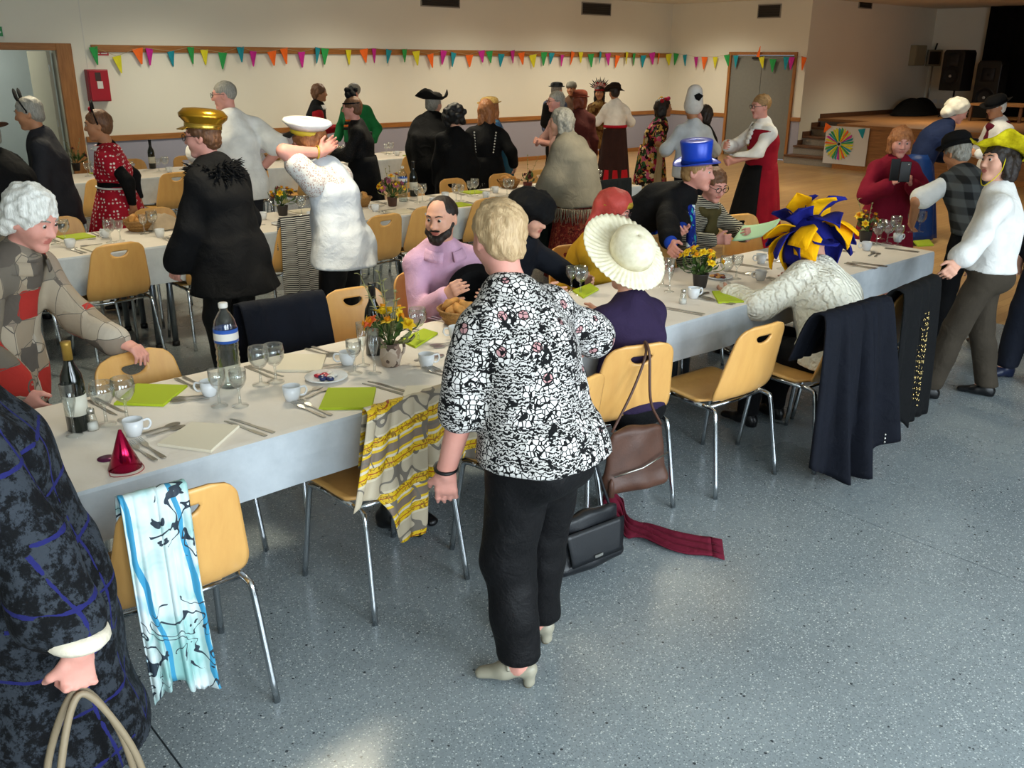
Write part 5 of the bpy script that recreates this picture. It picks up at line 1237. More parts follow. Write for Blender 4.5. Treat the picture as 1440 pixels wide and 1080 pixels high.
child(o, 'hat_band', on_head(f, xf(lathe([(0.0945, 0.003), (0.0905, 0.03)], 30, cap=False), s=(1, 1.12, 1)), tl, of), fabric('dark_blue_ribbon', '0A2A80'), solid=0.003)
neck_scarf(e, f, M_BLUEFL, 'leaf_print_scarf', 0.08, 0.026, ((0.05, 0.16, -0.28), (0.02, 0.15, -0.42), (-0.03, 0.14, -0.36)))
b = SDF(); q0 = f.N+f.Fw*0.05
for dx_ in (-0.05, 0.0, 0.06): b.cap(q0+np.array([dx_*0.5, 0.02, -0.02]), q0+np.array([dx_, 0.05, -0.30-0.05*abs(dx_)*10]), (0.035, 0.022), (0.05, 0.02), 0.02, (1, 0, 0))
child(e, 'scarf_tail', b.mesh(0.011, disp=folds(0.005, (20, 20, 14))), M_BLUEFL)
for i in (0, 1): child(e, 'blue_cuff', SDF().cap(f.E[i]+(f.Wr[i]-f.E[i])*0.62, f.Wr[i], 0.046, 0.042, 0.01).mesh(0.011), fabric('royal_blue_cuff', '143A9C'))
L, fc = (5.34, 3.96), 306    # reader in the striped jacket
f = sit(1.50, lean=8, hunch=14, head=(10, 20, 0), hands=[(-0.10, 0.36, 0.82), (0.20, 0.34, 0.80)], elbows=[(-1, -0.6, -0.5), (1, -0.6, -0.5)], curl=(0.7, 0.7))
e, f = person('reader', L, fc, 'seated woman with glasses and olive scarf reading a pale green paper', f, 'pink', True, ('brown', 'short'), 'dark', ('striped_jacket', M_STRJ, dict(sleeve=0.95, inf=0.024, hem=0.46)), ('trousers', F_BLACK, dict()), glass='0C0C0E')
neck_scarf(e, f, fabric('olive_scarf_cloth', '4A4224'), 'olive_scarf', 0.082, 0.034, ((0.05, 0.15, -0.26), (-0.05, 0.14, -0.30)))
pw, rz_ = f.Wr[0]+f.hd[0]*0.10, scr(fc)-PI/2
gp = empty('song_sheet', tuple(rotz(rz_) @ (f.Wr[1]*0.5+f.Wr[0]*0.5)+np.array([L[0]+0.10, L[1]-0.13, 0.05])), scr(-20), 'pale green printed sheet held by the seated reader', 'paper')
obj('sheet', grid(10, 8, lambda u, v: ((u-0.5)*0.25+0.05*(v-0.5), 0.03*np.sin(u*3)+(v-0.5)*0.19, (v-0.5)*0.08+0.07*u**2-0.03)), plain('pale_green_paper', '9CC49E', 0.7), gp, solid=0.0015)

# phone woman
L, fc = (7.08, 3.44), 262
f = build_figure(1.44, 1.1, lean=4, hunch=12, head=(0, 12, 0), hands=[(-0.075, 0.30, 1.06), (0.075, 0.30, 1.06)], elbows=[(-1, -0.2, -1), (1, -0.2, -1)], hand_dir=[(0.3, 0.2, 1), (-0.3, 0.2, 1)], palm=[(1, -0.2, 0), (-1, -0.2, 0)], curl=(0.8, 0.8))
F_CRIM = fabric('crimson_dress_cloth', '7A1028')
e, f = person('phone', L, fc, 'red-haired woman in crimson dress photographing with a black phone', f, 'pink', True, ('ginger', 'bob'), 'ginger', ('crimson_dress', F_CRIM, dict(sleeve=0.93, inf=0.03, hem=0.42, flare=0.10, sflare=0.01, foldamp=0.008)), None)
W0 = f.Wr[1]; hd = nrm(f.Wr[1]-f.E[1]); u, v, w = frame_of(hd)
child(e, 'bangle', tube([W0-hd*0.05+0.047*(u*cos(a)+v*sin(a)) for a in np.linspace(0, 2*PI, 18, endpoint=False)], 0.006, 6, closed=True), F_WHITE)
ph = empty('mobile_phone', tuple(rotz(scr(fc)-PI/2) @ np.array([0.0, 0.36, 1.115])+np.array([L[0], L[1], 0])), scr(fc)-PI/2, 'black mobile phone held up by the woman in crimson', 'phone')
obj('case', box(-0.04, 0.04, -0.006, 0.006, -0.02, 0.13), M_BLACK, ph, smooth=False, bevel=0.004)
obj('flap', xf(box(0.0, 0.075, -0.004, 0.004, -0.02, 0.14), R=rotz(0.35), t=(0.042, 0.0, 0.01)), M_BLACK, ph, smooth=False, bevel=0.003)
obj('lens', xf(lathe([(0.006, 0), (0.006, 0.003)], 10), R=rotx(-PI/2), t=(-0.02, 0.006, 0.11)), M_CHROME, ph)

# mob cap woman bending, man with two black hats
L, fc = (10.35, 4.75), -2
f = build_figure(1.60, 1.08, lean=26, hunch=16, head=(0, 22, 0), hands=[(-0.15, 0.45, 0.85), (0.2, 0.45, 0.85)])
F_BLUED = fabric('dark_blue_velvet', '14203E'); F_BLUES = fabric('blue_satin_skirt', '0E2A5A', 0.45)
e, f = person('mob', L, fc, 'woman in white mob cap and dark blue dress leaning forward near the stage', f, 'pink', False, ('grey', 'short'), 'grey', ('blue_bodice', F_BLUED, dict(sleeve=0.95, inf=0.028, hem=0.86, foldamp=0.008)), ('skirt', F_BLUES, dict(z0=0.98, z1=0.06, w0=0.18, w1=0.34, n=9)))
b = SDF(); b.ell(hpt(f, 0, -0.045, 0.055), (0.125, 0.13, 0.10), 0.02).ell(hpt(f, 0, -0.12, -0.05), (0.09, 0.06, 0.06), 0.03); b.ell(hpt(f, 0, 0.15, -0.05), (0.13, 0.09, 0.13), 0.01, f.HR, True)
child(e, 'mob_cap', b.mesh(0.012, disp=folds(0.006, (20, 20, 16))), fabric('cream_mob_cap', 'DAD4C4'))
L, fc = (10.95, 4.15), 182
f = build_figure(1.56, 1.08, hunch=14, head=(-4, 14, 0), hands=[(-0.12, 0.30, 1.0), (0.1, 0.30, 1.0)])
e, f = person('hats', L, fc, 'guest in black brimmed hat, burgundy scarf and white shirt near the stage', f, 'tan', False, ('white', 'short'), 'grey', ('white_shirt', F_WHITE, dict(sleeve=0.93, inf=0.03, hem=0.8)), ('trousers', F_BLACK, dict()))
bowler(e, f, F_BLACK, (-6, 0, 0), 'black_hat', 0.105, 0.10, 0.16, (0, -0.01, 0.045), wob=0.02)
neck_scarf(e, f, fabric('burgundy_scarf', '5A1424'), 'burgundy_scarf', 0.09, 0.032, ((0.06, 0.13, -0.3),))
# ---------------------------------------------------------------- between the first and the second table
L, fc = (2.33, 5.12), 152    # gold cap
f = build_figure(1.585, 1.14, lean=4, hunch=12, head=(-24, 6, 0), hands=[(-0.24, 0.18, 0.80), (0.24, 0.2, 0.82)])
e, f = person('goldcap', L, fc, 'woman in shiny gold peaked cap and long black coat with feathery collar', f, 'pink', True, ('brown', 'short'), 'dark', ('black_coat', F_BLACK, dict(sleeve=0.96, inf=0.035, hem=0.62, flare=0.09, sflare=0.03, foldamp=0.009)), ('trousers', F_TROU, dict(wide=0.02)), glass='1A1412')
tl, of = (10, 4, 0), (0, -0.016, 0.05)
o = child(e, 'gold_cap', on_head(f, xf(lathe([(0.095, 0), (0.097, 0.03), (0.128, 0.062), (0.132, 0.082), (0.105, 0.112), (0.05, 0.12), (0.0001, 0.12)], 32, cap=False), s=(1, 1.1, 1)), tl, of), M_GOLD, solid=0.003)
child(o, 'cap_band', on_head(f, xf(lathe([(0.0985, 0.0), (0.1005, 0.004), (0.101, 0.028), (0.099, 0.03)], 32, cap=False), s=(1, 1.1, 1)), tl, of), plain('pale_gold', 'D8B04C', 0.25, 0.9), solid=0.003)
child(o, 'peak', on_head(f, grid(20, 5, lambda u, v: ((0.095+0.02*v)*np.cos(PI*(0.18+0.64*u)), (0.105+0.055*v)*np.sin(PI*(0.18+0.64*u)), 0.008-0.022*v-0.01*np.cos(PI*(u-0.5))*0), ), tl, of), M_GOLD, solid=0.004)
fb = []
for k in range(420):
    a = random.uniform(0, 2*PI); c_ = f.N-f.U2*random.uniform(-0.02, 0.08)+f.Rt*0.125*cos(a)+f.Fw*0.12*sin(a); d = nrm(f.Rt*cos(a)+f.Fw*sin(a)+f.U2*random.uniform(-0.5, 0.8)+np.random.randn(3)*0.3); l = random.uniform(0.03, 0.075)
    fb.append(tube([c_, c_+d*l*0.5, c_+d*l+np.array([0, 0, -0.01])], [0.006, 0.005, 0.001], 4))
tag(child(e, 'feather_collar', join(*fb), F_BLACK), kind='stuff')

L, fc = (3.02, 4.98), 160    # white captain's cap
f = build_figure(1.55, 1.14, lean=8, hunch=14, head=(-20, 26, 0), hands=[(-0.10, 0.06, 1.40), (0.2, 0.22, 1.30)], elbows=[(-1, 0.9, -0.1), (1, 0.6, -0.3)], hand_dir=[(0.7, -0.3, 0.4), None], palm=[(0.2, -0.6, 0.5), None], curl=(0.5, 0.5))
e, f = person('captain', L, fc, 'woman in white peaked cap and white lace-shouldered blouse, arm raised to her hair', f, 'pink', True, ('ginger', 'bob'), 'ginger', ('white_blouse', fabric('bluish_white_blouse', 'CFD3D8'), dict(sleeve=0.0, inf=0.028, hem=0.70, flare=0.05, belly=0.95, foldamp=0.009)), ('trousers', F_TROU, dict(wide=0.02)))
b = SDF(); s_ = f.s
b.cap(f.Cc+f.U*0.04, f.N-f.U2*0.075*s_, (0.165, 0.125), (0.14*s_+0.03, 0.075*s_+0.032), 0.05, f.Rt).cap(f.S[0], f.S[1], 0.052+0.03, 0.082, 0.05)
for i in (0, 1): add_arm(b, f, i, 0.034, 0.30, 0.03)
child(e, 'lace_yoke', b.mesh(0.012), M_LACE)
tl, of = (32, -6, 0), (0, -0.02, 0.055)
o = child(e, 'captain_cap', on_head(f, xf(lathe([(0.097, 0.03), (0.118, 0.05), (0.145, 0.075), (0.135, 0.088), (0.07, 0.098), (0.0001, 0.098)], 32, cap=False), s=(1, 1.12, 1)), tl, of), M_WHITEH, solid=0.003)
child(o, 'yellow_band', on_head(f, xf(lathe([(0.096, 0), (0.098, 0.03)], 32, cap=False), s=(1, 1.12, 1)), tl, of), plain('yellow_band_cloth', 'C8B030', 0.5), solid=0.004)
child(o, 'peak', on_head(f, grid(20, 5, lambda u, v: ((0.095+0.01*v)*np.cos(PI*(0.2+0.6*u)), (0.108+0.05*v)*np.sin(PI*(0.2+0.6*u)), 0.004-0.028*v)), tl, of), M_BLACK, solid=0.004)
W0 = f.Wr[0]; hd = nrm(f.Wr[0]-f.E[0]); u, v, w = frame_of(hd)
child(e, 'bracelet', tube([W0-hd*0.02+0.036*(u*cos(a)+v*sin(a)) for a in np.linspace(0, 2*PI, 18, endpoint=False)], 0.006, 6, closed=True), M_GOLDBR)

L, fc = (5.80, 5.62), 158    # grey shawl
f = build_figure(1.525, 1.14, lean=8, hunch=16, head=(-6, 8, 0), hands=[(-0.22, 0.30, 0.80), (0.18, 0.3, 0.85)])
e, f = person('shawl', L, fc, 'grey-haired woman in fringed grey woven shawl and dark red patterned skirt', f, 'fair', True, ('grey', 'bob'), 'grey', ('blouse', fabric('taupe_blouse', '7A6E62'), dict(sleeve=0.95, inf=0.015, hem=0.8)), ('skirt', M_BROC, dict(z0=0.95, z1=0.10, w0=0.19, w1=0.30, n=8)))
o = child(e, 'shawl', shell_top(f, 0.042, 0.72, 0.72, 0.005, 6, 0.28, 0.014), M_SHAWL)
pts = [np.array([0.27*cos(a), 0.22*sin(a)-0.01, 0.735]) for a in np.linspace(0, 2*PI, 110)]
tag(child(o, 'fringe', fringe(pts, 0.13), M_SHAWL), kind='stuff')

# ---------------------------------------------------------------- behind the second table
L, fc = (1.80, 7.45), 186    # brown hat and black fur
f = build_figure(1.47, 1.15, lean=8, hunch=14, head=(0, 8, 0))
e, f = person('furstole', L, fc, 'guest in brown felt hat, black fur stole and white sleeves', f, 'pink', False, ('grey', 'short'), 'grey', ('white_shirt', F_WHITE, dict(sleeve=0.95, inf=0.02, hem=0.75, sflare=0.02)), ('trousers', F_BLACK, dict()))
b = SDF(); add_torso(b, f, 0.05, 0.06, top=False)
for i in (0, 1): add_arm(b, f, i, 0.05, 0.42)
child(e, 'fur_stole', b.mesh(0.016, disp=lambda x, y, z: 0.008*np.sin(95*x)*np.sin(88*y+20*z)*np.sin(80*z)), F_BLACK)
bowler(e, f, fabric('brown_felt', '4A3020'), (-8, 0, 0), 'felt_hat', 0.1, 0.1, 0.165, (0, -0.01, 0.045), M_SOLE, wob=0.015)
M_EARS = fabric('black_ears_felt', '0A0A0B')
def ear_band(e, f, tilt=0.0, bow=None):
    arc = [hpt(f, 0.088*cos(a), -0.01+tilt*abs(sin(a)), 0.02+0.105*sin(a)) for a in np.linspace(-0.1, PI+0.1, 22)]
    o = child(e, 'headband', tube(arc, 0.006, 6), M_EARS)
    for sg in (-1, 1): child(o, 'felt_ear', on_head(f, xf(lathe([(0.0001, -0.006), (0.045, -0.004), (0.05, 0), (0.045, 0.004), (0.0001, 0.006)], 20, cap=False), R=rotx(PI/2), t=(sg*0.068, -0.01+tilt, 0.155))), M_EARS)
    if bow:
        for sg in (-1, 1): child(o, 'bow_loop', on_head(f, ball(0.025, 8, (sg*0.026, tilt+0.01, 0.135), (1.1, 0.5, 0.8))), bow)
        child(o, 'bow_knot', on_head(f, ball(0.012, 8, (0, tilt+0.01, 0.135))), bow)
L, fc = (2.12, 7.72), 198
f = build_figure(1.60, 1.08, hunch=10, head=(4, 10, 0), hands=[(-0.2, 0.14, 0.80), None])
e, f = person('earman', L, fc, 'man in dark suit and red bow tie with black felt ear headband', f, 'tan', False, ('grey', 'short'), 'grey', ('suit_jacket', F_CHAR, dict(sleeve=0.96, inf=0.026, hem=0.68, flare=0.02)), ('trousers', F_CHAR, dict()))
collar(e, f, F_WHITE, r=0.074, h=0.035); ear_band(e, f, 0.045)
M_REDB = fabric('red_bow_cloth', 'A01428')
for sg in (-1, 1): child(e, 'bow_tie', xf(ball(0.022, 8, (0, 0, 0), (1.3, 0.5, 0.8)), t=f.N+f.Fw*0.085-f.U2*0.03+f.Rt*sg*0.026), M_REDB)
L, fc = (2.50, 7.50), 198
f = build_figure(1.50, 1.02, lean=-2, hunch=8, head=(0, 6, 0), hands=[(-0.20, -0.14, 0.82), (0.16, -0.16, 0.82)], elbows=[(-0.8, -0.6, 0), (0.8, -0.6, 0)])
e, f = person('dots', L, fc, 'woman in red polka-dot bolero and skirt with bow-topped ear headband', f, 'tan', False, ('brown', 'short'), 'dark', ('black_top', F_BLACK, dict(sleeve=0.96, inf=0.012, hem=0.84)), ('skirt', M_DOTS, dict(z0=0.98, z1=0.42, w0=0.15, w1=0.30, n=10)))
b = SDF(); s_ = f.s
b.cap(f.Cc-f.U*0.0, f.N-f.U2*0.07*s_, (0.178, 0.148), (0.16*s_, 0.122*s_), 0.05, f.Rt).cap(f.S[0], f.S[1], 0.078, 0.078, 0.05)
for i in (0, 1): b.ell(f.S[i]+(f.E[i]-f.S[i])*0.3, (0.078, 0.078, 0.09), 0.04)
b.cap(f.Cc+f.Fw*0.14-f.U*0.25, f.N+f.Fw*0.13, (0.05, 0.06), (0.035, 0.06), 0.01, f.Rt, sub=True)
child(e, 'bolero', b.mesh(0.014), M_DOTS); child(e, 'bolero_trim', tube([f.Cc-f.U*0.125+f.Rt*0.165*cos(a)+f.Fw*0.13*sin(a) for a in np.linspace(0, 2*PI, 30, endpoint=False)], 0.008, 6, closed=True), F_WHITE); collar(e, f, F_WHITE, r=0.085, h=0.03); ear_band(e, f, 0.02, M_REDB)
child(e, 'petticoat_back', skirt_mesh(f, 0.9, 0.45, 0.15, 0.285, 10, 0.04), F_BLACK)

L, fc = (3.58, 7.55), 122    # tall man in white shirt
f = build_figure(1.72, 1.22, lean=6, hunch=10, head=(-62, 6, 0), hands=[(-0.22, 0.28, 0.92), (0.20, -0.02, 1.02)], elbows=[(-1, -0.3, -0.2), (1, -0.8, 0.0)], shoulder_w=1.2)
e, f = person('whiteshirt', L, fc, 'tall grey-haired man in white short-sleeved shirt and dark glasses, hand on hip', f, 'pink', True, ('grey', 'cropped'), 'grey', ('white_shirt', fabric('bright_white_shirt', 'E2E1DC'), dict(sleeve=0.42, inf=0.03, hem=0.78, flare=0.03, sflare=0.03, belly=1.0, foldamp=0.009)), ('trousers', F_CHAR, dict(wide=0.02)), glass='14141A')
collar(e, f, F_WHITE, r=0.09, h=0.04)
W0 = f.Wr[1]; hd = nrm(f.Wr[1]-f.E[1]); u, v, w = frame_of(hd)
child(e, 'watch', tube([W0-hd*0.02+0.037*(u*cos(a)+v*sin(a)) for a in np.linspace(0, 2*PI, 16, endpoint=False)], 0.007, 6, closed=True), M_BLACK)

L, fc = (5.28, 8.25), 186    # black dress, feather fascinator
f = build_figure(1.52, 1.08, hunch=10, head=(6, 4, 0), hands=[(-0.16, 0.32, 0.98), (0.1, 0.32, 1.0)])
e, f = person('feather', L, fc, 'woman in black dress with feather fascinator and pearl strand', f, 'pink', False, ('brown', 'short'), 'dark', ('black_dress', m_lace('black_lace', '060607', '1E1A18', 60), dict(sleeve=0.95, inf=0.02, hem=0.85)), ('skirt', F_BLACK, dict(z0=0.98, z1=0.12, w0=0.17, w1=0.27, n=7)))
child(e, 'pearls', tube(smooth_path([f.N+f.Rt*0.08*cos(a)+f.Fw*(0.09+0.05*max(0, sin(a)))*sin(a)-f.U2*(0.03+0.20*max(0, sin(a))) for a in np.linspace(0, 2*PI, 18)], 60), 0.007, 6), plain('pearl', 'C8C4BC', 0.3))
b = SDF(); rr = np.random.RandomState(5)
for k in range(26): b.ell(hpt(f, 0.02+rr.randn()*0.03, 0.0+rr.randn()*0.03, 0.15+rr.randn()*0.025), np.full(3, 0.026), 0.008)
child(e, 'fascinator', b.mesh(0.009, disp=lambda x, y, z: 0.005*np.sin(150*x)*np.sin(150*y)*np.sin(150*z)), F_BLACK)
child(e, 'head_band', tube([hpt(f, 0.085*cos(a), 0.1*sin(a)-0.01, 0.055) for a in np.linspace(0, 2*PI, 28, endpoint=False)], 0.008, 6, closed=True), F_BLACK)

L, fc = (6.80, 11.75), 6      # red vest woman by the wall
f = build_figure(1.53, 1.05, hunch=10, head=(-4, 2, 0), hands=[(-0.1, 0.30, 0.98), (0.12, 0.3, 0.98)])
e, f = person('redvest', L, fc, 'short-haired woman in red sleeves, black waistcoat and white ruffle by the wall', f, 'tan', False, ('brown', 'fluffy'), 'brown', ('red_blouse', fabric('bright_red_cloth', 'A0121E'), dict(sleeve=0.95, inf=0.025, hem=0.85, puff=0.9)), ('skirt', F_BLACK, dict(z0=0.96, z1=0.2, w0=0.16, w1=0.28)))
child(e, 'waistcoat', top_mesh(f, 0.018, sleeve=0, inf=0.034, hem=0.88), F_BLACK); collar(e, f, F_WHITE, 'ruffle', 0.095, 0.06)
L, fc = (7.0, 11.0), 250    # green sweater
f = build_figure(1.57, 1.22, hunch=8, head=(42, 0, 0), hands=[(-0.28, 0.10, 0.85), (0.28, 0.1, 0.85)])
F_GREEN = fabric('green_sweater_cloth', '1A6A3A')
e, f = person('green', L, fc, 'man in green sweater with a black and orange striped cone motif', f, 'pink', False, ('grey', 'cropped'), 'grey', ('green_sweater', F_GREEN, dict(sleeve=0.95, inf=0.028, hem=0.84, belly=1.0)), ('trousers', F_CHAR, dict()))
for k in range(7):
    w = 0.025+0.014*k; z = f.Cc[2]+0.10-0.036*k; y = f.Cc[1]+0.165+0.012*min(k, 4)
    child(e, 'striped_motif', tube(smooth_path([(-w, y-w*0.35, z-0.006), (0, y, z), (w, y-w*0.35, z-0.006)], 9), 0.018, 6), fabric('orange_knit', 'C85A1E') if k % 2 else F_BLACK)
for (L, fc, key, lb, kw) in (((6.22, 8.28), 70, 'tricorn', 'guest in black tricorn hat and black cape seen from behind', {}), ((5.92, 7.50), 88, 'wig', 'guest in black curly wig and black frock coat seen from behind', {})):
    f = build_figure(1.53 if key == 'tricorn' else 1.44, 1.1, hunch=8, head=(10 if key == 'tricorn' else 0, 0, 0))
    e, f = person(key, L, fc, lb, f, 'fair', False, ('grey', 'short') if key == 'tricorn' else ('black', 'curls'), 'dark', ('black_jacket', F_BLACK, dict(sleeve=0.96, inf=0.03, hem=0.55, flare=0.05)), ('trousers', F_BLACK, dict()))
    if key == 'tricorn':
        child(e, 'cape', shell_top(f, 0.05, 0.35, 0.8, 0.014, 3, 0.30, 0.02), fabric('black_cape_cloth', '060608')); collar(e, f, F_WHITE, 'ruff', 0.09, 0.05)
        o = bowler(e, f, fabric('black_felt_hat', '100E0D'), (-4, 0, 0), 'tricorn_hat', 0.1, 0.085, 0.1, (0, -0.01, 0.055))
        child(o, 'turned_brim', on_head(f, grid(54, 5, lambda u, v: ((0.098+(0.085+0.03*np.cos(3*2*PI*u+PI/2))*v)*np.cos(2*PI*u), (0.108+(0.085+0.03*np.cos(3*2*PI*u+PI/2))*v)*np.sin(2*PI*u), 0.075*v**1.5*(1-0.6*np.cos(3*2*PI*u+PI/2))), True), (-4, 0, 0), (0, -0.01, 0.055)), fabric('black_felt_hat', '100E0D'), solid=0.004)
L, fc = (6.42, 7.60), 86     # auburn bob, black velvet dress
f = build_figure(1.485, 1.12, hunch=8, head=(6, 4, 0), hands=[(-0.3, 0.05, 0.86), (0.3, 0.05, 0.86)])
e, f = person('velvet', L, fc, 'auburn-bobbed woman in black velvet dress with patterned skirt panel, back turned', f, 'fair', False, ('ginger', 'longbob'), 'ginger', ('velvet_bodice', F_BLACK, dict(sleeve=0.95, inf=0.026, hem=0.82, puff=1.0)), ('skirt', F_BLACK, dict(z0=0.96, z1=0.15, w0=0.17, w1=0.30, n=8)))
M_SEQP = m_dots('sequin_print', '08080A', 'A8A294', 42, 0.2)
child(e, 'skirt_panel', grid(14, 8, lambda u, v: ((2*u-1)*(0.12+0.06*v), -0.145-0.135*v**0.8+0.10*(2*u-1)**2*(0.5+v*0.5), 0.93-0.6*v)), M_SEQP, solid=0.004)
for sg in (-1, 1): child(e, 'button_row', join(*[ball(0.009, 5, f.N-f.U2*(0.05+0.028*k)+f.Rt*sg*(0.115-0.003*k)-f.Fw*(0.095+0.006*k)) for k in range(8)]), plain('pearl', 'C8C4BC', 0.3))
L, fc = (7.36, 8.55), 200    # straw bonnet
f = build_figure(1.45, 1.05, hunch=10, head=(0, 4, 0), hands=[(-0.25, 0.2, 0.9), (0.28, 0.12, 0.85)])
e, f = person('bonnet', L, fc, 'guest in flower-trimmed straw bonnet and blue dress with yellow gloves', f, 'fair', False, ('ginger', 'longbob'), 'ginger', ('blue_dress', cells('blue_print', ['2A4A6A', '3A6A8A', '8A8A7A', '1E3A5A'], 18), dict(sleeve=0.85, inf=0.026, hem=0.8)), ('skirt', fabric('teal_skirt', '1E4A5C'), dict(z0=0.95, z1=0.1, w0=0.17, w1=0.33)))
o = bowler(e, f, m_straw('natural_straw', 'A88848', 'CDAE6C'), (0, 0, 0), 'straw_bonnet', 0.104, 0.085, 0.145, (0, -0.01, 0.055), fabric('pink_ribbon', 'B87A6A'), wob=0.012)
for k in range(4): child(o, 'trim_flower', on_head(f, ball(0.022, 6, (0.095, 0.03-0.03*k, 0.10+0.01*(k % 2)))), fabric('pink_ribbon', 'B87A6A'))
for i in (0, 1): child(e, 'yellow_gauntlet', SDF().cap(f.E[i]+(f.Wr[i]-f.E[i])*0.5, f.Wr[i]+f.hd[i]*0.13, 0.05, 0.055, 0.02).mesh(0.016), fabric('yellow_print_cloth', 'B8923A'))
L, fc = (7.72, 7.78), 196    # pink blouse
f = build_figure(1.55, 1.06, hunch=10, head=(0, 4, 0), hands=[(-0.06, 0.26, 1.04), (0.08, 0.26, 1.04)], elbows=[(-1, -0.4, -0.6), (1, -0.4, -0.6)])
e, f = person('pinkbl', L, fc, 'grey-haired woman with red glasses in pale pink blouse and long mauve skirt', f, 'pink', False, ('grey', 'short'), 'grey', ('pink_blouse', fabric('pale_pink_blouse', 'A8827A'), dict(sleeve=0.6, inf=0.026, hem=0.85)), ('skirt', fabric('mauve_skirt', '6E524E'), dict(z0=0.97, z1=0.08, w0=0.16, w1=0.26)), glass='6A1A14')
L, fc = (8.85, 8.6), 80    # maroon coat
f = build_figure(1.50, 1.1, hunch=10)
e, f = person('maroon', L, fc, 'guest in rust-brown hat and maroon coat behind the shawl wearer', f, 'fair', False, ('auburn', 'bob'), 'dark', ('maroon_coat', fabric('maroon_wool', '4A1E1A'), dict(sleeve=0.95, inf=0.035, hem=0.4, flare=0.07)), ('trousers', F_BLACK, dict()))
bowler(e, f, fabric('rust_felt', '6A2E1C'), (0, 0, 0), 'rust_hat', 0.106, 0.1, 0.13, (0, -0.01, 0.045))
L, fc = (10.85, 11.1), 60    # backpack
f = build_figure(1.53, 1.05, hunch=8, head=(10, 0, 0))
e, f = person('backpack', L, fc, 'guest in checked flat hat with a black rucksack by the wall', f, 'fair', False, ('grey', 'short'), 'grey', ('blue_shirt', fabric('slate_blue_shirt', '4A5670'), dict(sleeve=0.95, inf=0.025, hem=0.8)), ('trousers', F_BLACK, dict()))
bowler(e, f, M_TARTAN, (0, 0, 0), 'checked_hat', 0.102, 0.08, 0.14, (0, -0.01, 0.05)); b = SDF(); b.cap(f.W-f.Fw*0.2-f.U*0.02, f.N-f.Fw*0.19-f.U*0.08, (0.15, 0.09), (0.13, 0.075), 0.03, f.Rt)
child(e, 'rucksack', b.mesh(0.02), F_BLACK)
L, fc = (11.95, 11.8), 250
f = build_figure(1.50, 1.05, hunch=8)
e, f = person('greycap', L, fc, 'guest in grey knitted cap standing near the far wall', f, 'tan', False, ('brown', 'short'), 'brown', ('brown_top', fabric('brown_top_cloth', '5A4232'), dict(sleeve=0.95, inf=0.025, hem=0.8)), ('trousers', F_BLACK, dict()))
child(e, 'knitted_cap', on_head(f, xf(lathe([(0.097, 0), (0.1, 0.04), (0.085, 0.09), (0.04, 0.115), (0.0001, 0.118)], 24, cap=False), s=(1, 1.15, 1)), (0, 0, 0), (0, -0.012, 0.03)), fabric('grey_knit', '7A776C'), solid=0.004)
L, fc = (11.75, 10.95), 262   # feather headdress
f = build_figure(1.46, 1.05, hunch=8, hands=[(-0.1, 0.28, 1.05), (0.1, 0.28, 1.0)])
e, f = person('headdress', L, fc, 'guest wearing a fan of black, red and white feathers on the head', f, 'tan', False, ('dark', 'longbob'), 'dark', ('tan_tunic', cells('tan_tunic_print', ['7A5A34', '8A6A40', '5A3A22', 'A08450'], 20), dict(sleeve=0.95, inf=0.026, hem=0.5)), ('trousers', F_BLACK, dict()))
o = child(e, 'headdress_band', on_head(f, xf(lathe([(0.092, 0), (0.094, 0.03)], 24, cap=False), s=(1, 1.13, 1)), (0, 0, 0), (0, -0.01, 0.045)), fabric('red_braid', '8A1E24'), solid=0.004)
for k in range(15):
    a = rad(-70+10*k); di = np.array([sin(a), -0.15, cos(a)]); lt = np.array([cos(a), 0, -sin(a)]); l_ = 0.20+0.04*(k % 2)
    for part, (t0, t1, m) in enumerate(((0.25, 0.62, fabric('white_red_feather', 'C8A8A0') if k % 3 else fabric('red_feather', 'A8282C')), (0.6, 1.0, fabric('black_feather', '120E0C')))):
        child(o, 'feather', on_head(f, grid(4, 6, lambda u, v: [np.array([0, -0.02, 0.06])[i]+di[i]*l_*(t0+(t1-t0)*v)+lt[i]*(2*u-1)*0.016*np.sin(PI*np.clip(0.15+(t0+(t1-t0)*v)*0.85, 0, 1)) for i in range(3)])), m, solid=0.003)
L, fc = (11.05, 9.95), 112    # cowboy hat
f = build_figure(1.52, 1.08, hunch=8, head=(6, 6, 0), hands=[(-0.1, 0.28, 1.1), (0.2, 0.2, 1.0)])
e, f = person('cowboy', L, fc, 'guest in dark brown wide hat, white blouse and dark skirt with red sash', f, 'tan', False, ('dark', 'short'), 'dark', ('white_blouse', F_WHITE, dict(sleeve=0.9, inf=0.03, hem=0.9, puff=1.0)), ('skirt', fabric('dark_brown_skirt', '2A1614'), dict(z0=0.96, z1=0.12, w0=0.17, w1=0.26)))
bowler(e, f, fabric('dark_brown_felt', '1E1512'), (-6, 8, 0), 'wide_hat', 0.102, 0.115, 0.17, (0, -0.01, 0.045), wob=0.035)
child(e, 'red_sash', tube([(0.175*cos(a), 0.145*sin(a)-0.015, 0.95) for a in np.linspace(0, 2*PI, 28, endpoint=False)], 0.024, 6, closed=True), M_REDB); child(e, 'red_hem', skirt_mesh(f, 0.30, 0.115, 0.245, 0.265, 9, 0.04, 0.225), fabric('bright_red_cloth', 'A0121E'))

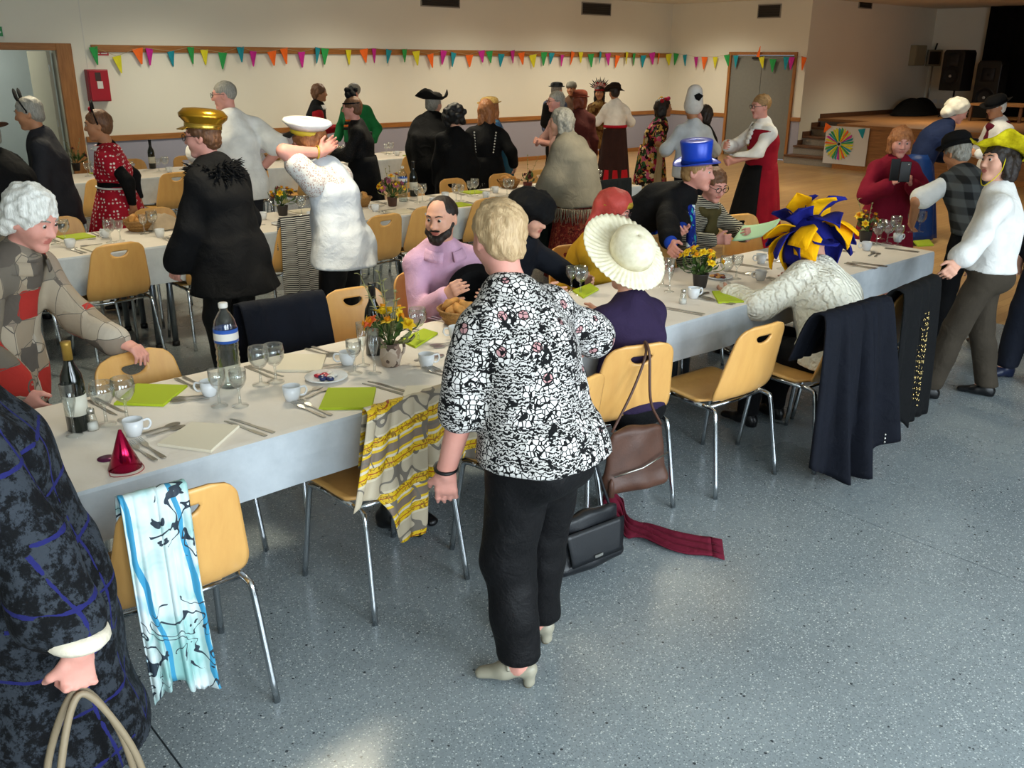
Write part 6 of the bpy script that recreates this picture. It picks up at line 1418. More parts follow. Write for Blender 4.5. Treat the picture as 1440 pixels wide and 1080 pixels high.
# ---------------------------------------------------------------- right, in front of the grey door
L, fc = (8.95, 7.42), 8      # tropical floral dress
f = build_figure(1.46, 1.05, lean=6, hunch=10, head=(0, -4, 0), hands=[(-0.2, 0.2, 0.95), (0.24, 0.18, 0.95)])
e, f = person('tropical', L, fc, 'woman in tropical floral dress with flowers in her hair and a tan shawl', f, 'tan', False, ('dark', 'bob'), 'dark', ('floral_dress', M_MULTI, dict(sleeve=0.4, inf=0.028, hem=0.8)), ('skirt', M_MULTI, dict(z0=0.95, z1=0.1, w0=0.17, w1=0.27)))
rr = np.random.RandomState(8)
for k in range(9): child(e, 'hair_flower', ball(0.026, 6, hpt(f, rr.uniform(-.08, .08), rr.uniform(-.06, .05), 0.105+rr.uniform(-.02, .02))), (fabric('pink_flower', 'B8305C'), fabric('red_flower', 'A81E28'), fabric('yellow_flower', 'C8A030'))[k % 3])
child(e, 'tan_shawl', xf(grid(20, 20, lambda u, v: ((2*u-1)*0.10+0.02*np.sin(v*9), 0.05*np.sin(u*14)*v, 0.9-0.75*v)), t=(0.28, 0.0, 0.08)), fabric('tan_shawl_cloth', 'A89878'), solid=0.006)
L, fc = (8.42, 6.42), 96     # white hat and shirt
f = build_figure(1.49, 1.1, hunch=8, head=(-16, 0, 0), hands=[(-0.24, 0.2, 0.95), (0.22, 0.25, 0.95)])
e, f = person('whitehat', L, fc, 'guest in pale shirt and folded white hat seen from behind', f, 'tan', False, ('dark', 'cropped'), 'dark', ('pale_shirt', fabric('pale_blue_shirt', 'B8C0C8'), dict(sleeve=0.95, inf=0.03, hem=0.7)), ('trousers', F_NAVY, dict()))
b = SDF(); b.cap(hpt(f, 0, -0.01, 0.05), hpt(f, 0, -0.02, 0.20), (0.104, 0.115), (0.085, 0.085), 0.03, f.HR[:, 0]).ell(hpt(f, 0.0, -0.10, 0.15), (0.04, 0.05, 0.035), 0.01, f.HR, True)
hh = child(e, 'folded_hat', b.mesh(0.012), M_WHITEH); child(hh, 'dark_lining', on_head(f, extrude_outline([(-0.06, 0.165), (0.0, 0.10), (0.06, 0.165), (0.0, 0.195)], -0.121, -0.085)), F_BLACK, bevel=0.004)
L, fc = (9.15, 6.75), 186     # dark bob
f = build_figure(1.40, 1.05, lean=4, hunch=10, head=(0, -6, 0), hands=[(-0.02, 0.16, 1.18), (0.2, 0.2, 0.95)], elbows=[(-1, 0.2, -1), None], hand_dir=[(0.3, -0.1, 1), None])
e, f = person('darkbob', L, fc, 'woman with dark bob in black top, hand against her cheek', f, 'pink', False, ('dark', 'bob'), 'dark', ('black_top', F_BLACK, dict(sleeve=0.9, inf=0.022, hem=0.8)), ('trousers', F_BLACK, dict()))
L, fc = (8.36, 5.48), 192     # red bodice and skirt
f = build_figure(1.575, 1.08, lean=-2, hunch=10, head=(-6, 6, 0), hands=[(-0.10, 0.34, 0.98), (0.02, 0.38, 1.12)], elbows=[(-1, -0.5, -0.4), (1, -0.5, -0.4)], curl=(0.7, 0.7))
F_RED = fabric('red_folk_cloth', '8E0E22')
e, f = person('redfolk', L, fc, 'woman in red bodice, white jabot blouse, red skirt and black apron', f, 'pink', True, ('sandy', 'updo'), 'sandy', ('white_blouse', F_WHITE, dict(sleeve=0.94, inf=0.024, hem=1.02, sflare=0.02, foldamp=0.008)), ('skirt', F_RED, dict(z0=0.98, z1=0.05, w0=0.17, w1=0.30, n=12)), glass='4A3A34')
child(e, 'red_bodice', top_mesh(f, 0.013, sleeve=0, inf=0.036, hem=0.88, foldamp=0.003, ztop=f.N[2]-0.045), F_RED)
child(e, 'apron', grid(20, 12, lambda u, v: (0.30*np.sin((2*u-1)*1.1)*(0.62+0.40*v), -0.012+(0.155+0.165*v**0.8)*np.cos((2*u-1)*1.1)+0.008*np.sin(u*26)*v, 0.94-0.72*v)), F_BLACK, solid=0.005)
collar(e, f, F_WHITE, 'white_collar', 0.10, 0.06)
for k in range(4): child(e, 'jabot_frill', xf(ball(0.04, 8, (0, 0, 0), (1.2-0.1*k, 0.5, 0.7)), t=f.N+f.Fw*(0.12+0.02*k)-f.U2*(0.05+0.045*k)), F_WHITE)
for k in range(5): child(e, 'brass_button', ball(0.009, 6, f.Cc+f.Fw*(0.165)+f.U*(0.02-0.05*k)), M_GOLDBR)
# ================================================================== tableware
def m_glass():
    t = NT('clear_glass', 0.04); nt = t.t; out = nt.nodes['Material Output']
    tr = t.n('ShaderNodeBsdfTransparent'); tr.inputs[0].default_value = (0.95, 0.97, 0.97, 1); gl = t.n('ShaderNodeBsdfGlossy'); gl.inputs['Roughness'].default_value = 0.03
    lw = t.n('ShaderNodeLayerWeight'); lw.inputs[0].default_value = 0.5; mx = t.n('ShaderNodeMixShader')
    f = t.math('ADD', t.math('MULTIPLY', t.math('POWER', lw.outputs['Facing'], 1.7), 0.8), 0.08)
    t.link(f, mx.inputs[0]); t.link(tr.outputs[0], mx.inputs[1]); t.link(gl.outputs[0], mx.inputs[2]); t.link(mx.outputs[0], out.inputs[0]); return t.m
M_GLASS = m_glass()
M_CHINA = plain('white_china', 'D6D8DA', 0.15); M_LIME = plain('lime_napkin_paper', 'A8B81E', 0.8); M_CREAM = plain('cream_napkin_paper', 'DCD2BC', 0.8)
M_BREAD = plain('bread_crust', 'B98444', 0.8, var=0.3, scale=30, bump=0.4, bscale=60); M_WICK = m_wood('wicker', '7A5226', 'AE8248', 0.7, (30, 30, 80))
ZT = 0.7405
def glass_profile(kind):
    if kind == 'goblet': return [(0.034, 0), (0.033, 0.003), (0.006, 0.008), (0.0045, 0.05), (0.006, 0.066), (0.024, 0.078), (0.038, 0.10), (0.041, 0.125), (0.037, 0.155), (0.0355, 0.155), (0.039, 0.125), (0.036, 0.101), (0.022, 0.081), (0.0001, 0.075)]
    if kind == 'wine': return [(0.031, 0), (0.030, 0.003), (0.005, 0.008), (0.004, 0.055), (0.006, 0.066), (0.022, 0.082), (0.031, 0.105), (0.031, 0.14), (0.0295, 0.14), (0.029, 0.106), (0.02, 0.085), (0.0001, 0.078)]
    return [(0.028, 0), (0.027, 0.003), (0.005, 0.008), (0.004, 0.06), (0.012, 0.085), (0.021, 0.12), (0.024, 0.185), (0.0225, 0.185), (0.0195, 0.12), (0.010, 0.088), (0.0001, 0.08)]
ME_GL = {k: np_mesh(k, *lathe(glass_profile(k), 18, cap=False)) for k in ('goblet', 'wine', 'flute')}
ME_CUP = np_mesh('cup', *join(lathe([(0.02, 0), (0.024, 0.002), (0.031, 0.025), (0.034, 0.058), (0.032, 0.058), (0.029, 0.026), (0.021, 0.006), (0.0001, 0.006)], 20, cap=False)))
ME_CUPH = np_mesh('handle', *tube(smooth_path([(0.031, 0, 0.048), (0.05, 0, 0.05), (0.056, 0, 0.034), (0.046, 0, 0.018), (0.029, 0, 0.018)], 14), 0.0042, 6))
def flat(outl, z0=0.0, z1=0.0022, bend=None):
    n = len(outl); V = np.array([(x, y, z) for z in (z0, z1) for x, y in outl], float)
    if bend is not None: V[:, 2] += np.array([bend(p[1]) for p in V])
    return V, [list(range(n))[::-1], list(range(n, 2*n))] + [[i, (i+1) % n, (i+1) % n+n, i+n] for i in range(n)]
hb = lambda y: 0.007*np.exp(-((y-0.05)/0.03)**2)+0.002
ME_KNIFE = np_mesh('table_knife', *flat([(-0.007, -0.11), (0.007, -0.11), (0.0085, -0.06), (0.0055, 0.0), (0.009, 0.012), (0.0095, 0.07), (0.004, 0.105), (-0.002, 0.11), (-0.004, 0.0), (-0.0075, -0.06)], 0, 0.003))
tines = [(-0.0105, 0.095), (-0.0085, 0.095), (-0.0075, 0.055), (-0.0045, 0.055), (-0.004, 0.096), (-0.002, 0.096), (-0.0015, 0.055), (0.0015, 0.055), (0.002, 0.096), (0.004, 0.096), (0.0045, 0.055), (0.0075, 0.055), (0.0085, 0.095), (0.0105, 0.095)]
ME_FORK = np_mesh('table_fork', *flat([(0.0105, 0.04), (0.004, 0.022), (0.003, 0.0), (0.0075, -0.085), (0.006, -0.1), (-0.006, -0.1), (-0.0075, -0.085), (-0.003, 0.0), (-0.004, 0.022), (-0.0105, 0.04)] + tines, 0, 0.0024, lambda y: 0.002+0.008*np.clip((y-0.02)/0.05, 0, 1)))
sp_ = [(0.0035, -0.0), (0.006, -0.07), (0.005, -0.082), (-0.005, -0.082), (-0.006, -0.07), (-0.0035, 0.0)] + [(-0.0145*sin(PI*k/10+0.2), 0.03-0.028*cos(PI*k/10+0.15)) for k in range(1, 10)]+[(0.0145*sin(PI*k/10+0.2), 0.03-0.028*cos(PI*k/10+0.15)) for k in range(9, 0, -1)]
ME_SPOON = np_mesh('spoon', *flat(sp_, 0, 0.0024, lambda y: 0.003))
for me, m in ((ME_CUP, M_CHINA), (ME_CUPH, M_CHINA), (ME_KNIFE, M_STEEL), (ME_FORK, M_STEEL), (ME_SPOON, M_STEEL), *[(v, M_GLASS) for v in ME_GL.values()]): me.materials.append(m)
ROW = {1: 'front', 2: 'second', 3: 'back'}
def put(px, py, z=ZT): return onz(px, py, z)
GN = {'goblet': ('wine_goblet', 'round-bowled stemmed glass'), 'wine': ('wine_glass', 'small stemmed wine glass'), 'flute': ('champagne_flute', 'tall narrow stemmed flute')}
def drink(kind, p, row=1):
    n, lb = GN[kind]; o = obj(n, ME_GL[kind], None, None, loc=(p[0], p[1], ZT)); return tag(o, lb+' on the %s row paper cloth' % ROW[row], 'glass', lb+' group on the %s row' % ROW[row])
def cup(p, ang=0, row=1):
    e = empty('coffee_cup', (p[0], p[1], ZT), ang, 'small white china coffee cup on the %s row paper cloth' % ROW[row], 'cup', 'white cups on the %s row' % ROW[row])
    obj('bowl', ME_CUP, None, e); obj('handle', ME_CUPH, None, e)
def cutlery(kind, p, ang, row=1, dz=0.0):
    me = {'table_knife': ME_KNIFE, 'table_fork': ME_FORK, 'spoon': ME_SPOON}[kind]
    o = obj(kind, me, None, None, smooth=False, loc=(p[0], p[1], ZT+dz), rot=(0, 0, ang))
    return tag(o, 'stainless %s lying on the %s row paper cloth' % (kind.replace('_', ' '), ROW[row]), kind.split('_')[-1], kind.replace('_', ' ')+' pieces on the %s row' % ROW[row])
def pair(kind, p, ang, row=1, gap=0.03):
    for s in (-1, 1): cutlery(kind, (p[0]+s*gap/2*cos(ang), p[1]+s*gap/2*sin(ang)), ang+random.uniform(-.06, .06), row)
def napkin_px(corners, col, label):
    q = np.array([onz(*c, ZT) for c in corners]); c0 = q.mean(0); q = q-c0; V = np.concatenate([q, q+np.array([0, 0, 0.004]), q*0.985+np.array([0, 0, 0.009])])
    n = 4; F = [list(range(n))[::-1], list(range(2*n, 3*n))]+[[i+k*n, (i+1) % n+k*n, (i+1) % n+(k+1)*n, i+(k+1)*n] for k in (0, 1) for i in range(n)]
    return tag(obj('napkin', (V, F), col, None, smooth=False, loc=c0), label, 'napkin', 'paper napkins')
def napkin(p, ang, col, row):
    o = obj('napkin', ME_NAP, None, None, smooth=False, loc=(p[0], p[1], ZT), rot=(0, 0, ang)); o.data = ME_NAPS[col]
    return tag(o, 'folded %s paper napkin on the %s row' % (col, ROW[row]), 'napkin', '%s napkins on the %s row' % (col, ROW[row]))
ME_NAPS = {}
for k, m in (('lime green', M_LIME), ('cream', M_CREAM)):
    me = np_mesh('napkin', *join(box(-0.1, 0.1, -0.1, 0.1, 0, 0.004), box(-0.098, 0.097, -0.097, 0.099, 0.0045, 0.008))); me.materials.append(m); ME_NAPS[k] = me
ME_NAP = ME_NAPS['cream']
def water_bottle(p, label, h=0.31, z=ZT):
    e = empty('water_bottle', (p[0], p[1], z), 0, label, 'bottle', 'plastic water bottles'); s = h/0.31
    prof = [(0.038, 0), (0.042, 0.006), (0.042, 0.05)] + [(0.042-0.003*(k % 2), 0.06+0.012*k) for k in range(9)] + [(0.042, 0.17), (0.042, 0.225), (0.036, 0.25), (0.02, 0.278), (0.0145, 0.285), (0.0145, 0.30)]
    obj('shell', lathe([(r*s, z_*s) for r, z_ in prof], 20), M_GLASS, e)
    obj('water', lathe([(r*s*0.95, z_*s+0.001) for r, z_ in prof[:-4]], 18), M_WATER, e)
    obj('label', lathe([(0.0428*s, 0.172*s), (0.0428*s, 0.222*s)], 20, cap=False), M_BLUEL, e, solid=0.0006)
    obj('label_stripe', lathe([(0.0436*s, 0.182*s), (0.0436*s, 0.208*s)], 20, cap=False), M_LABELW, e)
    obj('cap', lathe([(0.0155*s, 0.296*s), (0.0165*s, 0.298*s), (0.0165*s, 0.312*s), (0.014*s, 0.314*s)], 16), M_LABELW, e)
def m_water():
    t = NT('water', 0.02); nt = t.t; out = nt.nodes['Material Output']; tr = t.n('ShaderNodeBsdfTransparent'); tr.inputs[0].default_value = (0.80, 0.86, 0.88, 1); gl = t.n('ShaderNodeBsdfGlossy'); gl.inputs['Roughness'].default_value = 0.05
    mx = t.n('ShaderNodeMixShader'); lw = t.n('ShaderNodeLayerWeight'); lw.inputs[0].default_value = 0.5; t.link(t.math('MULTIPLY', t.math('POWER', lw.outputs['Facing'], 3.0), 0.4), mx.inputs[0]); t.link(tr.outputs[0], mx.inputs[1]); t.link(gl.outputs[0], mx.inputs[2]); t.link(mx.outputs[0], out.inputs[0]); return t.m
M_WATER = m_water(); M_BLUEL = plain('blue_label', '2A56A8', 0.4)
M_BOTTLE = plain('dark_bottle_glass', '0C110C', 0.1, spec=0.6); M_FOIL = plain('gold_foil', '9A7A34', 0.4, 0.5); M_WLAB = plain('bottle_label', 'C8C4B4', 0.6)
def wine_bottle(p, label, foil=M_FOIL, lab=True):
    e = empty('wine_bottle', (p[0], p[1], ZT), 0, label, 'bottle', 'dark wine bottles')
    obj('glass', lathe([(0.03, 0), (0.037, 0.004), (0.037, 0.17), (0.033, 0.20), (0.017, 0.235), (0.0145, 0.25), (0.0145, 0.30), (0.016, 0.302), (0.016, 0.312), (0.012, 0.314)], 20), M_BOTTLE, e)
    obj('foil', lathe([(0.0155, 0.252), (0.0155, 0.298), (0.0168, 0.302), (0.0168, 0.314), (0.013, 0.3155)], 16), foil, e)
    if lab: obj('label', lathe([(0.0374, 0.06), (0.0374, 0.13)], 20, cap=False), M_WLAB, e, solid=0.0005)
def shaker(p):
    e = empty('salt_shaker', (p[0], p[1], ZT), 0, 'small glass salt shaker with white contents on the front row', 'shaker', 'salt shakers')
    obj('glass', lathe([(0.02, 0), (0.021, 0.01), (0.014, 0.055), (0.0125, 0.06)], 14), M_GLASS, e); obj('salt', lathe([(0.018, 0.002), (0.0175, 0.028)], 14), M_LABELW, e); obj('lid', lathe([(0.013, 0.06), (0.013, 0.075), (0.006, 0.08)], 14), M_STEEL, e)
def bread_basket(p, row, lb):
    e = empty('bread_basket', (p[0], p[1], ZT), random.uniform(0, 3), lb, 'basket', 'bread baskets')
    obj('basket', lathe([(0.07, 0), (0.075, 0.004), (0.10, 0.05), (0.112, 0.075), (0.106, 0.075), (0.094, 0.05), (0.068, 0.01), (0.0001, 0.008)], 26, cap=False), M_WICK, e)
    for k in range(3): obj('rim_weave', xf(tube([(cos(a)*(0.085+0.013*k), sin(a)*(0.085+0.013*k), 0.027+0.024*k) for a in np.linspace(0, 2*PI, 28, endpoint=False)], 0.006, 6, closed=True)), M_WICK, e)
    for k in range(7):
        a = 2*PI*k/7; r = 0.05 if k else 0.0; V, F = ball(0.036, 8, (0, 0, 0), (1.35, 0.8, 0.7)); V[:, 2] += 0.004*np.sin(V[:, 0]*120)
        obj('bread_slice', xf((V, F), R=rotz(a+0.7) @ roty(0.35), t=(r*cos(a), r*sin(a), 0.07+0.012*(k % 3))), M_BREAD, e)
M_STEM = plain('leaf_green', '3E5A24', 0.6, var=0.3); M_LEAF2 = plain('pale_leaf', '8A8A5C', 0.7, var=0.2); M_DAFF = plain('daffodil_yellow', 'E0B812', 0.6); M_DAFC = plain('daffodil_trumpet', 'DC8E10', 0.6); M_ORF = plain('orange_petal', 'D8561A', 0.6); M_PINKF = plain('pink_petal', '9A5068', 0.6); M_REDF = plain('dark_red_petal', '5A1E1C', 0.6)
PET = grid(5, 5, lambda u, v: ((2*u-1)*0.012*np.sin(PI*np.clip(v*0.9+0.08, 0, 1)), 0.032*v, 0.006*np.sin(v*PI)))
def blossom(e, p, d, petal, core, r=1.0):
    u, v, w = frame_of(d); B = np.stack([u, v, w], 1); parts = [xf(PET, R=B @ rotz(2*PI*k/6) @ rotx(0.25), s=(r, r, r)) for k in range(6)]
    o = obj('blossom', xf(join(*parts), t=p), petal, e, solid=0.0008)
    obj('trumpet', xf(lathe([(0.004*r, 0), (0.007*r, 0.008*r), (0.011*r, 0.02*r), (0.012*r, 0.021*r)], 10, cap=False), R=B, t=p), core, o)
LEAF = grid(3, 6, lambda u, v: ((2*u-1)*0.011*np.sin(PI*np.clip(v, 0.03, 0.98)), 0.05*v, 0.008*np.sin(v*PI)+0.003*np.abs(2*u-1)))
def bouquet(p, label, pot, n_f, cols, hgt=0.17, spread=0.10, leaves=34, wild=0, z=ZT, seed=0):
    rng = np.random.RandomState(seed); e = empty('flower_arrangement', (p[0], p[1], z), 0, label, 'flowers', 'table flowers')
    if pot == 'jug':
        po = obj('jug', lathe([(0.03, 0), (0.036, 0.004), (0.046, 0.04), (0.042, 0.07), (0.035, 0.085), (0.038, 0.10), (0.035, 0.10), (0.032, 0.085), (0.0001, 0.08)], 22, cap=False), cells('stoneware_print', ['8A7466', 'A89684', '5A4A40', 'B4A494'], 30, distort=0.06), e)
        obj('handle', tube(smooth_path([(0.036, 0, 0.09), (0.065, 0, 0.085), (0.066, 0, 0.05), (0.043, 0, 0.03)], 12), 0.006, 6), cells('stoneware_print', [], 30), po); zt = 0.09
    else:
        obj('pot', lathe([(0.032, 0), (0.035, 0.003), (0.045, 0.075), (0.047, 0.08), (0.042, 0.08), (0.038, 0.07), (0.0001, 0.068)], 20, cap=False), pot, e); zt = 0.075
    for k in range(leaves):
        a = rng.rand()*6.28; el = rng.uniform(0.3, 1.35); d = np.array([cos(a)*cos(el), sin(a)*cos(el), sin(el)]); q = np.array([0, 0, zt])+d*rng.uniform(0.02, hgt*0.62)*np.array([1.1, 1.1, 1]); u, v, w = frame_of(d); B = np.stack([u, w, -v], 1)
        obj('leaf', xf(LEAF, R=B, t=q, s=rng.uniform(0.9, 1.7)), M_STEM if rng.rand() < 0.75 else M_LEAF2, e)
    for k in range(n_f):
        a = 2*PI*k/n_f+rng.uniform(-.4, .4); el = rng.uniform(0.45, 1.4); d = np.array([cos(a)*cos(el), sin(a)*cos(el), sin(el)]); q = np.array([0, 0, zt])+d*np.array([spread*1.3, spread*1.3, hgt])*rng.uniform(0.75, 1.05)
        st = obj('stem', tube([(0, 0, zt-0.02), (q*0.5+np.array([0, 0, zt*0.5+0.02])), q], 0.0025, 5), M_STEM, e)
        pc, cc = cols[k % len(cols)]; blossom(e, q, nrm(d+rng.randn(3)*0.35), pc, cc, rng.uniform(0.9, 1.25))
    for k in range(wild):
        a = rng.rand()*6.28; top = np.array([0.09*cos(a)+rng.randn()*0.03, 0.09*sin(a)+rng.randn()*0.03, zt+rng.uniform(0.20, 0.30)]); pa = smooth_path([(0, 0, zt), top*np.array([0.4, 0.4, 0.55]), top], 8); tw = obj('twig', tube(pa, 0.002, 4), M_LEAF2, e)
        for j in range(3, 8):
            for s in (-1, 1): obj('twig_leaf', xf(LEAF, R=rotz(a+s*1.3) @ rotx(0.4), t=pa[j], s=0.55), M_LEAF2, tw)
# ---- front table, laid from the photograph
for k, p in (('goblet', (367, 541)), ('goblet', (388, 537)), ('wine', (309, 571)), ('wine', (338, 571)), ('wine', (499, 525)), ('flute', (511, 514)), ('flute', (527, 525)), ('goblet', (588, 480)), ('goblet', (150, 597)), ('goblet', (179, 590)), ('flute', (105, 612)), ('goblet', (816, 414)), ('wine', (803, 410)), ('flute', (941, 410)), ('goblet', (932, 402)), ('goblet', (1020, 398)), ('wine', (1035, 392)), ('goblet', (1100, 378)), ('wine', (1112, 370)), ('goblet', (1124, 378)), ('wine', (1105, 366)), ('flute', (1120, 366)), ('goblet', (1232, 344)), ('goblet', (1247, 342)), ('goblet', (1257, 334)), ('wine', (1238, 336)), ('goblet', (1281, 326)), ('goblet', (1292, 326)), ('wine', (1262, 345))): drink(k, put(*p))
for p, a in (((295, 556), 2.4), ((411, 563), -0.3), ((489, 513), 2.6), ((600, 516), -0.3), ((641, 476), 2.6), ((189, 612), -0.2), ((975, 419), -0.3), ((1069, 394), 2.6), ((1070, 370), 2.6), ((1141, 375), -0.4), ((1262, 340), -0.4), ((1218, 352), 2.4)): cup(put(*p), a)
KN = rad(8)
for p in ((349, 601), (543, 546), (961, 438), (1048, 412), (1222, 372), (1268, 352)): pair('table_knife', put(*p), KN+rad(6))
for p in ((438, 576), (206, 634), (622, 526), (1008, 424), (1100, 396), (1210, 375)): pair('table_fork', put(*p), KN-rad(2))
for p in ((370, 523), (588, 466), (1060, 375), (1178, 352), (150, 572)): pair('table_knife', put(*p), PI+KN)
for p in ((455, 496), (270, 540), (625, 452), (1085, 367), (1040, 384)): pair('table_fork', put(*p), PI+KN)
for p, a in (((464, 516), 1.2), ((445, 551), -1.2), ((262, 562), 1.2), ((235, 604), -1.5), ((607, 503), -1.4), ((624, 486), 1.4), ((986, 414), -1.3), ((1062, 384), 1.3), ((1230, 358), -1.3)): pair('spoon', put(*p), a, gap=0.035)
napkin_px([(221, 627), (270, 596), (337, 601), (297, 637)], M_CREAM, 'cream napkin folded square in front of the party cone hat')
napkin_px([(160, 570), (192, 542), (264, 544), (230, 572)], M_LIME, 'lime green napkin below the chair gripped by the white-haired woman')
napkin_px([(396, 500), (459, 501), (452, 524), (388, 523)], M_CREAM, 'cream napkin behind the two round goblets')
napkin_px([(461, 548), (529, 547), (523, 576), (448, 577)], M_LIME, 'lime green napkin between forks and knives near the yellow shawl')
napkin_px([(562, 480), (596, 464), (616, 470), (584, 490)], M_LIME, 'lime green napkin behind the daffodil jug')
napkin_px([(1001, 411), (1047, 410), (1061, 425), (1010, 427)], M_LIME, 'lime green napkin beside the sun hat wearer')
napkin_px([(1284, 340), (1307, 338), (1313, 346), (1290, 347)], M_LIME, 'lime green napkin at the table end by the bowler man')
napkin_px([(805, 410), (830, 400), (842, 408), (820, 420)], M_LIME, 'lime green napkin between floral blouse and sun hat')
napkin_px([(1112, 388), (1132, 384), (1140, 392), (1118, 397)], M_CREAM, 'cream napkin below the glasses by the jester hat')
napkin_px([(572, 545), (612, 545), (606, 560), (566, 560)], M_CREAM, 'cream napkin near the elbow of the floral blouse')
water_bottle(put(325, 543), 'clear plastic water bottle with blue label on the front row', 0.33)
water_bottle(onz(567, 283, ZT), 'clear plastic water bottle with blue label on the second row', 0.30)
water_bottle(onz(776, 268, ZT), 'clear plastic water bottle half hidden by the shawl fringe', 0.30)
wine_bottle(put(112, 604), 'dark wine bottle with gold foil beside the plaid coat')
wine_bottle(put(527, 498), 'dark wine bottle behind the daffodil jug', M_BLACK, False)
wine_bottle(onz(215, 237, ZT), 'dark wine bottle on the back row beside the polka-dot bolero', M_BLACK)
wine_bottle(onz(523, 221, ZT), 'dark wine bottle on the back row beside the black dress', M_BLACK)
wine_bottle(onz(582, 276, ZT), 'dark wine bottle beside the second row water bottle', M_BLACK)
shaker(put(131, 604)); shaker(put(960, 427))
bread_basket(put(648, 455), 1, 'wicker bread basket partly hidden by the floral blouse'); bread_basket(onz(197, 324, ZT), 2, 'wicker bread basket facing the lone second row chair'); bread_basket(onz(505, 290, ZT), 2, 'wicker bread basket beside the white blouse'); bread_basket(onz(716, 264, ZT), 2, 'wicker bread basket between the auburn-bobbed woman and the shawl'); bread_basket(onz(385, 225, ZT), 3, 'wicker bread basket on the back row')
daf = [(M_DAFF, M_DAFC), (M_DAFF, M_DAFF), (M_ORF, M_DAFC), (M_DAFF, M_DAFC)]
bouquet(put(550, 514), 'daffodils and twigs in a brown patterned jug on the front row', 'jug', 11, daf, 0.15, 0.10, 40, 6, seed=1)
M_POT = plain('dark_plastic_pot', '2A2420', 0.5); M_POTB = plain('brown_pot', '4A3024', 0.6)
bouquet(put(984, 404), 'yellow daffodils in a dark pot under the blue top hat', M_POT, 14, [(M_DAFF, M_DAFF), (M_DAFF, M_DAFC)], 0.13, 0.14, 44, 0, seed=2)
bouquet(put(1216, 340), 'red and yellow flowers in a pot beside the jester hat', M_POT, 9, [(M_REDF, M_DAFC), (M_DAFF, M_DAFC)], 0.13, 0.08, 30, 2, seed=3)
bouquet(onz(552, 290, ZT), 'pink and yellow flowers in a brown pot on the second row', M_POTB, 12, [(M_PINKF, M_DAFF), (M_DAFF, M_DAFC), (M_PINKF, M_PINKF)], 0.19, 0.12, 34, 3, seed=4)
bouquet(onz(398, 303, ZT), 'yellow and red flowers in a black pot beside the white lace blouse', M_POT, 9, [(M_DAFF, M_DAFC), (M_REDF, M_DAFC)], 0.15, 0.09, 26, 0, seed=5)
bouquet(onz(742, 268, ZT), 'dark pot plant on the second row beside the shawl', M_REDF, 3, [(M_REDF, M_REDF)], 0.10, 0.05, 12, 2, seed=6)
bouquet(onz(108, 240, ZT), 'dark green plant on the back row behind the ear headband man', M_POT, 3, [(M_REDF, M_REDF)], 0.16, 0.10, 40, 4, seed=7)
# plates
def plate(p, r, label, fill):
    e = empty('plate', (p[0], p[1], ZT), 0.4, label, 'plate'); obj('dish', lathe([(r*0.55, 0), (r*0.6, 0.002), (r, 0.012), (r*0.98, 0.015), (r*0.62, 0.006), (0.0001, 0.005)], 28, cap=False), M_CHINA, e)
    for k in range(9):
        a = 2.4*k; rr = r*0.16*math.sqrt(k); obj('morsel', xf(ball(0.016, 6, (0, 0, 0), (1.2, 0.9, 0.5)), R=rotz(a), t=(rr*cos(a), rr*sin(a), 0.012)), fill[k % len(fill)], e)
plate(put(459, 533), 0.085, 'white plate of red and blue wrapped sweets beside the lime napkin', [plain('red_foil', 'B02838', 0.3), plain('navy_foil', '24305E', 0.3), M_LABELW]); plate(put(1010, 391), 0.085, 'white plate with bread and fruit beside the pot of daffodils', [M_BREAD, M_REDF])
e = empty('ashtray_plate', tuple(onz(398, 315, ZT)), 0, 'dark-rimmed plate on the second row behind the white blouse', 'plate'); obj('dish', lathe([(0.05, 0), (0.09, 0.01), (0.088, 0.012), (0.05, 0.005), (0.0001, 0.004)], 24, cap=False), M_CHINA, e)
# party hat
p = put(176, 657); e = empty('party_hat', (p[0], p[1], ZT), 0, 'shiny magenta foil cone party hat standing on the front row', 'party hat'); M_FOILM = plain('magenta_foil', '9A1038', 0.18, 0.85)
obj('cone', lathe([(0.05, 0.0), (0.026, 0.062), (0.004, 0.125), (0.0001, 0.127)], 28, cap=False), M_FOILM, e, solid=0.0012); obj('elastic', tube(smooth_path([(-0.05, 0, 0.002), (-0.055, -0.05, 0.002), (0.0, -0.075, 0.002), (0.04, -0.05, 0.002), (0.05, 0, 0.003)], 20), 0.0012, 5), M_REDB, e)
tag(obj('foil_disc', lathe([(0.0001, 0), (0.028, 0.0), (0.028, 0.002), (0.0001, 0.002)], 20, cap=False), plain('purple_foil', '6A2050', 0.3, 0.5), None, loc=tuple(put(150, 645))), 'purple foil disc beside the cone party hat', 'disc')
tag(obj('napkin_cloth', xf(heap(30, 10, 0.14, 0.09, 0.10, 9)), fabric('pale_crumpled_napkin', 'B8A48A'), None, loc=tuple(onz(230, 322, ZT))), 'crumpled pale napkin beside the second row bread basket', 'napkin')
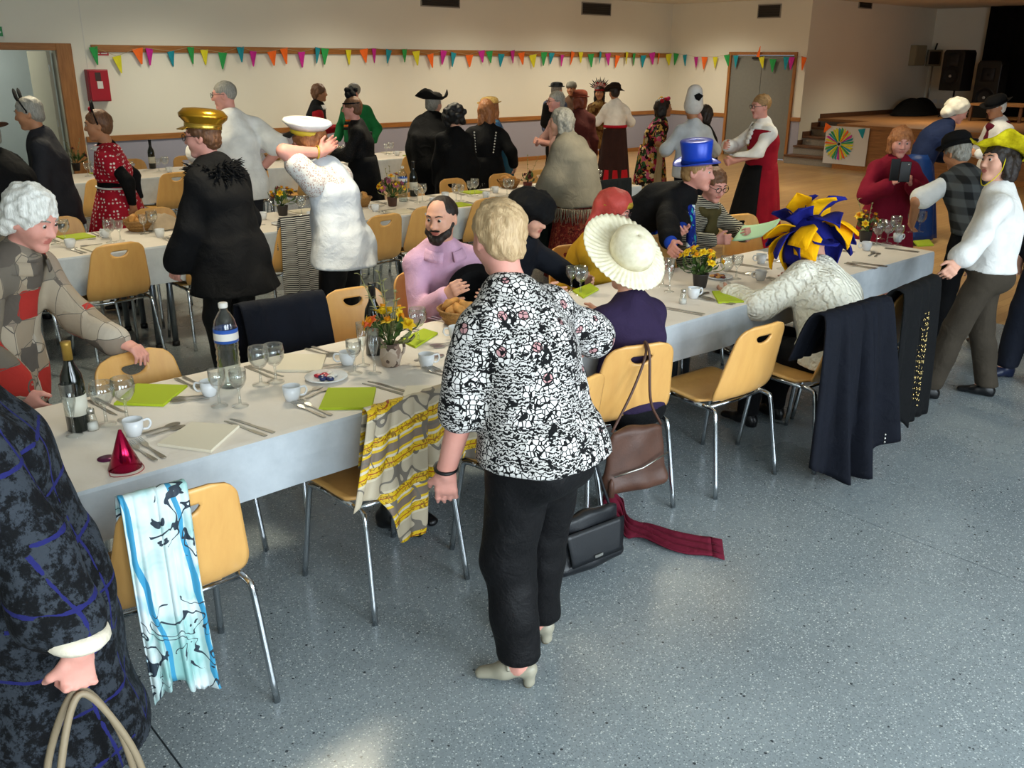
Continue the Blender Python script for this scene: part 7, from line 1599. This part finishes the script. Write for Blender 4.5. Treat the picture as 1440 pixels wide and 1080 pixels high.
# ---- second and back rows, laid in a rhythm
rng = np.random.RandomState(11)
OBST = [tuple(o.location[:2]) for o in C.objects if o.name.split('.')[0] in ('bread_basket', 'flower_arrangement', 'water_bottle', 'wine_bottle', 'napkin_cloth', 'ashtray_plate')]
def free(p, r): return all((p[0]-q[0])**2+(p[1]-q[1])**2 > r*r for q in OBST)
for row, x0, x1, ya, yb, st in ((2, 1.35, 7.0, T2Y0, T2Y1, 0.6), (3, 2.6, 7.4, T3Y0, T3Y1, 0.75)):
    k = 0; x = x0
    while x < x1:
        for side, y, an in ((0, ya+0.14, 0.0), (1, yb-0.14, PI)):
            sg = 1 if side == 0 else -1; col = 'lime green' if (k+side) % 2 == 0 else 'cream'
            if free((x, y), 0.2): napkin((x, y), an+rng.uniform(-.1, .1), col, row)
            if row == 2:
                pair('table_knife', (x+sg*0.16, y), an+rng.uniform(-.1, .1), row); pair('table_fork', (x-sg*0.15, y), an+rng.uniform(-.1, .1), row); cutlery('spoon', (x-sg*0.03, y+sg*0.15), an+1.5, row)
            if free((x-sg*0.15, y+sg*0.15), 0.15): cup((x-sg*0.15, y+sg*0.15), rng.uniform(0, 6), row)
            for q, kk in enumerate(('goblet', 'wine') if row == 2 else ('goblet',)): free((x+sg*(0.12+0.07*q), y+sg*(0.17+0.02*q)), 0.15) and drink(kk, (x+sg*(0.12+0.07*q), y+sg*(0.17+0.02*q)), row)
            if row == 3: drink('wine', (x+sg*0.2, y+sg*0.18), row)
        x += st; k += 1
# ================================================================== bags, coats and scarves
def drape(chair_e, path, xa, xb, mat, name, label, cat, amp=0.02, nf=4, hem=None, nu=60, nv=40, th=0.004, spread=0.0, xshift=0.0, seed=0, skew=0.0):
    """cloth hung over a chair back; path runs in the chair's y-z plane, x widens by spread"""
    P = smooth_path([(0, y, z) for y, z in path], nv*2); L = np.r_[0, np.cumsum(np.linalg.norm(np.diff(P, axis=0), axis=1))]; L /= L[-1]; rng = np.random.RandomState(seed); ph = rng.rand(3)*6
    def fn(u, v):
        vv = v*(1-(hem(u) if hem is not None else 0)*np.clip((v-0.25)/0.75, 0, 1)); y = np.interp(vv, L, P[:, 1]); z = np.interp(vv, L, P[:, 2])
        t = np.clip((v-0.25)/0.75, 0, 1); x = xa+(xb-xa)*u; x = x+(x-(xa+xb)/2)*spread*t+xshift*t+skew*t*t
        fold = amp*(0.25+t)*(np.sin(2*PI*nf*u+ph[0]+0.6*t)+0.45*np.sin(2*PI*nf*1.9*u+ph[1]))
        return x+0.4*fold*np.cos(7*u), y-np.abs(fold)*0.9-fold*0.35*t, z+0.006*np.sin(9*u+ph[2])*t
    o = obj(name, grid(nu, nv, fn), mat, None, loc=chair_e.location, rot=chair_e.rotation_euler, solid=th); return tag(o, label, cat)
BACK = [(-0.205, 0.62), (-0.235, 0.78), (-0.262, 0.856), (-0.290, 0.862), (-0.304, 0.84)]
def m_bluescarf():
    t = NT('blue_printed_scarf', 0.6, 0, 0.3); v = t.co()
    base = t.ramp(t.noise(v, 7, 3, 0.5, 0.6), [(0.35, '8AB8B4'), (0.5, 'C0D0CE'), (0.6, 'CDD6D6'), (0.72, '6AB0CC')])
    blue = t.math('GREATER_THAN', t.wave(t.co(rot=(0, 0.12, 0)), 2.6, 2.5, 2, 'X', 1.2), 0.965); c = t.mix(blue, base, '3A8CB0')
    ln = t.math('MULTIPLY', t.math('LESS_THAN', t.math('ABSOLUTE', t.math('SUBTRACT', t.math('FRACT', t.math('MULTIPLY', t.noise(v, 9, 2, 0.5, 0.6), 7.0)), 0.5)), 0.09), t.math('GREATER_THAN', t.noise(v, 4.5, 1), 0.50)); c = t.mix(ln, c, '2A343E'); t.color(c); return t.m
drape(CH_SCARF, BACK+[(-0.30, 0.6), (-0.292, 0.35), (-0.288, 0.20)], -0.165, 0.01, m_bluescarf(), 'printed_scarf', 'pale blue and white printed scarf hung over a chair back', 'scarf', 0.016, 3, lambda u: 0.06*np.sin(u*5), seed=2, spread=0.05, skew=0.02)
def m_yshawl():
    t = NT('yellow_baroque_print', 0.55, 0, 0.3); v = t.co()
    fld = t.wave(t.co(rot=(0.1, 0.22, 0), loc=(0, 0, 0.02)), 1.55, 1.2, 1, 'Z', 1.2)
    c = t.ramp(fld, [(0, 'B4A68E'), (0.20, 'C8BCA2'), (0.30, 'D4AE1A'), (0.50, '9A3418'), (0.55, 'D4AE1A'), (0.78, 'CFC4AE'), (0.88, 'D4AE1A'), (0.95, '7A6A5C')], 'CONSTANT')
    yel = t.math('MULTIPLY', t.math('GREATER_THAN', fld, 0.30), t.math('LESS_THAN', fld, 0.78))
    orn = t.math('LESS_THAN', t.math('ABSOLUTE', t.math('SUBTRACT', t.math('FRACT', t.math('MULTIPLY', t.noise(v, 26, 2, 0.5, 1.0), 6.0)), 0.5)), 0.14)
    c = t.mix(t.math('MULTIPLY', orn, yel), c, '8A6410')
    cur = t.math('MULTIPLY', t.math('LESS_THAN', t.math('ABSOLUTE', t.math('SUBTRACT', t.noise(v, 9, 1), 0.5)), 0.02), t.math('SUBTRACT', 1.0, yel)); c = t.mix(cur, c, '6E665C')
    t.color(c); return t.m
drape(CH_SHAWL, BACK+[(-0.31, 0.66), (-0.32, 0.52), (-0.325, 0.36)], -0.24, 0.19, m_yshawl(), 'print_shawl', 'yellow, cream and brown baroque print shawl hung over a chair back', 'shawl', 0.026, 3, lambda u: 0.22-0.42*np.exp(-((u-0.42)/0.15)**2)+0.12*np.sin(u*3), seed=5, spread=0.35, xshift=-0.05)
M_NAVYC = fabric('navy_coat_wool', '0B0E18')
nc = drape(CH_COAT, [(-0.16, 0.62), (-0.22, 0.80), (-0.262, 0.868), (-0.30, 0.876), (-0.33, 0.84), (-0.35, 0.6), (-0.36, 0.3), (-0.37, 0.03)], -0.44, 0.10, M_NAVYC, 'navy_coat', 'long navy coat hung over a chair back reaching the floor', 'coat', 0.06, 3, lambda u: 0.12*(1-np.sin(PI*u)), seed=1, spread=0.22, th=0.01)
for k in range(3): obj('cuff_button', ball(0.007, 6, (0.02+0.002*k, -0.455, 0.22-0.02*k)), M_STEEL, nc)
sj = drape(CH_SEQ, [(-0.16, 0.62), (-0.22, 0.80), (-0.262, 0.862), (-0.30, 0.866), (-0.325, 0.83), (-0.335, 0.6), (-0.34, 0.35), (-0.345, 0.10)], -0.30, 0.19, fabric('black_jacket_cloth', '0A0B0D'), 'sequinned_jacket', 'black jacket with gold sequin panel hung over a chair back', 'jacket', 0.03, 2, lambda u: 0.10*np.cos(u*4), seed=3, spread=0.1, th=0.008)
rng = np.random.RandomState(3); sq = []
ev = np.array([v.co for v in sj.data.vertices]).reshape(40, 60, 3)
for k in range(230):
    v = rng.uniform(0.45, 0.88); u = 0.50+0.28*(0.9-v)*0.6+rng.uniform(-.07, .07); P = ev[int(v*39), int(np.clip(u, 0, 0.98)*59)]; sq.append(ball(rng.uniform(0.0035, 0.007), 4, P+np.array([rng.uniform(-.006, .006), -0.012, rng.uniform(-.008, .008)]), (1, 0.5, 1)))
tag(obj('sequins', join(*sq), plain('gold_sequin', 'C8B078', 0.15, 0.9), sj), kind='stuff')
drape(CH_NAVY, [(-0.16, 0.52), (-0.20, 0.70), (-0.25, 0.87), (-0.30, 0.885), (-0.33, 0.84), (-0.34, 0.5)], -0.21, 0.22, M_NAVYC, 'navy_jacket', 'navy jacket with lace edge on the chair opposite the goblets', 'jacket', 0.02, 2, seed=4, th=0.01)
drape(CH_STRIPE, BACK+[(-0.31, 0.6), (-0.315, 0.35), (-0.32, 0.12)], -0.17, 0.20, stripes('black_white_stripe', 'B8B4AC', '16161A', 22, 'Z', 0.5), 'striped_jacket', 'black and white striped jacket hung over a second row chair', 'jacket', 0.035, 2, lambda u: 0.1*np.cos(u*5), seed=6, spread=0.15, th=0.008)
drape(CH_GREEN, BACK+[(-0.32, 0.6), (-0.33, 0.30)], -0.2, 0.2, fabric('dark_green_jacket', '16201E'), 'green_jacket', 'dark green jacket over a chair beside the shawl wearer', 'jacket', 0.025, 2, seed=7, th=0.01)
drape(CH_CHAR, BACK+[(-0.32, 0.6), (-0.33, 0.30)], -0.2, 0.2, fabric('charcoal_jacket', '131719'), 'charcoal_jacket', 'charcoal jacket over the chair at the second row end', 'jacket', 0.025, 2, seed=8, th=0.01)
def handbag(e_loc, rz, w, h, d, mat, label, name='handbag', slump=0.02, seed=0):
    e = empty(name, e_loc, rz, label, 'bag'); rng = np.random.RandomState(seed)
    b = SDF(); b.cap((0, 0, 0.05), (0, 0, h-0.03), (w/2, d/2), (w*0.42, d*0.28), 0.02, (1, 0, 0), end=0.8); b.cap((-w*0.42, 0, 0.035), (w*0.42, 0, 0.035), (d*0.5, 0.035), None, 0.03, (0, 1, 0))
    obj('body', b.mesh(0.009, disp=folds(0.004, (14, 14, 10), seed=seed)), mat, e); return e
M_BRNL = plain('brown_leather', '4E3226', 0.5, var=0.2, scale=14, bump=0.2, bscale=120); M_BLKL = plain('black_leather', '14161A', 0.4, bump=0.15, bscale=150)
def from_chair(c, p): v = Matrix.Rotation(c.rotation_euler[2], 4, 'Z') @ Vector(p); return Vector(c.location)+v
bl = from_chair(CH_BROWN, (-0.06, -0.345, 0.20))
bb = handbag(bl, CH_BROWN.rotation_euler[2], 0.30, 0.30, 0.10, M_BRNL, 'brown leather shoulder bag with a slanting zip hung on a chair back', 'shoulder_bag', seed=2)
obj('zip', tube([(-0.13, -0.055, 0.10), (0.0, -0.066, 0.125), (0.13, -0.055, 0.17)], 0.004, 6), M_STEEL, bb)
obj('strap', tube(smooth_path([(-0.12, 0, 0.28), (-0.02, 0.02, 0.44), (0.05, 0.045, 0.58), (0.062, 0.075, 0.635), (0.06, 0.03, 0.59), (0.06, 0.0, 0.40), (0.12, 0, 0.28)], 40), 0.006, 6), M_BRNL, bb)
tz = obj('tassel', xf(lathe([(0.004, 0), (0.012, -0.02), (0.016, -0.08)], 10), t=(-0.14, -0.05, 0.09)), M_BRNL, bb)
bl = from_chair(CH_BAG, (0.02, -0.30, 0.03))
kb = handbag(bl, CH_BAG.rotation_euler[2]-0.2, 0.34, 0.26, 0.10, M_BLKL, 'black leather shoulder bag hanging low beside the black trousers', 'shoulder_bag', seed=4)
obj('flap', xf(grid(12, 8, lambda u, v: ((2*u-1)*0.15*(1-0.15*v), -0.045-0.02*np.sin(v*PI/2), 0.20-0.14*v)), ), M_BLKL, kb, solid=0.005); obj('badge', box(-0.02, 0.02, -0.074, -0.069, 0.075, 0.087), M_STEEL, kb, smooth=False)
obj('strap', tube(smooth_path([(-0.13, 0, 0.19), (-0.06, 0.03, 0.45), (-0.02, 0.075, 0.80), (0.0, 0.10, 0.825), (0.02, 0.07, 0.78), (0.05, 0.03, 0.45), (0.13, 0, 0.19)], 40), 0.006, 6), M_BLKL, kb)
bz = handbag((2.54, 6.16, 0.455), 0.3, 0.20, 0.22, 0.09, stripes('zebra_print', '0E0E10', 'C8C4BC', 14, 'Z', 0.5, dist=6), 'zebra print handbag standing on a second row chair seat', 'zebra_bag', seed=6)
obj('clasp', ball(0.012, 8, (0, -0.03, 0.225)), M_STEEL, bz); obj('handle', tube(smooth_path([(-0.07, 0, 0.2), (-0.05, 0, 0.29), (0.05, 0, 0.29), (0.07, 0, 0.2)], 16), 0.005, 6), M_BLKL, bz)
# handbag carried by the plaid-coat woman
ce, cf, cL, cfc = COATWOMAN; a_ = scr(cfc)-PI/2; wp = rotz(a_) @ (cf.Wr[0]+cf.hd[0]*0.10)+np.array([cL[0], cL[1], 0])
hb_ = handbag((wp[0], wp[1], wp[2]-0.56), a_+PI/2, 0.34, 0.26, 0.13, plain('taupe_leather', '5A5044', 0.5, bump=0.2), 'taupe handbag hanging by two straps from the hand of the plaid coat wearer', 'handbag', seed=8)
for s in (-1, 1): obj('strap', tube(smooth_path([(-0.10, s*0.045, 0.23), (-0.075, s*0.035, 0.40), (-0.02, s*0.012, 0.545), (0.02, s*0.012, 0.545), (0.075, s*0.035, 0.40), (0.10, s*0.045, 0.23)], 30), 0.008, 6), plain('tan_strap', '8A7A62', 0.5), hb_)
# burgundy scarf on the floor
pts_ = [onz(*q, 0.0)[:2] for q in ((848, 716), (872, 724), (880, 745), (905, 752), (945, 765), (1000, 772))]
ctr = smooth_path([(p[0], p[1], 0) for p in pts_], 30)
def floor_scarf(u, v):
    i = v*29; x = np.interp(i, range(30), ctr[:, 0]); y = np.interp(i, range(30), ctr[:, 1]); w = np.interp(v, [0, 0.2, 0.5, 1], [0.10, 0.11, 0.075, 0.085])
    return x+(2*u-1)*w*0.75, y+(2*u-1)*w*0.62, 0.008+0.03*np.abs(np.sin(u*9+v*7))*np.interp(v, [0, 0.25, 1], [1.5, 1, 0.35])+0.05*np.exp(-((v-0.05)/0.12)**2)*np.sin(PI*u)
F_BURG = fabric('burgundy_wool', '5E1226'); c0 = np.array([ctr[10, 0], ctr[10, 1], 0]); fs = obj('wool_scarf', xf(grid(24, 44, floor_scarf), t=-c0), F_BURG, None, loc=c0, solid=0.006); tag(fs, 'burgundy wool scarf crumpled on the floor under the brown bag', 'scarf')
end = np.array(floor_scarf(np.linspace(0, 1, 26), np.ones(26))).T-c0; dv = nrm(ctr[-1]-ctr[-3])
tag(obj('fringe', join(*[tube([p, p+dv*0.02+np.array([0, 0, -0.004]), np.array([(p+dv*0.05)[0], (p+dv*0.05)[1], 0.004])], 0.003, 4) for p in end]), F_BURG, fs), kind='stuff')
# shoes under the front table
for k, (q, r_) in enumerate((((570, 756), -0.2), ((594, 738), -0.35))):
    ff = Figure(); ff.s = 1.0; ff.A = [np.array([0, 0.0, 0.085])]; ff.fd = [np.array([0, -1., 0])]; p = onz(*q, 0.0)
    tag(obj('court_shoe', shoe_mesh(ff, 0, 0.02), M_SHOE, None, loc=(p[0], p[1]+0.12, 0), rot=(0, 0, r_+0.5)), 'black leather shoe under the front row near the yellow shawl', 'shoe', 'shoes under the front table')
# black hat held by the bearded man
pe, pf, pL, pfc = PINKMAN; a_ = scr(pfc)-PI/2; w_ = rotz(a_) @ np.array([-0.10, 0.32, 0.83])+np.array([pL[0], pL[1], 0])
bh = empty('felt_hat', tuple(w_), a_, 'black felt hat held against the pink shirt', 'hat'); bh.rotation_euler = (rad(150), rad(20), a_)
obj('crown', xf(lathe([(0.095, 0), (0.094, 0.05), (0.08, 0.10), (0.04, 0.118), (0.0001, 0.12)], 26, cap=False), s=(1, 1.12, 1)), F_BLACK, bh, solid=0.004); obj('brim', brim(0.094, 0.145, 0.0, 0.01), F_BLACK, bh, solid=0.004)

# ================================================================== tell look-alikes apart by what they stand beside
def where(key): return PEOPLE[key][0].location[:2]
MARK1 = {'the gold-foiled wine bottle': put(112, 604)[:2], 'the cone party hat': put(176, 657)[:2], 'the blue-labelled water bottle': put(325, 543)[:2], 'the plate of sweets': put(459, 533)[:2], 'the daffodil jug': put(550, 514)[:2], 'the bread basket': put(648, 455)[:2], 'the floral blouse elbow': put(610, 530)[:2],
         'the sun hat wearer': where('sunhat'), 'the pot of daffodils': put(984, 404)[:2], 'the reader of the green sheet': where('reader'), 'the jester hat wearer': put(1150, 385)[:2], 'the red and yellow flower pot': put(1216, 340)[:2], 'the bowler hat man': where('bowler')}
MARK2 = {'the white-haired woman': (1.2, 6.2), 'the polka-dot skirt': where('dots'), 'the crumpled napkin': onz(222, 318, ZT)[:2], 'the gold cap wearer': (2.6, 6.2), 'the tall white-shirted man': where('whiteshirt'), 'the white lace blouse': (3.4, 6.2), 'the pink and yellow flowers': onz(552, 290, ZT)[:2], 'the feather fascinator wearer': where('feather'), 'the bearded man': (4.3, 6.15), 'the black curly wig wearer': where('wig'), 'the auburn bob wearer': where('velvet'), 'the fringed shawl': where('shawl'), 'the pink blouse wearer': where('pinkbl'), 'the charcoal jacket': CH_CHAR.location[:2]}
MARK3 = {'the dark green plant': onz(108, 240, ZT)[:2], 'the polka-dot skirt': (3.3, 9.6), 'the tall white-shirted man': (4.2, 9.7), 'the bread basket': onz(385, 225, ZT)[:2], 'the black lace dress': (6.1, 9.8), 'the green sweater man': where('green'), 'the red-sleeved woman': where('redvest'), 'the tricorn hat wearer': (7.2, 9.9)}
for o in list(C.objects):
    lb, gp_ = o.get('label'), o.get('group')
    if not lb or not gp_ or o.parent: continue
    row = {'front row': MARK1, 'second row': MARK2, 'back row': MARK3}
    mk = next((v for k, v in row.items() if k in gp_), None)
    if mk is not None and not gp_.startswith('tables'): lb = lb.replace(' paper cloth', '').replace('lying ', '')
    elif gp_ == 'chairs along the far side of the second table': mk = MARK2
    elif gp_ == 'chairs around the back table': mk = MARK3
    else: continue
    x, y = o.location[:2]; k = min(mk, key=lambda n: (mk[n][0]-x)**2+(mk[n][1]-y)**2)
    if gp_.startswith('tables'): continue
    if gp_.startswith('chairs'): lb = lb.replace('beech plywood chair with chrome legs', 'beech chair').replace('tucked in ', '')
    o['label'] = lb+', near '+k
